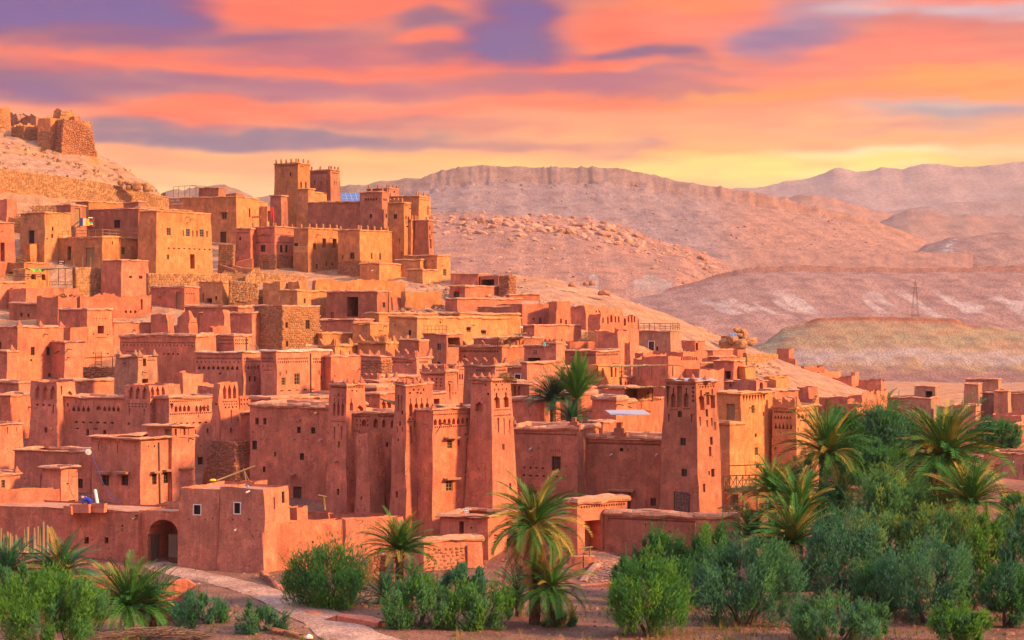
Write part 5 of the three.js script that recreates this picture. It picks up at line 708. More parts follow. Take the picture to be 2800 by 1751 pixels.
B(380, 478, 516, 458, 560, { a: 30, jag: .5, amp: .25 }); B(352, 520, 545, 540, 628, { a: 26, jag: .4, amp: .25 }); B(540, 600, 770, 600, 660, { a: 40, jag: .7, amp: .25 }); B(355, 362, 480, 690, 765, { a: 45, jag: .3, wL: 2, m: 'o' });
Z(10); T('flat_house', 'plain flat house with a roof room behind the gardens', 'house', { m: 'g' });
B(1402, 1735, 1790, 296, 520, { a: 20, d: 252, L: 'W 1646 435 1694 520;b 1605 360 0 0 7', cap: .16 }); B(1615, 1765, 1790, 212, 300, { a: 16, d: 256, min: 3, low: -3, L: 'H 1696 242 1746 288', cap: .16 });
B(1780, 1852, 1892, 360, 520, { a: 20, d: 249, L: 'H 1790 420 1836 490', cap: .18 }); B(1888, 2062, 2094, 355, 520, { a: 18, d: 247, R: 'b 2075 390 0 0 9', cap: .18, min: 4 });
T('edge_house', 'largest flat house at the right edge with a tall roof room', 'house', { m: 'g' });
B(1980, 2520, 2560, 262, 500, { a: 10, d: 262, min: 6, cap: .16, L: 'b 2140 320 0 0 7' }); B(1978, 2084, 2110, 192, 300, { a: 14, d: 261, min: 3, low: -4, cap: .16 }); B(1990, 2230, 2246, 158, 270, { a: 12, d: 266, min: 3, low: -4, cap: .14, L: 'W 2088 215 2116 255' }); B(2200, 2300, 2325, 245, 300, { a: 10, d: 260.5, min: 2, low: -2, cap: .16 });
T('garden_ruin', 'crumbled garden wall below the right edge house', 'ruin', { m: 'r' });
B(2190, 2400, 2440, 405, 540, { a: 16, d: 244, jag: .4, amp: .15, min: 2 }); B(2180, 2200, 2480, 505, 580, { a: 55, d: 236, wL: 1.5, cap: .3, max: 12 });
T('garden_hut', 'low hut with a blocked up doorway at the right edge', 'hut', { m: 'g' });
B(2176, 2500, 2530, 708, 905, { a: 10, d: 213, min: 5, L: 'n 2206 780 2262 905;n 2412 775 2440 860;p 2345 725 0 0 4', cap: .2 });
T('low_garden_wall', 'low garden wall glimpsed between the palms', 'wall', { m: 'r' });
B(1000, 1365, 1380, 852, 945, { a: 10, d: 188, wR: .6, cap: .22, min: .5 });
for (const h of houses) buildHouse(h);
// ================================================================ plants
const leafG = new THREE.MeshStandardMaterial({ roughness: 0.7, side: THREE.DoubleSide, vertexColors: false }); leafG.name = 'leaf';
const phys = (name, r, g, b) => { const m = new THREE.MeshPhysicalMaterial({ roughness: 0.6, side: THREE.DoubleSide, specularIntensity: 0.35 }); m.name = name; m.color.setRGB(r, g, b); return m; };
const palmM = { green: phys('palm leaf', 0.05, 0.19, 0.03), blue: phys('blue green palm leaf', 0.028, 0.145, 0.07), gold: phys('golden palm leaf', 0.36, 0.27, 0.045), dry: std('dry palm leaf', 0.30, 0.155, 0.06, { side: THREE.DoubleSide }), trunk: std('palm trunk', 0.20, 0.105, 0.055, { map: rockMap }), stub: std('leaf stub', 0.36, 0.17, 0.06, { map: woodMap }) };
function frondGeo(L, droop, seed, lw = 1) {                 // a feather leaf along +x: arching rib and two rows of leaflets
  const R = rng(seed), g = new Geo(), n = 30, pts = []; let a = 0; const p = V(0, 0, 0);
  for (let i = 0; i <= n; i++) { pts.push([p.clone(), a]); a -= droop / n * (0.4 + 1.6 * i / n); p.add(V(Math.cos(a) * L / n, Math.sin(a) * L / n, 0)); }
  for (let i = 0; i < n; i++) { const w = 0.035 * (1 - i / n) + 0.006, [A] = pts[i], [Bq] = pts[i + 1]; g.quad(V(A.x, A.y, -w), V(Bq.x, Bq.y, -w), V(Bq.x, Bq.y + 0.01, w), V(A.x, A.y + 0.01, w)); }
  for (let i = 3; i < n; i++) for (const s of [-1, 1]) {
    const [A, an] = pts[i], t = i / n, l = L * 0.165 * lw * Math.pow(Math.sin(Math.PI * clamp(0.1 + t * 0.86, 0, 1)), 0.5) * (0.85 + 0.3 * R()), f = 0.75 + 0.5 * t + 0.2 * (R() - 0.5), up = 0.42 + 0.2 * (R() - 0.5);
    const d = V(Math.cos(an) * f - Math.sin(an) * up, Math.sin(an) * f + Math.cos(an) * up, s * 0.95).normalize(), w = 0.034 * L / 3, tip = A.clone().addScaledVector(d, l); tip.y -= 0.1 * l;
    const m = A.clone().addScaledVector(d, l * 0.45), e = V(Math.cos(an), Math.sin(an), 0).multiplyScalar(w);
    const q = [A.clone(), m.clone().sub(e), tip, m.clone().add(e)]; g.quad(q[0], q[1], q[2], q[3]);
  }
  return g.build();
}
const FR = [[0.5, 3], [0.9, 4], [1.35, 5], [1.9, 6], [0.15, 7], [0.7, 8]].map(([d, s]) => frondGeo(3, d, s)), FRdry = [frondGeo(2.6, 1.5, 11, 0.7), frondGeo(2.6, 0.9, 12, 0.6)];
const palms = [];
// px, py of the crown's heart, py of the trunk's foot, depth; r: leaf length in metres; look: upright, round, shaggy, bush
function palm(label, px, pyc, pyf, d, r, look, o = {}) {
  const foot = P(px + (o.lean || 0), pyf, d); foot.y = o.fy ?? Math.max(-3, foot.y); const heart = P(px, pyc, d), root = thing('palm_tree', label, 'palm tree', foot, o.group), R = rng(o.seed || Math.round(px + pyc)), top = heart.clone().sub(foot);
  const H = Math.max(0.15, top.y), tr = o.tr || 0.24, g = [];
  const cv = new THREE.QuadraticBezierCurve3(V(0, -0.4, 0), V(top.x * 0.2, H * 0.5, top.z * 0.3), top), tube = new THREE.TubeGeometry(cv, Math.max(6, Math.round(H * 5)), tr, 9), q = tube.attributes.position; for (let i = 0; i < q.count; i++) { const k = 1 + 0.16 * vn(q.getX(i) * 9, q.getY(i) * 8, q.getZ(i) * 9); const t = clamp(q.getY(i) / H, 0, 1), c = cv.getPoint(t); q.setX(i, c.x + (q.getX(i) - c.x) * k * (1.15 - 0.2 * t)); q.setZ(i, c.z + (q.getZ(i) - c.z) * k * (1.15 - 0.2 * t)); } tube.computeVertexNormals();
  const trunk = new THREE.Mesh(tube, palmM.trunk); trunk.name = 'trunk'; trunk.castShadow = trunk.receiveShadow = true; root.add(trunk);
  const st = [], nst = o.stubs ?? 34; for (let i = 0; i < nst; i++) { const t = 1 - 0.5 * Math.pow(R(), 1.4) * Math.min(1, 1.6 / H), c = cv.getPoint(t), a = R() * 6.28, e = V(Math.cos(a) * 0.42, 0.3, Math.sin(a) * 0.42).multiplyScalar(1.2 - 0.3 * R()); st.push(bar(c.clone().add(V(Math.cos(a) * tr * 0.7, 0, Math.sin(a) * tr * 0.7)), c.clone().add(e.multiplyScalar(0.8)), 0.045, 0.02, 4)); }
  if (st.length) { const sm_ = new THREE.Mesh(join(st), palmM.stub); sm_.name = 'leaf_stubs'; sm_.userData.kind = 'stuff'; sm_.castShadow = sm_.receiveShadow = true; root.add(sm_); }
  const N = Math.round((o.n || 46) * 1.7);
  for (let i = 0; i < N; i++) {
    const u = (i + 0.5) / N, yaw = i * 2.39996 + 0.5 * (R() - 0.5); let pitch, gi, mat = palmM[o.mat || 'green'], s = r / 3 * (0.65 + 0.5 * R());
    if (look === 'upright') { pitch = lerp(1.5, 0.85, Math.pow(u, 1.1)); gi = u < 0.5 ? 4 : u < 0.8 ? 0 : 5; }
    else if (look === 'bush') { pitch = lerp(1.4, 0.12, Math.pow(u, 0.9)); gi = u < 0.35 ? 0 : u < 0.7 ? 5 : 1; }
    else if (look === 'round') { pitch = lerp(1.35, -0.15, u); gi = u < 0.3 ? 0 : u < 0.6 ? 1 : 2; }
    else { pitch = lerp(1.35, -0.55, u); gi = u < 0.2 ? 5 : u < 0.5 ? 1 : u < 0.8 ? 2 : 3; }
    if (R() < (o.gold || 0)) mat = palmM.gold; else if (u > 0.9 && R() < (o.brown || 0)) mat = palmM.dry;  // a random share of fronds takes the golden tone
    const f = new THREE.Mesh(FR[gi], mat); f.name = 'frond'; f.castShadow = f.receiveShadow = true; f.position.copy(top); f.position.y += 0.25 * (1 - u); f.rotation.set((R() - 0.5) * 0.9, yaw, pitch + 0.16 * (R() - 0.5), 'YZX'); f.scale.setScalar(s); root.add(f);
  }
  for (let i = 0; i < (o.skirt || 0); i++) { const f = new THREE.Mesh(FRdry[i & 1], palmM.dry); f.name = 'dead_frond'; f.castShadow = f.receiveShadow = true; f.position.copy(top); f.position.y -= 0.1 + 0.5 * R(); f.rotation.set((R() - 0.5) * 1.2, i * 2.4 + R(), -0.55 - 0.75 * R(), 'YZX'); f.scale.setScalar((o.sl || r) / 3 * (0.8 + 0.35 * R())); root.add(f); }
  return root;
}
const gd = (py) => EYE * FPX / (py - CY);                    // depth of the river flat at this row
palm('shaggy tall palm with a skirt of dead fronds before the yard house', 1462, 1445, 1706, 113, 3.4, 'shaggy', { gold: .3, brown: .8, skirt: 34, sl: 4.2, n: 64, tr: .3 });
palm('shorter palm leaning on the shaggy tall palm, at its right foot', 1508, 1618, 1712, 112, 2.7, 'shaggy', { gold: .18, skirt: 12, sl: 2.4, n: 44, tr: .22 });
palm('stemless palm behind the shaggy tall palm, at its left foot', 1418, 1640, 1690, 116, 2.4, 'bush', { n: 24, mat: 'blue', tr: .2 });
palm('young green palm with a short trunk before the sweeping wall', 1092, 1512, 1598, 127, 2.9, 'bush', { n: 52, gold: .12, tr: .26, seed: 5 });
palm('low stemless palm at the foot of the young green palm', 1050, 1640, 1668, 121, 2.2, 'bush', { n: 26, mat: 'blue' });
palm('small dark palm behind the trunk of the young green palm', 1130, 1600, 1620, 127, 1.9, 'bush', { n: 22 });
palm('bushy blue green palm below the canes at the left', 165, 1580, 1610, 130.5, 3.1, 'bush', { n: 50, mat: 'blue', gold: .08 });
palm('dark palm cut by the left edge below the canes', 20, 1570, 1600, 130, 2.8, 'bush', { n: 40, mat: 'blue', gold: .06 });
palm('thick palm clump before the sunken garden wall', 352, 1668, 1700, 121.5, 3.6, 'round', { n: 60, mat: 'green', gold: .1, tr: .3, fy: -2 });
palm('dull palm with drooping tips right of the thick palm clump', 418, 1672, 1700, 122.5, 2.7, 'round', { n: 34, mat: 'blue', brown: .8, fy: -2 });
palm('tall palm with upswept fronds among the rooftops', 1578, 1098, 1145, 166, 3.7, 'upright', { n: 40, tr: .42, stubs: 90, mat: 'green' });
palm('broad palm left of the upswept palm among the rooftops', 1512, 1100, 1150, 168, 2.9, 'bush', { n: 54, mat: 'blue' });
palm('low palm between the two rooftop palms', 1560, 1150, 1175, 165, 2.4, 'bush', { n: 26, mat: 'blue' });
palm('golden edged palm with a bent trunk before the ochre kasbah', 2262, 1248, 1420, 142, 4.0, 'round', { gold: .2, n: 56, tr: .28, lean: -22 });
palm('bright palm in front of the wooden balcony', 2112, 1355, 1420, 136, 3.1, 'bush', { gold: .22, n: 46, tr: .26 });
palm('blue palm between the balcony and the golden edged palm', 2200, 1340, 1400, 141, 2.9, 'bush', { mat: 'blue', n: 40 });
palm('leaning palm with one sided fronds right of the bent trunk', 2295, 1380, 1430, 139, 3.0, 'round', { n: 36, gold: .12 });
palm('green palm in the thicket below the bright palm', 2185, 1410, 1500, 128, 3.2, 'bush', { gold: .2, n: 50 });
palm('small palm left in the thicket before the front wall', 2058, 1475, 1530, 130, 2.8, 'bush', { gold: .1, n: 40 });
palm('palm with orange leaf bases low in the thicket', 2168, 1490, 1600, 122, 3.2, 'bush', { gold: .22, n: 54, tr: .34, stubs: 80 });
palm('giant palm with a full round crown at the right', 2582, 1258, 1420, 134, 4.8, 'shaggy', { gold: .3, skirt: 40, sl: 4.4, n: 84, tr: .4, brown: .5 });
palm('dark spreading palm below the giant round palm', 2655, 1385, 1440, 128, 3.6, 'bush', { mat: 'green', gold: .16, n: 46 });
palm('low palm peeping out left of the giant round palm', 2455, 1270, 1300, 196, 4.2, 'bush', { mat: 'blue', n: 24 });
palm('distant palm top above the round dark tree', 2410, 1135, 1200, 240, 4.0, 'bush', { mat: 'green', n: 26 });
// ---- olive, tamarisk and other leafy growth: stems and a crown of many small sprigs
function sprigGeo(kind, seed) {
  const R = rng(seed), g = new Geo(), n = kind === 'plume' ? 26 : 18;
  for (let i = 0; i < n; i++) { const t = i / n, a = i * 2.4 + R(), y = kind === 'plume' ? t * 0.8 : t * 0.7, l = (kind === 'plume' ? 0.3 : 0.36) * (1.1 - 0.6 * t), up = kind === 'plume' ? 0.9 : 0.5, d = V(Math.cos(a), up, Math.sin(a)).normalize(), b = V(0.06 * (R() - 0.5), y, 0.06 * (R() - 0.5)), s = V(-Math.sin(a), 0, Math.cos(a)).multiplyScalar(kind === 'plume' ? 0.034 : 0.05), m = b.clone().addScaledVector(d, l * 0.5); g.quad(b, m.clone().sub(s), b.clone().addScaledVector(d, l), m.clone().add(s)); }
  return g.build();
}
const SPR = { leaf: [sprigGeo('leaf', 1), sprigGeo('leaf', 2)], plume: [sprigGeo('plume', 3), sprigGeo('plume', 4)] };
const foliageM = new THREE.MeshPhysicalMaterial({ roughness: 0.8, side: THREE.DoubleSide, transmission: 0.25, thickness: 0, specularIntensity: 0.15 }); foliageM.name = 'foliage'; const barkM = std('bark', 0.13, 0.08, 0.055, { map: rockMap });
const TINT = { olive: [[0.045, 0.18, 0.065], [0.15, 0.37, 0.13]], bright: [[0.05, 0.21, 0.03], [0.19, 0.42, 0.06]], blue: [[0.035, 0.16, 0.085], [0.12, 0.32, 0.17]], dark: [[0.03, 0.16, 0.045], [0.09, 0.28, 0.075]], gold: [[0.15, 0.27, 0.05], [0.33, 0.45, 0.09]] };  // gold also stands for sunlit tips, light put into the leaf colour
// photo box x0,y0 - x1,y1 of the crown, foot row, depth
function bush(name, label, x0, y0, x1, y1, d, o = {}) {
  { const ex = 0.07 * (x1 - x0), ey = 0.07 * (y1 - y0); x0 -= ex; x1 += ex; y0 -= ey; y1 += (y1 - y0) * 0.1; } const cx = (x0 + x1) / 2, foot = P(cx + (o.fx || 0), o.foot || y1, d), s = d / FPX, rx = (x1 - x0) / 2 * s, ry = (y1 - y0) / 2 * s, rz = o.rz || rx * 0.8, C = P(cx, (y0 + y1) / 2, d), R = rng(Math.round(x0 * 3 + y0));
  foot.y = Math.min(foot.y, C.y - ry * 0.8); const root = thing(name, label, name === 'tree' ? 'tree' : 'bush', foot, o.group), c = C.sub(foot), stems = [];
  const clumps = [], nc = o.nc || Math.round(clamp(34 + rx * ry * 9, 34, 190));
  for (let i = 0; i < nc; i++) { const a = R() * 6.28, e = Math.asin(lerp(-0.92, 1, R())), k = (0.5 + 0.5 * Math.pow(R(), 0.5)) * (1 + 0.55 * fbm(Math.cos(a) * 1.3 + x0, Math.sin(a) * 1.3, e * 2, 2)); clumps.push(V(c.x + Math.cos(a) * Math.cos(e) * rx * k * 0.86, c.y + Math.sin(e) * ry * k * 0.88, c.z + Math.sin(a) * Math.cos(e) * rz * k * 0.86)); }
  for (let i = 0; i < (o.stems || 5); i++) { const t = clumps[Math.floor(R() * clumps.length)], b = V((R() - 0.5) * 0.5, -0.3, (R() - 0.5) * 0.5), m = b.clone().lerp(t, 0.5).add(V(0, 0.2 * ry, 0)); const cv = new THREE.QuadraticBezierCurve3(b, m, t), tube = new THREE.TubeGeometry(cv, 10, 1, 6), q = tube.attributes.position; for (let j = 0; j <= 10; j++) { const p = cv.getPoint(j / 10), w = lerp(o.sw || 0.13, 0.02, j / 10); for (let k = 0; k <= 6; k++) { const n = j * 7 + k; q.setXYZ(n, p.x + (q.getX(n) - p.x) * w, p.y + (q.getY(n) - p.y) * w, p.z + (q.getZ(n) - p.z) * w); } } tube.computeVertexNormals(); stems.push(tube); }
  stems.forEach((g) => { const q = new THREE.Mesh(g, barkM); q.name = o.stems === 1 ? 'trunk' : 'stem'; q.castShadow = q.receiveShadow = true; root.add(q); });
  const per = Math.round((o.per || 70) * 1.25), kind = 'plume', sz = o.size || 0.3, nsh = Math.round(8 + rx * ry * 1.6), im = new THREE.InstancedMesh(SPR[kind][Math.round(x0) & 1], foliageM, clumps.length * per + nsh * 26), T1 = TINT[o.tint || 'olive'], T2 = TINT[o.tint2 || o.tint || 'olive']; let n = 0; const col = new THREE.Color();
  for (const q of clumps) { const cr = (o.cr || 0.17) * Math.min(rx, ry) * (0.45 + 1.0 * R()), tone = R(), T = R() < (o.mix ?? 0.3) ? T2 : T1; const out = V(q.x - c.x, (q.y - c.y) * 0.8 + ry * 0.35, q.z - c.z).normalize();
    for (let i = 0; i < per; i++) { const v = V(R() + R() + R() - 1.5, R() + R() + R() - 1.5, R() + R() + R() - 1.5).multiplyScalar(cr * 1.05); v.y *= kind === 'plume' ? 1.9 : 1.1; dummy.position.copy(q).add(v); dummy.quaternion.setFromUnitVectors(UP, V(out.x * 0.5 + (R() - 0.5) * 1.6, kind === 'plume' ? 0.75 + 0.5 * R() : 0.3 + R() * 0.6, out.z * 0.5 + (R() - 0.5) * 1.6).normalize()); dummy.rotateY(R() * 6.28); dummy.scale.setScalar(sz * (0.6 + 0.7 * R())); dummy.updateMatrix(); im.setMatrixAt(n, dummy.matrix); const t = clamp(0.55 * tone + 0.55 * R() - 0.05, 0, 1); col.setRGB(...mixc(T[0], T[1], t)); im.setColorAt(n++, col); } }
  for (let s2 = 0; s2 < nsh; s2++) { const q = clumps[Math.floor(R() * clumps.length)], out = V((q.x - c.x) / rx, (q.y - c.y) / ry + 0.55, (q.z - c.z) / rz).normalize(), L = Math.min(rx, ry) * (0.25 + 0.5 * R()), bend = V((R() - .5) * .5, 0.5, (R() - .5) * .5), T = R() < (o.mix ?? 0.3) ? T2 : T1, tone = 0.3 + 0.6 * R();   // long shoots that break the outline
    for (let i = 0; i < 26; i++) { const t = i / 26, w = (1 - t) * 0.16 * L; dummy.position.copy(q).addScaledVector(out, L * (0.2 + t)).addScaledVector(bend, L * t * t * 0.4).add(V((R() - .5) * w, (R() - .5) * w, (R() - .5) * w)); dummy.quaternion.setFromUnitVectors(UP, out.clone().addScaledVector(bend, t).add(V((R() - .5), (R() - .5) * .5, (R() - .5))).normalize()); dummy.scale.setScalar(sz * (0.85 - 0.4 * t)); dummy.updateMatrix(); im.setMatrixAt(n, dummy.matrix); col.setRGB(...mixc(T[0], T[1], tone)); im.setColorAt(n++, col); } }
  im.name = 'crown'; im.userData.kind = 'stuff'; im.castShadow = im.receiveShadow = true; root.add(im); return root;
}
// centre and left front
bush('bush', 'big dark tamarisk bush at the bend of the sandy track', 780, 1500, 1012, 1690, 120, { tint: 'dark', tint2: 'bright', mix: .25, foot: 1690 });
bush('bush', 'feathery bush left of the shaggy palm, beside the track bank', 1045, 1590, 1230, 1751, 112, { tint: 'olive', tint2: 'bright', foot: 1765 });
bush('bush', 'pale plumed bush against the left side of the shaggy palm', 1215, 1600, 1405, 1735, 111.5, { tint: 'bright', tint2: 'olive', foot: 1745 });
bush('bush', 'small grey green bush under the stone fence', 1205, 1550, 1330, 1640, 124, { tint: 'blue', foot: 1650 });
bush('bush', 'broad bright green shrub filling the lower left corner', -40, 1580, 300, 1751, 111, { tint: 'bright', tint2: 'olive', foot: 1790, nc: 120 });
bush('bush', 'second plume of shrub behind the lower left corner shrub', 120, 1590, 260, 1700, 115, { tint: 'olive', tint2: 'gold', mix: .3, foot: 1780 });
bush('bush', 'loose olive bush between the palm clump and the track', 478, 1620, 632, 1735, 114, { tint: 'blue', tint2: 'dark', kind: 'leaf', foot: 1748, per: 60, nc: 40 });
bush('bush', 'smaller olive bush at the near edge of the track', 645, 1660, 782, 1748, 110, { tint: 'blue', tint2: 'olive', kind: 'leaf', foot: 1756, per: 56, nc: 34 });
// right front
bush('tree', 'rounded bright tree standing alone on the bare plot', 1660, 1545, 1890, 1725, 109, { tint: 'bright', tint2: 'dark', foot: 1745, mix: .3 });
bush('bush', 'dark bushes against the front wall', 1730, 1462, 1890, 1600, 124, { tint: 'dark', tint2: 'bright', mix: .2, foot: 1610 });
bush('bush', 'tall dark bush with bright tips beside the thicket palms', 1880, 1455, 2010, 1600, 122, { tint: 'dark', tint2: 'bright', mix: .35, foot: 1610 });
bush('bush', 'little bush hiding the edge of the paved ramp', 1672, 1535, 1742, 1612, 121, { tint: 'dark', foot: 1620, nc: 20 });
bush('tree', 'wide grey olive tree right of the lone bright tree', 1890, 1490, 2175, 1700, 113, { tint: 'blue', tint2: 'olive', foot: 1728 });
bush('bush', 'low olive shrub at the bottom edge right of the wide olive', 2140, 1640, 2420, 1760, 106.5, { tint: 'olive', tint2: 'blue', foot: 1790, kind: 'leaf' });
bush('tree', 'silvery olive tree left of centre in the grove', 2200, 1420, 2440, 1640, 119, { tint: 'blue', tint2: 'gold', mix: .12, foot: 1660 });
bush('tree', 'largest silver olive tree in the middle of the grove', 2410, 1490, 2680, 1690, 113, { tint: 'blue', tint2: 'olive', foot: 1732, sw: .18 });
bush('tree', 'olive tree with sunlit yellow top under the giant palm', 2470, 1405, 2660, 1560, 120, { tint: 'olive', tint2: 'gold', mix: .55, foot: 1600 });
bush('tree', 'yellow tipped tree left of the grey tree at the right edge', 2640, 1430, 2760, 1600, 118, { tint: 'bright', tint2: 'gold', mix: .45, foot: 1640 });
bush('tree', 'grey green tree cut by the right edge', 2740, 1425, 2860, 1680, 114, { tint: 'blue', tint2: 'olive', foot: 1700 });
bush('tree', 'dark olive behind the right edge tree', 2690, 1540, 2820, 1690, 112, { tint: 'dark', tint2: 'blue', foot: 1710 });
bush('bush', 'small bright bush on the bare soil at the lower right', 2545, 1665, 2700, 1765, 105.5, { tint: 'bright', tint2: 'olive', kind: 'leaf', foot: 1790, per: 80 });
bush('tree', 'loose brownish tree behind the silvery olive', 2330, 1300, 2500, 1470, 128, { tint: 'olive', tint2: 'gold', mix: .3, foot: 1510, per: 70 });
bush('tree', 'soft light green tree left of the giant palm', 2395, 1250, 2520, 1400, 138, { tint: 'bright', tint2: 'olive', foot: 1450 });
bush('tree', 'dark undergrowth between thicket palms and silvery olive', 2215, 1400, 2330, 1530, 127, { tint: 'dark', foot: 1560 });
bush('tree', 'great round dark tree in front of the plain flat house', 2335, 1118, 2520, 1300, 184, { tint: 'dark', tint2: 'blue', foot: 1330, size: .5, nc: 150 });
bush('tree', 'lower dark tree left of the great round tree', 2240, 1140, 2360, 1300, 182, { tint: 'dark', foot: 1330, size: .5, nc: 90 });
bush('tree', 'dark tree crown right of the giant palm, above the hut', 2655, 1155, 2790, 1240, 226, { tint: 'dark', tint2: 'blue', foot: 1262, size: .5, nc: 90 });
bush('tree', 'low dark growth beneath the great round tree', 2290, 1230, 2440, 1320, 178, { tint: 'dark', foot: 1330, size: .6 });
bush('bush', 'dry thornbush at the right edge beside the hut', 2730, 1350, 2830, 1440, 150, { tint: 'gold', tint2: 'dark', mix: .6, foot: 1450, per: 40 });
bush('bush', 'green bush under the hut wall at the right edge', 2780, 1380, 2850, 1500, 138, { tint: 'bright', tint2: 'dark', foot: 1510 });
bush('bush', 'undergrowth right of the shaggy palm trunk', 1480, 1670, 1580, 1740, 112.5, { tint: 'dark', tint2: 'gold', mix: .2, foot: 1745, nc: 20, per: 50 });
bush('tree', 'dark olive filling the gap between the wide olive and the thicket palms', 2050, 1520, 2240, 1680, 128, { tint: 'dark', tint2: 'blue', foot: 1700 });
bush('tree', 'shaded olive between the silvery olive and the largest silver olive', 2330, 1540, 2470, 1690, 116, { tint: 'dark', tint2: 'olive', foot: 1705 });
bush('bush', 'dark low growth behind the lone bright tree', 1790, 1545, 1930, 1650, 119, { tint: 'dark', foot: 1665, nc: 30 });
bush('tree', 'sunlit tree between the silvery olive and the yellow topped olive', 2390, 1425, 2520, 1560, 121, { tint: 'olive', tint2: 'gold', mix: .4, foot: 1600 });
bush('bush', 'dark thicket under the bent trunk palm', 2230, 1330, 2330, 1430, 137, { tint: 'dark', foot: 1450, nc: 30 });
bush('bush', 'dark thicket at the foot of the bright balcony palm', 2050, 1430, 2180, 1530, 131, { tint: 'dark', tint2: 'bright', foot: 1540, nc: 34 });
bush('tree', 'dark trees below the dark spreading palm', 2560, 1400, 2760, 1500, 124, { tint: 'dark', tint2: 'olive', foot: 1540 });
bush('bush', 'shaded growth behind the broad lower left shrub', -20, 1560, 130, 1660, 120, { tint: 'dark', tint2: 'olive', foot: 1720, nc: 30 });
bush('tree', 'grey green tree top above the low garden wall', 2430, 1330, 2560, 1440, 132, { tint: 'olive', foot: 1470 });
// dry grass and weeds along the bottom edge
{
  const R = rng(77), g = new Geo(); for (let i = 0; i < 14; i++) { const a = R() * 6.28, d = V(Math.cos(a) * 0.35, 1, Math.sin(a) * 0.35).multiplyScalar(0.5 + 0.5 * R()), s = V(-Math.sin(a), 0, Math.cos(a)).multiplyScalar(0.012), b = V((R() - 0.5) * 0.2, 0, (R() - 0.5) * 0.2); g.quad(b.clone().sub(s), b.clone().add(s), b.clone().add(d), b.clone().add(d)); }
  const gg = g.build(), list = [];
  for (let i = 0; i < 5200; i++) { const px = -60 + R() * 2920, py = 1560 + Math.pow(R(), 0.7) * 215, d = gd(py), p = P(px, py, d); if (px > 560 && px < 1020 && Math.abs(px - lerp(520, 1060, (py - 1560) / 200)) < 130) continue; if (fbm(p.x * 0.35, p.z * 0.35, 91, 3) < 0.06) continue; p.y = land(px, d) + 0.02; const s = 0.25 + 0.5 * R(); list.push({ p, s: V(s, s * (0.6 + 0.7 * R()), s), r: [0, R() * 6, 0], c: R() < 0.55 ? mixc([0.30, 0.2, 0.08], [0.5, 0.36, 0.15], R()) : mixc([0.06, 0.10, 0.03], [0.16, 0.2, 0.05], R()) }); }
  scatter('grass', 'dry and green grass tufts on the garden soil', gg, foliageM, list);
  const st = []; for (let i = 0; i < 2600; i++) { const px = -60 + R() * 2920, py = 1540 + R() * 230, d = gd(py), p = P(px, py, d); p.y = land(px, d) + 0.02; const s = 0.05 + 0.22 * Math.pow(R(), 4); st.push({ p, s: V(s * (1 + R()), s, s * (1 + R())), r: [R(), R() * 6, R()], c: mixc([0.7, 0.65, 0.65], [1.3, 1.25, 1.2], R()) }); }
  scatter('pebbles', 'pebbles on the garden soil and the track', stones[2], rockM, st);
}
// ================================================================ walls of rubble, railings and everything that stands about
const ORD = ['first', 'second', 'third', 'fourth', 'fifth', 'sixth', 'seventh', 'eighth', 'ninth', 'tenth', 'eleventh', 'twelfth', 'thirteenth', 'fourteenth', 'fifteenth', 'sixteenth', 'seventeenth', 'eighteenth', 'nineteenth', 'twentieth', 'twenty first', 'twenty second', 'twenty third', 'twenty fourth', 'twenty fifth', 'twenty sixth', 'twenty seventh', 'twenty eighth'], count = {}, nth = (k) => ORD[count[k] = (count[k] ?? -1) + 1];
const ob = (name, label, category, pos, group) => thing(name, label, category, pos, group);
const part = (root, name, g, m, local) => { const q = new THREE.Mesh(g, m); q.name = name; q.castShadow = q.receiveShadow = true; if (!local) g.translate(-root.position.x, -root.position.y, -root.position.z); root.add(q); return q; };
const zp = (x, y, d) => P(gx(x), gy(y), d);
const H = (n) => houses.find((h) => h.name === n);
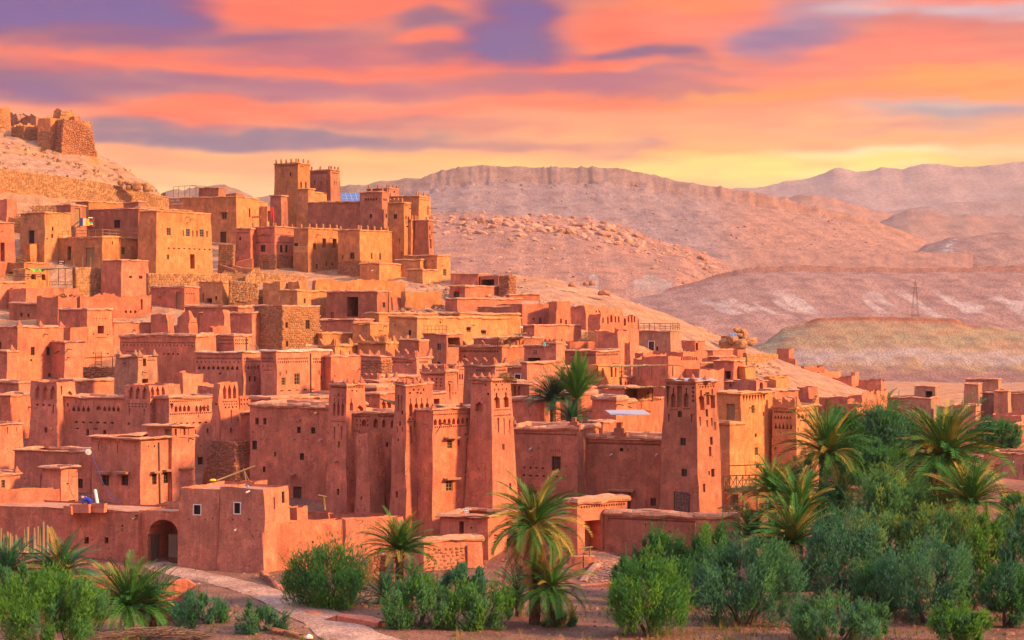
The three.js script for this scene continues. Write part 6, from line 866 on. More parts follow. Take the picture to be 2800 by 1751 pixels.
// a wall along a line of tops [x, y, depth, height], faced with stones when size > 0
function strip(name, label, pts, o = {}) {
  const q = pts.map(([x, y, d, h]) => ({ p: zp(x, y, d), h })), root = ob(name, label, o.category || 'wall', q[0].p.clone().setY(q[0].p.y - q[0].h)), th = o.th || 0.5, R = rng(Math.round(pts[0][0] * 7 + pts[0][1])), g = new Geo(), ms = [], cs = [];
  for (let i = 0; i + 1 < q.length; i++) {
    const a = q[i], b = q[i + 1], dx = b.p.x - a.p.x, dz = b.p.z - a.p.z, L = Math.hypot(dx, dz), n = V(-dz / L, 0, dx / L); if (n.z < 0) n.negate();
    const X = V(dx / L, 0, dz / L), N = Math.max(1, Math.round(L / 1.1));
    const prof = (t) => { const p = a.p.clone().lerp(b.p, t), h = lerp(a.h, b.h, t), k = 0.12 * (o.rough ?? 1); p.y += k * vn(p.x * 1.3, p.z * 1.3, 3); return [p.clone().addScaledVector(n, th / 2 + h * 0.06).setY(p.y - h - 0.8), p.clone().addScaledVector(n, th / 2), p.clone().addScaledVector(n, th * 0.2).setY(p.y + 0.1), p.clone().addScaledVector(n, -th / 2).setY(p.y + 0.03), p.clone().addScaledVector(n, -th / 2).setY(p.y - h - 0.8)].map((v) => wob(v, k)); };
    let pr = null; for (let j = 0; j <= N; j++) { const r = prof(j / N); if (pr) for (let k = 0; k < 4; k++) g.quad(pr[k], r[k], r[k + 1], pr[k + 1]); if (j === 0 && i === 0 || j === N && i === q.length - 2) { g.quad(r[0], r[1], r[3], r[4]); } pr = r; }
    if (o.size) for (let h = 0; h < Math.max(a.h, b.h); h += o.size * 0.78) for (let u = o.size * 0.4 * R(); u < L;) { const w = o.size * (0.7 + R()), hh = o.size * (0.7 + 0.45 * R()), t = clamp((u + w / 2) / L, 0, 1); if (h < lerp(a.h, b.h, t)) { const p = a.p.clone().lerp(b.p, t).addScaledVector(n, th / 2 + 0.06 * h + 0.01); p.y -= h + hh * 0.2; dummy.matrix.makeBasis(X, UP, n).multiply(new THREE.Matrix4().makeRotationZ((R() - 0.5) * 0.6)).scale(V(w * 1.1, hh * 0.9, 0.12 + 0.1 * R())).setPosition(p.sub(root.position)); ms.push(dummy.matrix.clone()); const k = 0.7 + 0.6 * R(), z = R(); cs.push(new THREE.Color().setRGB(k, k * (0.92 + 0.15 * z), k * (0.85 + 0.22 * z))); } u += w * 0.96; }
  }
  part(root, 'wall', g.build(), M[o.m || 'r']);
  if (ms.length) { const im = new THREE.InstancedMesh(stones[3], M[o.sm || 'stone'], ms.length); ms.forEach((m, i) => { im.setMatrixAt(i, m); im.setColorAt(i, cs[i]); }); im.name = 'stone_facing'; im.userData.kind = 'stuff'; im.castShadow = im.receiveShadow = true; root.add(im); }
  return root;
}
const gdep = (x, y) => depthAt(gx(x), gy(y));
Z(1); strip('stone_wall', 'long golden stone wall climbing across the hillside under the granary', [[-60, 660, 331, 3.4], [140, 682, 334, 3.6], [300, 702, 336, 3.8], [640, 745, 341, 4], [950, 792, 345, 4.6], [1250, 862, 349, 4.6], [1600, 936, 353, 4]], { m: 'joint', size: .42, th: .8 });
strip('stone_wall', 'short pale stone wall behind the corner house', [[300, 1010, 322, 2.4], [640, 1008, 322, 2.4]], { m: 'joint', size: .42 });
Z(3); strip('stone_wall', 'retaining wall of big stones left of the tapering tower', [[690, 152, 271, 4.4], [975, 152, 277, 4.4]], { m: 'joint', size: .5, rough: .6 });
strip('stone_wall', 'stone retaining wall below the large sunlit house', [[1380, 205, 266, 2.8], [1800, 208, 270, 2.8], [2150, 212, 274, 2.6]], { m: 'joint', size: .42, rough: .6 });
strip('stone_wall', 'curving stone wall right of the small dark porch', [[2150, 265, 262, 3], [2300, 285, 262, 2.6], [2420, 305, 262, 2]], { m: 'joint', size: .4 });
Z(2); strip('stone_wall', 'golden stone terrace wall beneath the stone ground floor', [[225, 1165, 282, 2.6], [290, 1115, 284, 3.6], [700, 1150, 288, 3.2], [900, 1175, 290, 2.2]], { m: 'joint', size: .4, rough: .7 });
strip('stone_wall', 'low stone wall at the foot of the lettered house', [[0, 855, 300, 3.4], [135, 862, 299, 3.2]], { m: 'joint', size: .38 });
strip('stair_parapet', 'sloping stair parapet left of the square pink house', [[155, 1020, 294, 1.6], [315, 985, 293, 2]], { m: 'r', th: .4 });
strip('stair_parapet', 'lower sloping stair parapet of sunlit stone', [[0, 1040, 291, 2], [160, 1098, 288, 1.8]], { m: 'joint', size: .36, sm: 'stoner' });
strip('stair_parapet', 'short curved parapet beside the sunlit stairs', [[135, 1050, 290, 1.2], [318, 1090, 287, 1.2]], { m: 'o', th: .4 });
{ const s = zp(95, 1150, 286), root = ob('stairs', 'worn sunlit stone stairs between the parapets', 'stairs', s); for (let i = 0; i < 9; i++) { const p = zp(100 + i * 16, 1185 - i * 14, 284 + i * 0.9); const g = bx(-2.4, -0.6, -0.6, 2.4, 0, 0.6); g.translate(p.x, p.y, p.z); part(root, 'step', g, M.stone); } }
Z(11); strip('garden_retaining_wall', 'dark red retaining wall above the sunken garden', [[690, 912, 131, 3.0], [1000, 915, 131, 3.2], [1110, 930, 131, 3.2]], { m: 'r', rough: .7 });
strip('garden_retaining_wall', 'rounded end of the retaining wall beside the track', [[1480, 1010, 129.5, 2.6], [1640, 955, 129.6, 3], [1760, 950, 129.8, 2.8], [1850, 1010, 129.9, 2]], { m: 'r', rough: 1 });
strip('stone_footing', 'dry stones at the foot of the retaining wall end', [[1420, 1165, 127.5, .9], [1760, 1190, 127.5, .8]], { m: 'joint', size: .3, sm: 'stoner' });
strip('stone_heap', 'tumbled stones where the garden meets the near track edge', [[2060, 1400, 113, 1.1], [2140, 1270, 117, 1], [2240, 1300, 117, .9]], { m: 'joint', size: .26, sm: 'stoner', category: 'stones' });
Z(12); strip('stone_bank', 'collapsed stone bank where the sweeping wall meets the track', [[240, 880, 133.5, 1.4], [330, 930, 131, 1.4], [420, 1060, 127, 1.2], [500, 1180, 123, 1]], { m: 'r', size: .3, sm: 'stoner', rough: 1.2 });
strip('mud_bank', 'low crumbling mud bank along the right side of the track', [[530, 1200, 120, .8], [700, 1270, 117, 1.0], [850, 1310, 115, 1.3], [1000, 1290, 114, 1.7], [1180, 1310, 113, 2], [1370, 1330, 112, 2]], { m: 'r', th: 1.2, rough: 1.6 });
strip('stone_heap', 'red stones heaped beside the smaller olive bush', [[340, 1420, 109.5, .8], [480, 1430, 109, .9], [600, 1470, 108, .6]], { m: 'joint', size: .24, sm: 'stoner', category: 'stones' });
strip('rubble_bank', 'rubble bank under the young palm', [[1030, 790, 130, 1.3], [1200, 735, 131, 1.8], [1340, 705, 131.5, 2.2], [1480, 730, 131, 2.2]], { m: 'joint', size: .3, sm: 'stoner', rough: 1.4 });
// stones of the fence, one by one
{ const f = FENCE.f.R, root = H('stone_fence').root, R = rng(31); let n = 0; for (let h = 0.15; h < f.H - 0.45; h += 0.26) for (let u = 0.3 + 0.2 * R(); u < f.w - 0.4; u += 0.34 + 0.2 * R()) { if (n++ > 190) break; const s = new THREE.Mesh(stones[n & 3], n % 3 ? M.stoner : M.stone); s.name = 'stone'; s.castShadow = s.receiveShadow = true; s.position.copy(f.pt(u, h + 0.08 * R(), 0)).sub(root.position); s.quaternion.setFromRotationMatrix(f.mat4(0, 0)); s.rotateZ((R() - 0.5) * 0.8); s.scale.set(0.24 + 0.16 * R(), 0.14 + 0.1 * R(), 0.12 + 0.1 * R()); root.add(s); } 
  const p = bx(0, 0, 0, 0.55, f.H - 0.35, 0.2); p.applyMatrix4(f.mat4(f.w * 0.72, 0.02)); part(root, 'pilaster', p, M.p); }
// ---- railings
function rail(name, label, pts, h, gap, m, o = {}) {          // pts: world points of the foot line
  const root = ob(name, label, 'railing', pts[0].clone()), L = [], R = rng(pts.length + Math.round(pts[0].x * 10));
  for (let i = 0; i + 1 < pts.length; i++) { const a = pts[i], b = pts[i + 1], n = Math.max(1, Math.round(a.distanceTo(b) / gap)), j = () => (R() - 0.5) * (o.crook ?? 0.06); const up = (p, k) => V(p.x, p.y + h * k + j(), p.z);
    for (let k = 0; k <= n; k++) { const p = a.clone().lerp(b, k / n); part(root, 'post', bar(p.clone().setY(p.y - 0.1), up(p, 1.06).add(V(j(), 0, j())), o.r || 0.045, o.r || 0.04, 5), m); if (o.cross && k < n) { const e = a.clone().lerp(b, (k + 1) / n); part(root, 'brace', bar(up(p, 0.1), up(e, 0.92), 0.03, 0.03, 5), m); part(root, 'brace', bar(up(p, 0.92), up(e, 0.1), 0.03, 0.03, 5), m); } }
    for (const k of o.rails || [1, 0.5]) part(root, 'rail', bar(up(a, k), up(b, k), o.r || 0.04, o.r || 0.04, 5), m); }
  return root;
}
const top = (h, i, s, u0, u1, inn = 0.15, dy = 0.2) => { const b = H(h).boxes[i], f = b.f[s]; return [u0, u1].map((t) => f.pt(lerp(f.b * f.H, f.w - f.b * f.H, t), f.H).addScaledVector(f.n, -inn).add(V(0, dy, 0))); };
rail('pole_railing', 'crooked pole railing on the shaded side of the terrace house', top('terrace_house', 0, 'L', .05, .98), 0.95, 1.5, M.pale);
rail('pole_railing', 'pole railing on the sunlit front of the terrace house', top('terrace_house', 0, 'R', .02, .98), 1.0, 1.3, M.pale);
rail('iron_railing', 'thin railing on the roof above the yellow porch', [...top('yellow_porch_house', 0, 'L', .0, 1)], 0.8, 0.5, M.iron, { r: .02, crook: 0 });
rail('iron_railing', 'rusty railing round the grey house roof', [top('railed_roof_house', 0, 'L', .04, 1)[0], top('railed_roof_house', 0, 'L', .04, 1)[1], top('railed_roof_house', 0, 'R', .0, 1)[1]], 0.85, 0.7, M.wood, { r: .035, rails: [1, .6, .3] });
rail('pole_railing', 'pale cane railing under the reed pergola, shaded stretch', top('pergola_house', 0, 'L', .3, 1), 1.0, 1.2, M.pale);
rail('pole_railing', 'pale cane railing under the reed pergola, lit stretch', top('pergola_house', 0, 'R', 0, 1), 1.0, 1.2, M.pale);
Z(5); rail('pole_railing', 'grey stick railing on the terrace of the merlon house', [zp(70, 895, 213), zp(225, 895, 212)], .5, .25, M.wood, { r: .025 });
rail('pole_railing', 'yellow cane railing beside the small reed awning', [zp(240, 890, 211.5), zp(330, 882, 213)], .45, .22, M.cane, { r: .03 });
Z(2); { const [a, b] = [zp(699, 922, 291.5), zp(834, 924, 292)]; rail('balcony_railing', 'pale slatted balcony railing between two upper houses', [a, b], .78, .2, M.pale, { r: .022, rails: [1, .04], crook: 0 }); }
Z(3); rail('pole_railing', 'zigzag branch railing of the terrace house with dark arches', [zp(-20, 255, 268), zp(400, 258, 270)], .75, 1.1, M.cane, { cross: 1, crook: .1 });
rail('pole_railing', 'branch railing below the green cloth awning', [zp(465, 322, 262), zp(710, 322, 262)], .65, 1.2, M.cane, { rails: [1, .4] });
// pole frame on the lettered house, posts before the wide plank door
Z(1); { const A = [[1627, 930], [1677, 925], [1735, 922], [1782, 920], [1840, 918], [1932, 922]].map(([x, y], i) => zp(x, y, 335 + (i & 1) * 3)), root = ob('frame_of_poles', 'tall bare frame of poles on the roof of the lettered house', 'frame', A[0].clone()); for (const p of A) part(root, 'post', bar(p, p.clone().add(V(0, 1.95, 0)), 0.04, 0.035, 5), M.wood); for (let i = 0; i + 2 < A.length; i++) part(root, 'rail', bar(A[i].clone().add(V(0, 1.9, 0)), A[i + 2].clone().add(V(0, 1.9, 0)), 0.03, 0.03, 5), M.wood); part(root, 'rail', bar(A[4].clone().add(V(0, 1.7, 0)), zp(2040, 836, 338), 0.03, 0.03, 5), M.wood); }
Z(3); for (const [x, y0, y1] of [[688, 45, 150], [772, 48, 150], [848, 42, 150], [925, 48, 150]]) { const p = zp(x, y1, 279), t = zp(x, y0, 279), root = ob('pole', nth('pole') + ' bare pole from the left in the row before the wide plank door', 'pole', p, 'poles before the wide plank door'); part(root, 'shaft', bar(V(0, -0.3, 0), t.sub(p), 0.09, 0.07, 6), M.cane, 1); }
{ const root = ob('notice_board', 'small brown notice board with white lines of writing', 'sign', zp(576, 112, 281)); const a = zp(540, 112, 281), b = zp(612, 66, 281); part(root, 'board', bx(a.x, a.y, a.z - 0.05, b.x, b.y, a.z + 0.05), M.wood); for (let i = 0; i < 4; i++) part(root, 'writing', bx(a.x + 0.25, b.y - 0.35 - i * 0.3, a.z + 0.052, b.x - 0.25 - 0.2 * (i & 1), b.y - 0.27 - i * 0.3, a.z + 0.056), M.white); }
// ---- awnings and pergolas
function awning(name, label, corners, posts, m, o = {}) {      // corners: four world points, rippled mat; posts: foot points
  const root = ob(name, label, o.category || 'awning', (posts[0] || corners[0]).clone()), n = 12, g = new Geo(), pt = (u, v) => { const p = corners[0].clone().lerp(corners[1], u).lerp(corners[3].clone().lerp(corners[2], u), v); p.y += (o.rip ?? 0.12) * (vn(u * 7, v * 4, 3) + 0.5 * vn(u * 19, v * 5, 4)); return p; };
  for (let i = 0; i < n; i++) for (let j = 0; j < 4; j++) g.quad(pt(i / n, j / 4), pt((i + 1) / n, j / 4), pt((i + 1) / n, (j + 1) / 4), pt(i / n, (j + 1) / 4));
  for (let i = 0; i < n; i++) { const d = V(0, -0.08, 0); g.quad(pt(i / n, 0), pt((i + 1) / n, 0), pt((i + 1) / n, 0).add(d), pt(i / n, 0).add(d)); }
  part(root, o.sheet || 'mat', g.build(), m); posts.forEach((p, i) => { const t = p.clone(); t.y = Math.min(...corners.map((c) => c.y)) + 0.1; part(root, 'post', bar(p, t, 0.06, 0.05, 5), M.wood); }); return root;
}
Z(9); awning('pergola', 'long pale reed pergola over the roof terrace', [zp(1140, 80, 191), zp(1962, 70, 190), zp(1800, 58, 200), zp(1290, 62, 200)], [zp(1150, 180, 191), zp(1375, 180, 189), zp(1535, 178, 189.5), zp(1660, 176, 190), zp(1775, 174, 190), zp(1855, 172, 191)], M.mat, { rip: .1 });
awning('reed_awning', 'reed awning over the lower terrace beside the carved tower', [zp(1405, 278, 180), zp(1785, 276, 179), zp(1785, 262, 186), zp(1450, 266, 186)], [zp(1525, 405, 180), zp(1665, 405, 181)], M.mat);
{ const w = zp(1520, 405, 184), root = ob('terrace_room', 'pink room with a glazed door under the reed awning', 'room', w); const a = zp(1520, 405, 184), b = zp(1668, 285, 184); part(root, 'wall', bx(a.x, a.y, a.z - 3, b.x, b.y, a.z), M.p); const c = zp(1604, 402, 184), e = zp(1640, 300, 184); part(root, 'door', join([bx(c.x, c.y, a.z, c.x + .12, e.y, a.z + .06), bx(e.x - .12, c.y, a.z, e.x, e.y, a.z + .06), bx(c.x + .12, e.y - .12, a.z, e.x - .12, e.y, a.z + .06), bx(c.x + .12, (c.y + e.y) / 2, a.z, e.x - .12, (c.y + e.y) / 2 + .1, a.z + .06)]), M.pale); part(root, 'pane', bx(c.x + .1, c.y + .02, a.z + .002, e.x - .1, e.y - .1, a.z + .02), M.glass); }
Z(5); awning('reed_awning', 'small reed awning on the terrace of the merlon house', [zp(205, 806, 210), zp(420, 800, 210), zp(412, 795, 215), zp(215, 798, 215)], [zp(212, 885, 210), zp(325, 880, 210), zp(415, 870, 210)], M.mat);
awning('reed_awning', 'yellow reed roof beside the white board on a post', [zp(362, 775, 221), zp(530, 768, 220), zp(525, 758, 225), zp(400, 758, 225)], [zp(415, 806, 221), zp(525, 806, 220)], M.cane);
{ const p = zp(432, 775, 219), root = ob('board_on_post', 'small white board on a post above the yellow reed roof', 'sign', p); part(root, 'post', bar(p, zp(432, 712, 219), 0.05, 0.05, 5), M.wood); const a = zp(418, 714, 219), b = zp(446, 692, 219); part(root, 'board', bx(a.x, a.y, a.z + .05, b.x, b.y, a.z + .1), M.white); }
Z(3); awning('cloth_awning', 'brown reed awning with a bright green cloth over the arches', [zp(235, 160, 268), zp(692, 158, 264), zp(640, 142, 273), zp(260, 150, 276)], [zp(440, 320, 266), zp(548, 320, 265), zp(610, 320, 266), zp(690, 320, 264)], M.reed);
{ const g = new Geo(), a = [[273, 155, 0], [330, 186, 0], [365, 170, 0], [392, 190, 0], [428, 158, 0]].map(([x, y]) => zp(x, y, 266.5)), b = [[273, 152], [330, 158], [365, 160], [392, 160], [428, 156]].map(([x, y]) => zp(x, y, 266.8)); for (let i = 0; i < 4; i++) g.quad(a[i], a[i + 1], b[i + 1], b[i]); const root = ob('green_cloth', 'bright green cloth hanging from the brown reed awning', 'cloth', a[0].clone()); part(root, 'cloth', g.build(), M.green); }
// ---- solar panels
function panel(label, c, w, h, m, tilt, yaw, cells) { const root = ob('solar_panel', label, 'solar panel', c); const q = new THREE.Group(); const put = (name, g, mm) => { g.rotateX(-Math.PI / 2 + tilt); g.rotateY(yaw); part(root, name, g, mm, 1); }; put('frame', bx(-w / 2, -h / 2, -0.03, w / 2, h / 2, 0), M.pvc); const [nx, ny] = cells; for (let i = 0; i < nx; i++) for (let j = 0; j < ny; j++) put('cell', bx(-w / 2 + w * i / nx + 0.03, -h / 2 + h * j / ny + 0.03, 0.001, -w / 2 + w * (i + 1) / nx - 0.03, -h / 2 + h * (j + 1) / ny - 0.03, 0.012), m); return root; }
Z(2); panel('large blue solar panel on the hilltop kasbah roof', zp(1240, 410, 310), 3.3, 2.6, M.solar, 0.62, 0.25, [4, 3]);
Z(9); panel('pale solar panel pair over the arched window house', zp(1430, 508, 158), 3.3, 2.6, M.solarp, 0.1, 0.15, [2, 1]); panel('pale solar panel tilted on the carved tower roof', zp(2050, 198, 152), 3.4, 1.7, M.solarp, 0.09, 0.2, [3, 1]);
Z(6); panel('tiny blue solar panel on the slim house at the hill edge', zp(18, 352, 212), .7, .5, M.solar, 0.7, 0.2, [2, 1]);
Z(8); panel('little solar lamp panel on the slab roof of the yard house', zp(2148, 1432, 143), 0.38, 0.4, M.solar, 0.9, 0.6, [2, 2]);
Z(13); panel('small white edged solar panel on the single low room', zp(910, 192, 144.5), 0.36, 0.25, M.solar, 0.25, 0.2, [1, 1]);
// ---- dishes, pipes, cables
function dish(label, c, r, yaw) { const root = ob('satellite_dish', label, 'satellite dish', c); const g = new THREE.SphereGeometry(r * 1.5, 18, 8, 0, 6.2832, 0, 0.73); g.scale(1, 0.6, 1); g.translate(0, -r * 0.62, 0); g.rotateX(1.1); g.rotateY(yaw); part(root, 'bowl', g, M.pvc, 1); part(root, 'arm', bar(V(0, 0, 0), V(Math.sin(yaw) * r, r * 0.2, Math.cos(yaw) * r), 0.02, 0.02, 5), M.pvc, 1); part(root, 'mast', bar(V(0, -r * 0.9, 0), V(0, 0, 0), 0.02, 0.02, 6), M.pvc, 1); }
Z(7); dish('white satellite dish above the walled yard', zp(828, 882, 158), 0.28, 0.5); dish('white satellite dish hung beside the black doorway', zp(516, 1072, 153), 0.22, -0.9);
const tube = (name, label, cat, pts, r, m) => { const root = ob(name, label, cat, pts[0].clone()); part(root, name, new THREE.TubeGeometry(new THREE.CatmullRomCurve3(pts), 24, r, 6), m); return root; };
tube('cable', 'blue cable hanging down the four window block house', 'cable', [zp(858, 890, 152.5), zp(905, 1020, 151), zp(970, 1180, 149.5), zp(1060, 1310, 148.5), zp(1160, 1392, 147.5)], 0.025, M.navy);
tube('cable', 'dark cable looping over the yard annex', 'cable', [zp(750, 895, 157), zp(715, 985, 153), zp(650, 1030, 150.5), zp(645, 1200, 149), zp(690, 1310, 148.5)], 0.02, M.iron);
Z(7); { const p = zp(915, 1372, 146), root = ob('downpipe', 'white plastic downpipe with a lime green top', 'pipe', p); part(root, 'pipe', bar(p, zp(893, 1245, 147), 0.12, 0.12, 8), M.white); part(root, 'collar', bar(zp(893, 1250, 147), zp(888, 1232, 147), 0.15, 0.08, 8), M.lime); }
{ const a = zp(2035, 1150, 137), b = zp(2395, 1012, 139), root = ob('well_pole', 'long pole propped on a forked stick over the corner bastion', 'pole', a); part(root, 'pole', bar(a, b, 0.07, 0.05, 6), M.cane); part(root, 'prop', bar(zp(2310, 1155, 138), zp(2288, 1040, 138.5), 0.05, 0.05, 5), M.cane); part(root, 'prop', bar(zp(2335, 1152, 139), zp(2285, 1040, 138.6), 0.05, 0.05, 5), M.cane); }
const lump = (name, label, cat, c, sx, sy, sz, m, seed) => { const g = new THREE.IcosahedronGeometry(1, 3), p = g.attributes.position; for (let i = 0; i < p.count; i++) { const x = p.getX(i), y = p.getY(i), z = p.getZ(i), k = 1 + 0.3 * fbm(x * 1.4 + seed, y * 1.4, z * 1.4, 3); p.setXYZ(i, x * k * sx, Math.max(y * k, -0.25) * sy, z * k * sz); } g.computeVertexNormals(); const root = ob(name, label, cat, c); part(root, name, g, m, 1); return root; };
lump('plastic_basin', 'yellow plastic thing lying on the corner bastion roof', 'basin', zp(2000, 1150, 138), .24, .12, .2, M.gold, 3); Z(11); lump('plastic_bag', 'blue plastic bag on the edge of the corner bastion', 'bag', zp(2322, 78, 137.6), .1, .14, .1, M.sky, 5);
Z(12); lump('plastic_sack', 'white plastic sack at the bottom edge of the track', 'sack', zp(668, 1490, 107.6), .22, .2, .18, M.white, 9);
Z(13); lump('cushion', 'white bundle on the coping of the front wall', 'bundle', zp(1950, 352, 142.3), .34, .2, .25, M.white, 2); lump('plastic_sack', 'white sack beside the rubble under the young palm', 'sack', P(998, 1540, 129), .16, .1, .14, M.sky, 12);
// ---- rugs and washing
function cloth(name, label, cat, A, Bq, C, D, m, o = {}) { const root = ob(name, label, cat, D.clone()), n = 14, g = new Geo(), nrm = V(0, 0, 0).subVectors(Bq, A).cross(V(0, 0, 0).subVectors(D, A)).normalize(), pt = (u, v) => A.clone().lerp(Bq, u).lerp(D.clone().lerp(C, u), v).addScaledVector(nrm, (o.fold ?? 0.06) * Math.sin(u * (o.f || 14)) * (0.3 + v)); for (let i = 0; i < n; i++) for (let j = 0; j < 6; j++) g.quad(pt(i / n, j / 6), pt((i + 1) / n, j / 6), pt((i + 1) / n, (j + 1) / 6), pt(i / n, (j + 1) / 6)); if (o.uv) { let k = 0; for (let i = 0; i < n; i++) for (let j = 0; j < 6; j++) for (const [a, b] of [[0, 0], [1, 0], [1, 1], [0, 0], [1, 1], [0, 1]]) { g.u[k++] = (i + a) / n; g.u[k++] = 1 - (j + b) / 6; } } part(root, name, g.build(), m); return root; }
const rugMap = tex(128, (u, v) => { const x = Math.floor(u * 22), y = Math.floor(v * 40), k = hash(x, y, 3), e = u < 0.04 || u > 0.96; if (e) return [0.25, 0.16, 0.15]; const q = Math.hypot(u * 22 - x - 0.5, v * 40 - y - 0.5) < 0.36; if (k > 0.55 && q) return [[0.75, 0.35, 0.2], [0.75, 0.7, 0.66], [0.4, 0.3, 0.4], [0.8, 0.6, 0.25]][Math.floor(k * 97) % 4]; return [0.38, 0.27, 0.25]; }, true);
const rugM = std('spotted rug', 0.8, 0.8, 0.8, { map: rugMap }), stripeMap = tex(64, (u, v) => { const k = Math.floor(v * 9); return [[0.6, 0.1, 0.1], [0.85, 0.8, 0.75], [0.15, 0.1, 0.15], [0.75, 0.45, 0.1], [0.1, 0.2, 0.2]][(k * 7) % 5]; }, true), stripeM = std('striped rug', 0.8, 0.8, 0.8, { map: stripeMap });
{ const f = H('carved_tower').boxes[0].f.L, c = (x, y) => { const [u, h] = f.uv(1300 + x / (2400 / 700), 1310 + y / (2400 / 700)); return f.pt(u, h, 0.09); }; cloth('hanging_rug', 'grey rug with coloured spots hanging on the carved tower', 'rug', c(1864, 116), c(2012, 128), c(2008, 352), c(1866, 345), rugM, { uv: 1, fold: .02 }); }
Z(13); { const R = rng(6), cols = [M.red, M.white, M.navy, M.white, M.wood, M.gold, M.turq, M.red, M.white]; for (let i = 0; i < 9; i++) { const left = i < 5, k = left ? i : i - 5, p = zp(left ? 1528 : 1632, 332 - k * 10, left ? 147 : 147.4), root = ob('folded_rug', ['dark red', 'white', 'navy', 'cream', 'brown', 'yellow', 'turquoise', 'crimson', 'pale'][i] + ' folded rug in the ' + (left ? 'left' : 'right') + ' rug stack by the long dark house', 'rug', p, 'folded rugs stacked outside the long dark house'); const g = new THREE.BoxGeometry(1.15 + 0.3 * R(), 0.15, 0.9, 8, 2, 4), q = g.attributes.position; for (let j = 0; j < q.count; j++) { q.setY(j, q.getY(j) + 0.03 * vn(q.getX(j) * 4, q.getZ(j) * 4, i)); } g.computeVertexNormals(); g.rotateY((R() - 0.5) * 0.3); part(root, 'rug', g, cols[i], 1); } }
Z(2); cloth('red_carpet', 'red carpet hanging from the portal of the lettered house', 'carpet', zp(478, 500, 306), zp(508, 505, 306), zp(514, 640, 305.6), zp(494, 640, 305.6), M.red, { f: 8 });
Z(1); { const A = zp(742, 1200, 299), root = ob('rug_rack', 'pole rack loaded with folded rugs beside the gatehouse', 'rack', A); part(root, 'pole', bar(zp(632, 1230, 299), zp(760, 1142, 299), 0.09, 0.08, 5), M.cane); part(root, 'pole', bar(zp(690, 1232, 299), zp(775, 1172, 299), 0.08, 0.08, 5), M.cane); part(root, 'shelf', bx(zp(820, 0, 300).x, zp(0, 1205, 300).y, -300.6, zp(878, 0, 300).x, zp(0, 1110, 300).y, -299.6), M.wood); [[748, 778, 'navy'], [778, 806, 'white'], [804, 832, 'gold']].forEach(([a, b, m], i) => { const g = bx(zp(a, 0, 298.8).x, zp(0, 1195, 298.8).y, -299.2, zp(b, 0, 298.8).x, zp(0, 1122 + i * 4, 298.8).y, -298.7); part(root, 'rug', g, M[m]); }); for (let i = 0; i < 6; i++) part(root, 'rug', bx(zp(826 + (i & 1) * 6, 0, 299.5).x, zp(0, 1200 - i * 15, 299.5).y, -299.5, zp(874 - (i % 3) * 4, 0, 299.5).x, zp(0, 1190 - i * 15, 299.5).y, -299), [M.red, M.white, M.turq, M.red, M.navy, M.white][i]); }
[[640, 665, 'turq', 'turquoise'], [668, 700, 'rose', 'first rose'], [702, 728, 'rose', 'second rose'], [730, 752, 'navy', 'navy edged']].forEach(([a, b, m, w]) => { Z(5); cloth('washing', w + ' cloth drying on the line over the planted alcove', 'washing', zp(a, 850 - (a - 640) * 0.26, 205.5), zp(b, 850 - (b - 640) * 0.26, 205.5), zp(b, 885 - (b - 640) * 0.12, 205.3), zp(a, 886 - (a - 640) * 0.1, 205.3), M[m], { f: 9, fold: .05 }); });
tube('clothesline', 'washing line over the planted alcove', 'line', [zp(610, 858, 205.6), zp(690, 838, 205.6), zp(800, 812, 205.6)], 0.02, M.iron);
Z(9); { const p = zp(1690, 400, 181), root = ob('sun_lounger', 'lounger back beside a red pot on the lower terrace', 'chair', p); part(root, 'backrest', bx(p.x - .24, p.y, p.z, p.x + .24, p.y + .3, p.z + .08), M.p); const g = new THREE.CylinderGeometry(.08, .06, .2, 10); const q = zp(1740, 396, 180.5); g.translate(q.x, q.y + .1, q.z); part(ob('pot', 'red pot on the lower terrace beside the carved tower', 'pot', q), 'pot', g, M.red); }
Z(2); for (let i = 0; i < 4; i++) { const q = zp(312 + i * 22, 608 - i * 1, 304), root = ob('clay_pot', nth('pot') + ' clay pot from the left on the small lit terrace', 'pot', q, 'clay pots on the small lit terrace'); part(root, 'pot', new THREE.LatheGeometry([[0, 0], [.26, 0], [.42, .35], [.4, .62], [.46, .74], [.4, .74], [.34, .62]].map((v) => new THREE.Vector2(v[0] * .42, v[1] * .42)), 12), M.r, 1); }
// ---- brushwood, canes, logs, ladders
function sticks(name, label, cat, c, w, h, dz, n, m, o = {}) { const root = ob(name, label, cat, c), R = rng(n + Math.round(w * 10)), L = []; for (let i = 0; i < n; i++) { const t = R() * 2 - 1, y = h * (1 - t * t) * R(), a = R() * Math.PI, l = (o.l || w * 0.5) * (0.4 + 0.8 * R()), b = V(t * w / 2, y, (R() - 0.5) * dz), d = V(Math.cos(a), (R() - 0.4) * (o.up || 0.5), Math.sin(a) * 0.6).multiplyScalar(l / 2); L.push(bar(b.clone().sub(d), b.clone().add(d), o.r || 0.03, 0.012, 4)); } const q = part(root, 'sticks', join(L), m, 1); q.userData.kind = 'stuff'; return root; }
Z(5); sticks('brushwood_pile', 'big brushwood pile between the orange block and the roofless ruin', 'brushwood', zp(1085, 860, 233), 2.9, 1.6, 2, 300, M.dry, { l: 1.1, r: .025 });
sticks('brushwood_nest', 'nest of sticks and rags on the right tower of the central kasbah', 'brushwood', zp(285, 1200, 149), 1.4, .62, 1, 220, M.reed, { l: .55, r: .02 });
Z(1); sticks('reed_bundle', 'bundle of broken roof reeds hanging out of the half collapsed house', 'reeds', zp(165, 1200, 303), 2.4, 1.7, 1.4, 130, M.dry, { l: 1.9, r: .03, up: 1.6 });
Z(3); sticks('brushwood_pile', 'sticks strewn on the rubble below the half collapsed house', 'brushwood', zp(215, 78, 290), 3.4, .7, 2, 110, M.dry, { l: 1.3, r: .025 });
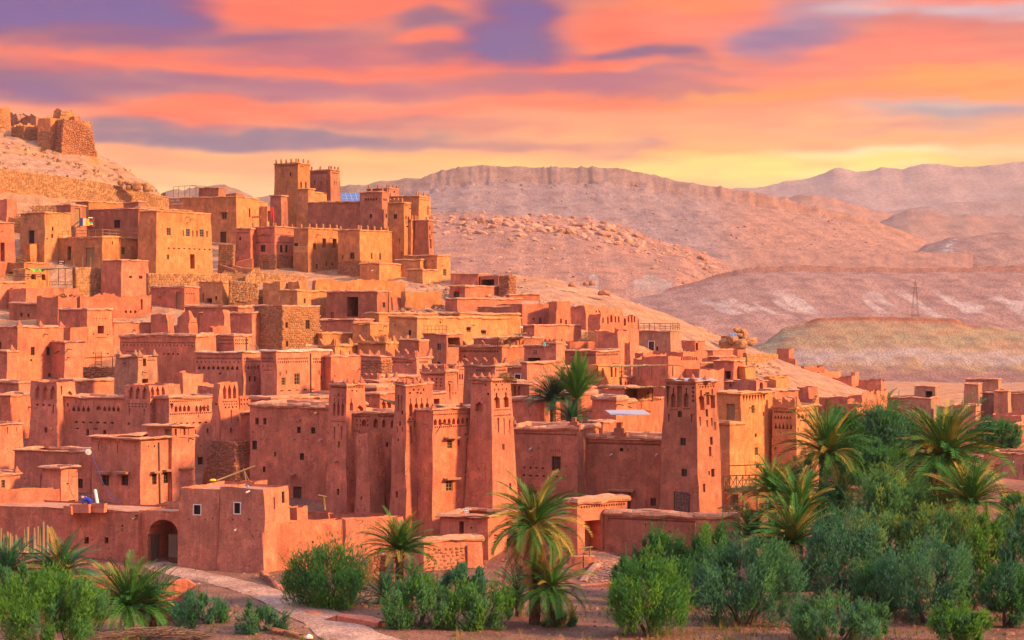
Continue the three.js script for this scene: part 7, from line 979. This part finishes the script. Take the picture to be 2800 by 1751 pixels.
Z(11); sticks('brushwood_pile', 'long heap of dry branches along the bottom left edge', 'brushwood', zp(1450, 1470, 108), 5.6, .42, 1.6, 420, M.branch, { l: 1.8, r: .022, up: .25 });
Z(9); sticks('twig_bundle', 'few cut stalks before the front wall', 'brushwood', zp(2440, 1440, 139), 2, .8, 1, 40, M.reed, { l: 1 });
Z(11); { const R = rng(12), ps = [[5, 465], [20, 560], [32, 520], [42, 580], [56, 530], [68, 500], [82, 560], [94, 515], [106, 590], [112, 540], [124, 600], [134, 560], [146, 530], [158, 548], [168, 590], [182, 600], [196, 560], [228, 470], [240, 505], [258, 455], [292, 530], [320, 460], [354, 450], [378, 448], [404, 405], [440, 438], [296, 570], [212, 590]].sort((a, b) => a[0] - b[0]); for (const [x, y] of ps) { const f = zp(x + (R() - 0.5) * 14, 700, 135.4), t = zp(x, y, 136.4), root = ob('cane_pole', nth('cane') + ' peeled pole from the left in the row leaning on the perimeter wall', 'pole', f, 'peeled poles leaning on the perimeter wall'); part(root, 'shaft', bar(V(0, 0, 0), t.sub(f), 0.08 + 0.07 * R() * (y < 480 ? 1.6 : .6), 0.06 + 0.04 * R(), 7), R() < .5 ? M.pale : M.cane, 1); } }
Z(8); for (let i = 0; i < 6; i++) { const a = zp(1825, 1432 + i * 9 - 1000 + 1000 - 980, 150), root = ob('log', nth('log') + ' debarked log from the top in the stack on the central kasbah roof', 'log', zp(1822, 448 + i * 7, 151), 'logs on the central kasbah roof'); const c = root.position; part(root, 'trunk', bar(V(0, 0, 0), zp(1975, 462 + i * 3 + (i % 2) * 4, 153).sub(c), 0.1, 0.08, 7), M.cane, 1); }
for (let i = 0; i < 3; i++) { const c = zp(1340 + i * 20, 378 + i * 6, 160), root = ob('log', nth('cpole') + ' thin pole from the left sloping over the little court of the central kasbah', 'pole', c, 'poles over the little court'); part(root, 'shaft', bar(V(0, 0, 0), zp(1480, 438 - i * 14, 158).sub(c), 0.08, 0.06, 6), M.cane, 1); }
function ladder(label, a, b, w, n, m) { const root = ob('ladder', label, 'ladder', a), d = b.clone().sub(a), s = V(w / 2, 0, 0); part(root, 'rail', bar(s.clone().negate(), d.clone().sub(s), 0.05, 0.04, 5), m, 1); part(root, 'rail', bar(s, d.clone().add(s), 0.05, 0.04, 5), m, 1); for (let i = 0; i < n; i++) { const p = d.clone().multiplyScalar((i + 0.7) / (n + 0.4)); part(root, 'rung', bar(p.clone().sub(s), p.clone().add(s), 0.035, 0.035, 5), m, 1); } }
Z(3); ladder('wooden ladder standing against the tall pink frieze house', zp(922, 1075, 212), zp(922, 930, 213.5), .7, 5, M.cane); Z(4); ladder('short ladder leaning below the peeling pink house', zp(180, 935, 207), zp(140, 862, 209), .6, 5, M.pale);
{ Z(3); const a = zp(772, 995, 211), root = ob('pole_barrier', 'horizontal pole fence in front of the standing ladder', 'fence', a); part(root, 'pole', bar(a, zp(1060, 982, 211), 0.08, 0.06, 6), M.cane); for (const x of [775, 1056]) part(root, 'post', bar(zp(x, 1080, 211), zp(x, 978, 211), 0.06, 0.05, 5), M.cane); }
{ Z(12); const p = zp(815, 292, 145), root = ob('wooden_post', 'wooden post with a crosspiece before the central kasbah', 'post', p); part(root, 'post', bar(p, zp(802, 168, 145), 0.12, 0.1, 6), M.cane); part(root, 'crosspiece', bar(zp(755, 155, 145), zp(830, 172, 145), 0.09, 0.08, 6), M.cane); }
{ Z(11); const root = ob('iron_sheet', 'corrugated iron sheet leaning on the garden retaining wall', 'sheet', zp(700, 1130, 127)), a = zp(612, 1080, 127), b = zp(688, 1135, 127), c = zp(780, 928, 130), e = zp(702, 925, 130), g = new Geo(), n = 18; const q = (u, v) => a.clone().lerp(b, u).lerp(e.clone().lerp(c, u), v).add(V(0, 0, 0.05 * Math.sin(u * 34))); for (let i = 0; i < n * 2; i++) g.quad(q(i / n / 2, 0), q((i + 1) / n / 2, 0), q((i + 1) / n / 2, 1), q(i / n / 2, 1)); part(root, 'sheet', g.build(), M.metal); part(root, 'batten', bar(b.clone().add(V(.05, 0, .08)), c.clone().add(V(.05, .1, .08)), 0.04, 0.04, 5), M.white); }
// ---- balcony of the ochre kasbah
{ Z(10); const a = zp(214, 962, 158), b = zp(545, 955, 153), root = ob('wooden_balcony', 'rustic wooden balcony with crossed rails on posts', 'balcony', zp(230, 1130, 158)); const d = b.clone().sub(a), n = 7; const deck = new Geo(), bk = V(1.2, 0, -3); deck.quad(a, b, b.clone().add(bk), a.clone().add(bk), UP); deck.quad(a, b, b.clone().add(V(0, -0.25, 0)), a.clone().add(V(0, -0.25, 0))); part(root, 'deck', deck.build(), M.cane);
  for (let i = 0; i <= n; i++) { const p = a.clone().addScaledVector(d, i / n); part(root, 'baluster', bar(p, p.clone().add(V(0, 1.15, 0)), 0.05, 0.045, 5), M.cane); if (i < n) { const q = a.clone().addScaledVector(d, (i + 1) / n); part(root, 'brace', bar(p.clone().add(V(0, .08, 0)), q.clone().add(V(0, 1.02, 0)), 0.035, 0.035, 5), M.cane); part(root, 'brace', bar(p.clone().add(V(0, 1.02, 0)), q.clone().add(V(0, .08, 0)), 0.035, 0.035, 5), M.cane); } }
  for (const k of [0.06, 1.08]) part(root, 'rail', bar(a.clone().add(V(0, k, 0)), b.clone().add(V(0, k, 0)), 0.05, 0.05, 6), M.cane); part(root, 'rail', bar(a.clone().add(V(.6, 1.8, -1.6)), b.clone().add(V(.6, 1.8, -1.6)), 0.05, 0.05, 6), M.cane);
  for (const x of [268, 358, 462, 530]) { const t = zp(x, 965, 157.5 - (x - 268) / 60), f = zp(x, 1115, 157.5 - (x - 268) / 60); part(root, 'post', bar(f, t, 0.12, 0.1, 6), M.pale); part(root, 'capital', bx(t.x - .35, t.y - .28, t.z - .12, t.x + .35, t.y - .08, t.z + .12), M.pale); }
  Z(10); const w = zp(222, 1120, 161), w2 = zp(548, 975, 161); const room = ob('balcony_room', 'dim room with a red door under the wooden balcony', 'room', w); part(room, 'wall', bx(w.x, w.y, w.z - 1.5, w2.x, w2.y, w.z), M.r); const da = zp(228, 1110, 160.9), db = zp(258, 990, 160.9); part(room, 'door', bx(da.x, da.y, w.z, db.x, db.y, w.z + .1), M.redwood); const oa = zp(280, 1110, 160.9), ob_ = zp(322, 1000, 160.9); part(room, 'painted_dark_opening', bx(oa.x, oa.y, w.z, ob_.x, ob_.y, w.z + .06), M.dark); }  // doorway is a flat slab with its shade painted on, no recess
// ---- paved ramp before the single low room
{ Z(13); const L = [[1024, 690], [1098, 745], [1122, 800], [1070, 880], [1020, 955], [1005, 1000]].map(([x, y]) => [gx(x), gy(y)]), Rr = [[1205, 690], [1330, 725], [1440, 760], [1476, 800], [1440, 860], [1290, 985]].map(([x, y]) => [gx(x), gy(y)]);
  const dep = [143, 139.5, 137, 134.5, 132, 130.5], g = new Geo(), l3 = L.map(([x, y], i) => P(x, y, dep[i])), r3 = Rr.map(([x, y], i) => P(x, y, dep[i] + (i < 5 ? 0.3 : 0))); for (let i = 0; i < 5; i++) { for (let j = 0; j < 6; j++) g.quad(l3[i].clone().lerp(r3[i], j / 6), l3[i].clone().lerp(r3[i], (j + 1) / 6), l3[i + 1].clone().lerp(r3[i + 1], (j + 1) / 6), l3[i + 1].clone().lerp(r3[i + 1], j / 6)); for (const s of [l3, r3]) g.quad(s[i], s[i + 1], s[i + 1].clone().add(V(0, -4, 0)), s[i].clone().add(V(0, -4, 0))); } g.quad(l3[5], r3[5], r3[5].clone().add(V(0, -5, 0)), l3[5].clone().add(V(0, -5, 0)));
  const root = new THREE.Group(); root.name = 'paved_ramp'; scene.add(root); tag(root, 'ramp of pale flagstones leading up to the dark doorway of the single low room', null, null, 'structure'); root.position.copy(l3[0]); part(root, 'bed', g.build(), M.cap);
  const R = rng(3); for (let i = 0; i < 24; i++) for (let j = 0; j < 9; j++) { const t = (i + 0.5 + 0.4 * (R() - .5)) / 24 * 5, k = Math.min(4, Math.floor(t)), v = (j + 0.5 + (i & 1) * 0.3 + 0.2 * (R() - .5)) / 9.6, p = l3[k].clone().lerp(r3[k], v).lerp(l3[k + 1].clone().lerp(r3[k + 1], v), t - k); const s = new THREE.Mesh(stones[(i + j) & 3], [M.cap, M.stone, M.roof, M.cap][(i * 3 + j) & 3]); s.name = 'flagstone'; s.castShadow = s.receiveShadow = true; s.position.copy(p).sub(root.position); s.rotation.set(0, R() * 3, 0); const w = l3[k].distanceTo(r3[k]) / 9; s.scale.set(w * (0.85 + 0.3 * R()), 0.07 + 0.05 * R(), 0.5 + 0.25 * R()); root.add(s); } }
Z(13); strip('ramp_kerb', 'low mud kerb along the left edge of the paved ramp', [[1140, 795, 136, .5], [1090, 850, 134.4, .5], [1040, 925, 132.4, .5], [1010, 965, 131.4, .5]], { m: 'cap', th: .5, rough: .4 });
strip('ramp_wall', 'low wall beside the bench rail left of the paved ramp', [[880, 735, 138, 2.6], [1010, 728, 138, 2.6], [1115, 732, 138.2, 2.6]], { m: 'd', th: .6, rough: .5 });
strip('mud_bank', 'eroded earth bank below the paved ramp', [[1010, 1015, 129.6, 3], [1140, 1000, 129.4, 3.2], [1260, 1000, 129.2, 3], [1330, 1060, 129, 2]], { m: 'r', th: 1, rough: 2.2 });
{ const a = zp(975, 655, 137), b = zp(1100, 640, 137.2), root = ob('bench_rail', 'plain wooden rail at the top of the paved ramp', 'rail', zp(1075, 728, 137.2)); part(root, 'rail', bar(a, b, 0.07, 0.07, 6), M.pale); part(root, 'post', bar(zp(1074, 730, 137.2), zp(1074, 642, 137.2), 0.07, 0.06, 6), M.pale); }
// ---- boulders under the hilltop
Z(1); for (const [x, y, w, h, lab] of [[590, 812, 80, 56, 'lone flat boulder below the hillside stone wall'], [1128, 790, 62, 62, 'squarish boulder at the left of the cluster where the hillside stone wall ends'], [1200, 790, 76, 60, 'upper left boulder of the cluster where the hillside stone wall ends'], [1210, 835, 80, 56, 'lower left boulder of the cluster where the hillside stone wall ends'], [1285, 820, 92, 92, 'biggest boulder of the cluster where the hillside stone wall ends'], [1375, 835, 88, 84, 'rightmost boulder of the cluster where the hillside stone wall ends'], [1270, 852, 60, 40, 'lowest little boulder of the cluster where the hillside stone wall ends'], [1338, 800, 60, 40, 'small boulder on top of the cluster where the hillside stone wall ends']]) { const d = 346, c = zp(x, y, d), s = d / FPX / Zo[2], i = Math.round(x); const root = ob('boulder', lab, 'boulder', c, 'boulders at the end of the hillside stone wall'); const g = stones[i & 3].clone(); g.scale(w * s, h * s, w * s * .9); g.rotateY(i); part(root, 'rock', g, M.stone, 1); }
Z(6); strip('stone_wall', 'lit stone terrace wall on the slope beside the slim house', [[112, 508, gdep(112, 580), 2.4], [250, 510, gdep(250, 580), 2.4], [368, 516, gdep(368, 575), 2]], { m: 'joint', size: .4 });
Z(5); [[905, 300, 70, 40, 'leftmost orange crag on the crest of the sandy slope'], [1040, 292, 60, 34, 'small orange crag in the middle of the slope crest'], [1095, 285, 60, 46, 'highest orange crag on the crest of the sandy slope'], [1210, 375, 110, 50, 'low orange crag at the right end of the slope crest']].forEach(([x, y, w, h, lab], i) => { const d = 287, s = d / FPX / Zo[2]; lump('crag', lab, 'rock', zp(x, y + h * .4, d), w * s * .55, h * s * .8, w * s * .5, M.stoner, 20 + i); });
Z(6); { const c = zp(70, 440, 236), root = ob('crag', 'lit broken rock knoll behind the slim house', 'rock', c), R = rng(8), L = []; for (let i = 0; i < 34; i++) { const a = R() * 6.28, r = 1.7 * Math.sqrt(R()), g = stones[i & 3].clone(), s = 0.4 + 0.9 * R(); g.scale(s * 1.5, s, s * 1.2); g.rotateY(R() * 6); g.translate(Math.cos(a) * r * 1.2, 1.6 * (1 - r / 1.7) * (0.5 + R()) + 0.1, Math.sin(a) * r * .7); L.push(g); } part(root, 'rock', join(L), M.stone, 1); }
// desert shrubs on the hillside
{ const R = rng(41), list = []; for (let i = 0; i < 260; i++) { const px = -20 + R() * 560, d = 345 + R() * 80, p = P(px, 0, d); p.y = ground(p.x, p.z) + 0.5; const s = 0.5 + 1.1 * R() * R(); for (let k = 0; k < 5; k++) list.push({ p: V(p.x + (R() - .5) * s, p.y, p.z + (R() - .5) * s), s: V(s, s * .8, s), r: [R() - .5, R() * 6, R() - .5], c: mixc([0.16, 0.12, 0.045], [0.34, 0.17, 0.06], R()) }); } scatter('desert_scrub', 'dry scrub dotted over the granary hill', SPR.leaf[0], foliageM, list); }
// ---- lattice mast across the valley
{ const b = P(2503, 868, 780), h = 14.8, root = ob('lattice_mast', 'thin lattice power mast behind the green and rust mound', 'mast', b); const w = (y) => lerp(1.35, 0.25, y / h); for (const [sx, sz] of [[-1, -1], [1, -1], [1, 1], [-1, 1]]) part(root, 'leg', bar(V(sx * w(0), 0, sz * w(0)), V(sx * w(h), h, sz * w(h)), 0.06, 0.05, 4), M.wood, 1); for (let y = 0; y < h; y += 2) { const a = w(y), c = w(y + 2); for (const s of [-1, 1]) part(root, 'brace', bar(V(-a * s, y, 1), V(c * s, y + 2, 1), 0.03, 0.03, 4), M.wood, 1); } for (const y of [10.2, 12.2, 14]) part(root, 'crossarm', bar(V(-1.5, y, 0), V(1.5, y, 0), 0.05, 0.05, 4), M.wood, 1); }
// ---- painted letters and the small red sign
{ const f = H('mud_house').boxes[0].f.L, { FontLoader } = await import('three/addons/loaders/FontLoader.js'), { TextGeometry } = await import('three/addons/geometries/TextGeometry.js'), font = await new FontLoader().loadAsync('fonts/droid/droid_sans_regular.typeface.json'), root = H('mud_house').root;
  const put = (s, x, y, hpx) => { const [u, h] = f.uv(x / (2405 / 700), 270 + y / (2405 / 700)), [, h2] = f.uv(x / (2405 / 700), 270 + (y - hpx) / (2405 / 700)); const g = new TextGeometry(s, { font, size: h2 - h, depth: 0.01, curveSegments: 2 }); g.applyMatrix4(f.mat4(u, h, 0.1)); const q = part(root, 'painted_letters', g, M.white); q.userData.label = 'faded white painted letters'; };
  put('BAR  KSR', 1602, 968, 18); put('LABIRATOR', 1610, 998, 18);
  const g2 = H('sign_house').boxes[0].f.L, [u, h] = g2.uv(650 + 2045 / (2405 / 700), 690 + 368 / (2405 / 700)), [u1, h1] = g2.uv(650 + 2086 / (2405 / 700), 690 + 345 / (2405 / 700)), sg = bx(0, 0, 0, u1 - u, h1 - h, 0.06); sg.applyMatrix4(g2.mat4(u, h, 0.08)); part(H('sign_house').root, 'red_sign', sg, M.red); }
// ---- the person bending on the terrace behind the battlement
{
  const { MarchingCubes } = await import('three/addons/objects/MarchingCubes.js');
  const d = 142.4, ft = P(243, 1404, d), y0 = H('perimeter_wall').boxes[0].C.y + H('perimeter_wall').boxes[0].H - 0.3; ft.y = y0;
  const root = ob('person', 'person in a blue robe and patterned headscarf bending over behind the battlement', 'person', ft);
  // joints, metres from the feet, facing left (-x)
  const J = { hipL: V(0.06, 0.8, 0.1), hipR: V(0.06, 0.8, -0.1), kneeL: V(-0.01, 0.43, 0.11), kneeR: V(0.05, 0.43, -0.11), ankL: V(0.06, 0.07, 0.11), ankR: V(0.14, 0.07, -0.11), toeL: V(-0.1, 0.04, 0.12), toeR: V(-0.02, 0.04, -0.12), pelvis: V(0.07, 0.84, 0), belly: V(-0.08, 0.98, 0), chest: V(-0.26, 1.06, 0), shL: V(-0.34, 1.05, 0.17), shR: V(-0.34, 1.05, -0.17), neck: V(-0.42, 1.1, 0), elbL: V(-0.42, 0.79, 0.2), elbR: V(-0.44, 0.8, -0.2), wriL: V(-0.5, 0.56, 0.13), wriR: V(-0.52, 0.57, -0.13) };
  const field = (bones, lo, hi, cell, k) => { const n = Math.ceil(Math.max(hi.x - lo.x, hi.y - lo.y, hi.z - lo.z) / cell) + 2, mc = new MarchingCubes(n, M.skin, false, false, 120000); mc.isolation = 0; const half = n * cell / 2, c = lo.clone().add(hi).multiplyScalar(0.5); for (let z = 0; z < n; z++) for (let y = 0; y < n; y++) for (let x = 0; x < n; x++) { const p = V(x - n / 2, y - n / 2, z - n / 2).multiplyScalar(cell).add(c); let s = 9; for (const [a, b, ra, rb] of bones) { const ab = b.clone().sub(a), t = clamp(p.clone().sub(a).dot(ab) / Math.max(1e-6, ab.lengthSq()), 0, 1), dd = p.distanceTo(a.clone().addScaledVector(ab, t)) - lerp(ra, rb, t), h = Math.max(k - Math.abs(s - dd), 0) / k; s = Math.min(s, dd) - h * h * k * 0.25; } mc.field[x + y * n + z * n * n] = -s; } mc.update(); const m = mc.count, g = new THREE.BufferGeometry(), pos = new Float32Array(mc.positionArray.slice(0, m * 3)); for (let i = 0; i < m * 3; i += 3) { pos[i] = pos[i] * half + c.x; pos[i + 1] = pos[i + 1] * half + c.y; pos[i + 2] = pos[i + 2] * half + c.z; } g.setAttribute('position', new THREE.BufferAttribute(pos, 3)); g.setAttribute('normal', new THREE.BufferAttribute(new Float32Array(mc.normalArray.slice(0, m * 3)), 3)); g.setAttribute('uv', new THREE.BufferAttribute(new Float32Array(m * 2), 2)); return g; };
  const body = [[J.hipL, J.kneeL, .085, .06], [J.kneeL, J.ankL, .06, .04], [J.ankL, J.toeL, .04, .03], [J.hipR, J.kneeR, .085, .06], [J.kneeR, J.ankR, .06, .04], [J.ankR, J.toeR, .04, .03], [J.pelvis, J.belly, .14, .13], [J.belly, J.chest, .13, .14], [J.shL, J.shR, .07, .07], [J.chest, J.neck, .09, .05], [J.shL, J.elbL, .055, .042], [J.elbL, J.wriL, .042, .03], [J.shR, J.elbR, .055, .042], [J.elbR, J.wriR, .042, .03]];
  const parts = [field(body, V(-0.66, -0.02, -0.36), V(0.3, 1.26, 0.36), 0.02, 0.05)];
  const hc = V(-0.52, 1.13, 0);                                // head with brow, nose, chin and ears, looking down and left
  parts.push(field([[J.neck, hc, .05, .06], [hc, hc.clone().add(V(-.02, .02, 0)), .1, .098], [hc.clone().add(V(-.06, -.06, 0)), hc.clone().add(V(-.07, -.09, 0)), .06, .045], [hc.clone().add(V(-.1, -.01, 0)), hc.clone().add(V(-.125, -.035, 0)), .016, .02], [hc.clone().add(V(0, -.01, .1)), hc.clone().add(V(0, -.04, .1)), .02, .015], [hc.clone().add(V(0, -.01, -.1)), hc.clone().add(V(0, -.04, -.1)), .02, .015], [hc.clone().add(V(-.11, -.075, -.02)), hc.clone().add(V(-.11, -.075, .02)), .012, .012]], hc.clone().add(V(-.18, -.18, -.16)), hc.clone().add(V(.16, .16, .16)), 0.008, 0.02));
  for (const [w, e] of [[J.wriL, 1], [J.wriR, -1]]) { const b = [[w, w.clone().add(V(-.03, -.09, 0)), .026, .036]]; for (let i = 0; i < 4; i++) { const r = w.clone().add(V(-.035 - .004 * i, -.1, (i - 1.5) * .021)), l = [.034, .04, .038, .03][i], m = r.clone().add(V(-.012, -l, 0)); b.push([r, m, .009, .008], [m, m.clone().add(V(.012, -l * .8, 0)), .008, .007]); } const t = w.clone().add(V(-.01, -.05, e * -.03)); b.push([t, t.clone().add(V(-.03, -.035, e * -.02)), .011, .009], [t.clone().add(V(-.03, -.035, e * -.02)), t.clone().add(V(-.04, -.06, e * -.012)), .009, .008]); parts.push(field(b, w.clone().add(V(-.12, -.2, -.08)), w.clone().add(V(.06, .04, .08)), 0.006, 0.008)); }
  part(root, 'body', join(parts), M.skin, 1);
  const wide = (bs, k) => bs.map(([a, b, r, s]) => [a, b, r + k, s + k]);
  part(root, 'robe', field([...wide(body.slice(6, 9), .035), [J.pelvis, V(0.06, 0.34, 0), .18, .22], ...wide([[J.shL, J.elbL, .055, .05], [J.shR, J.elbR, .055, .05]], .025)], V(-0.62, 0.1, -0.36), V(0.34, 1.28, 0.36), 0.02, 0.06), M.blue, 1);
  part(root, 'headscarf', field([[hc.clone().add(V(.02, .03, 0)), hc.clone().add(V(.03, .0, 0)), .112, .115], [hc.clone().add(V(.05, -.02, 0)), J.chest.clone().add(V(.02, .08, 0)), .09, .1]], V(-0.7, 0.9, -0.26), V(-0.05, 1.34, 0.26), 0.014, 0.04), M.rose, 1);
  for (const e of [-1, 1]) { const g = new THREE.SphereGeometry(0.011, 8, 6); g.translate(hc.x - .088, hc.y + .005, e * .034); part(root, 'eye', g, M.iron, 1); }
}
renderer.render(scene, camera);
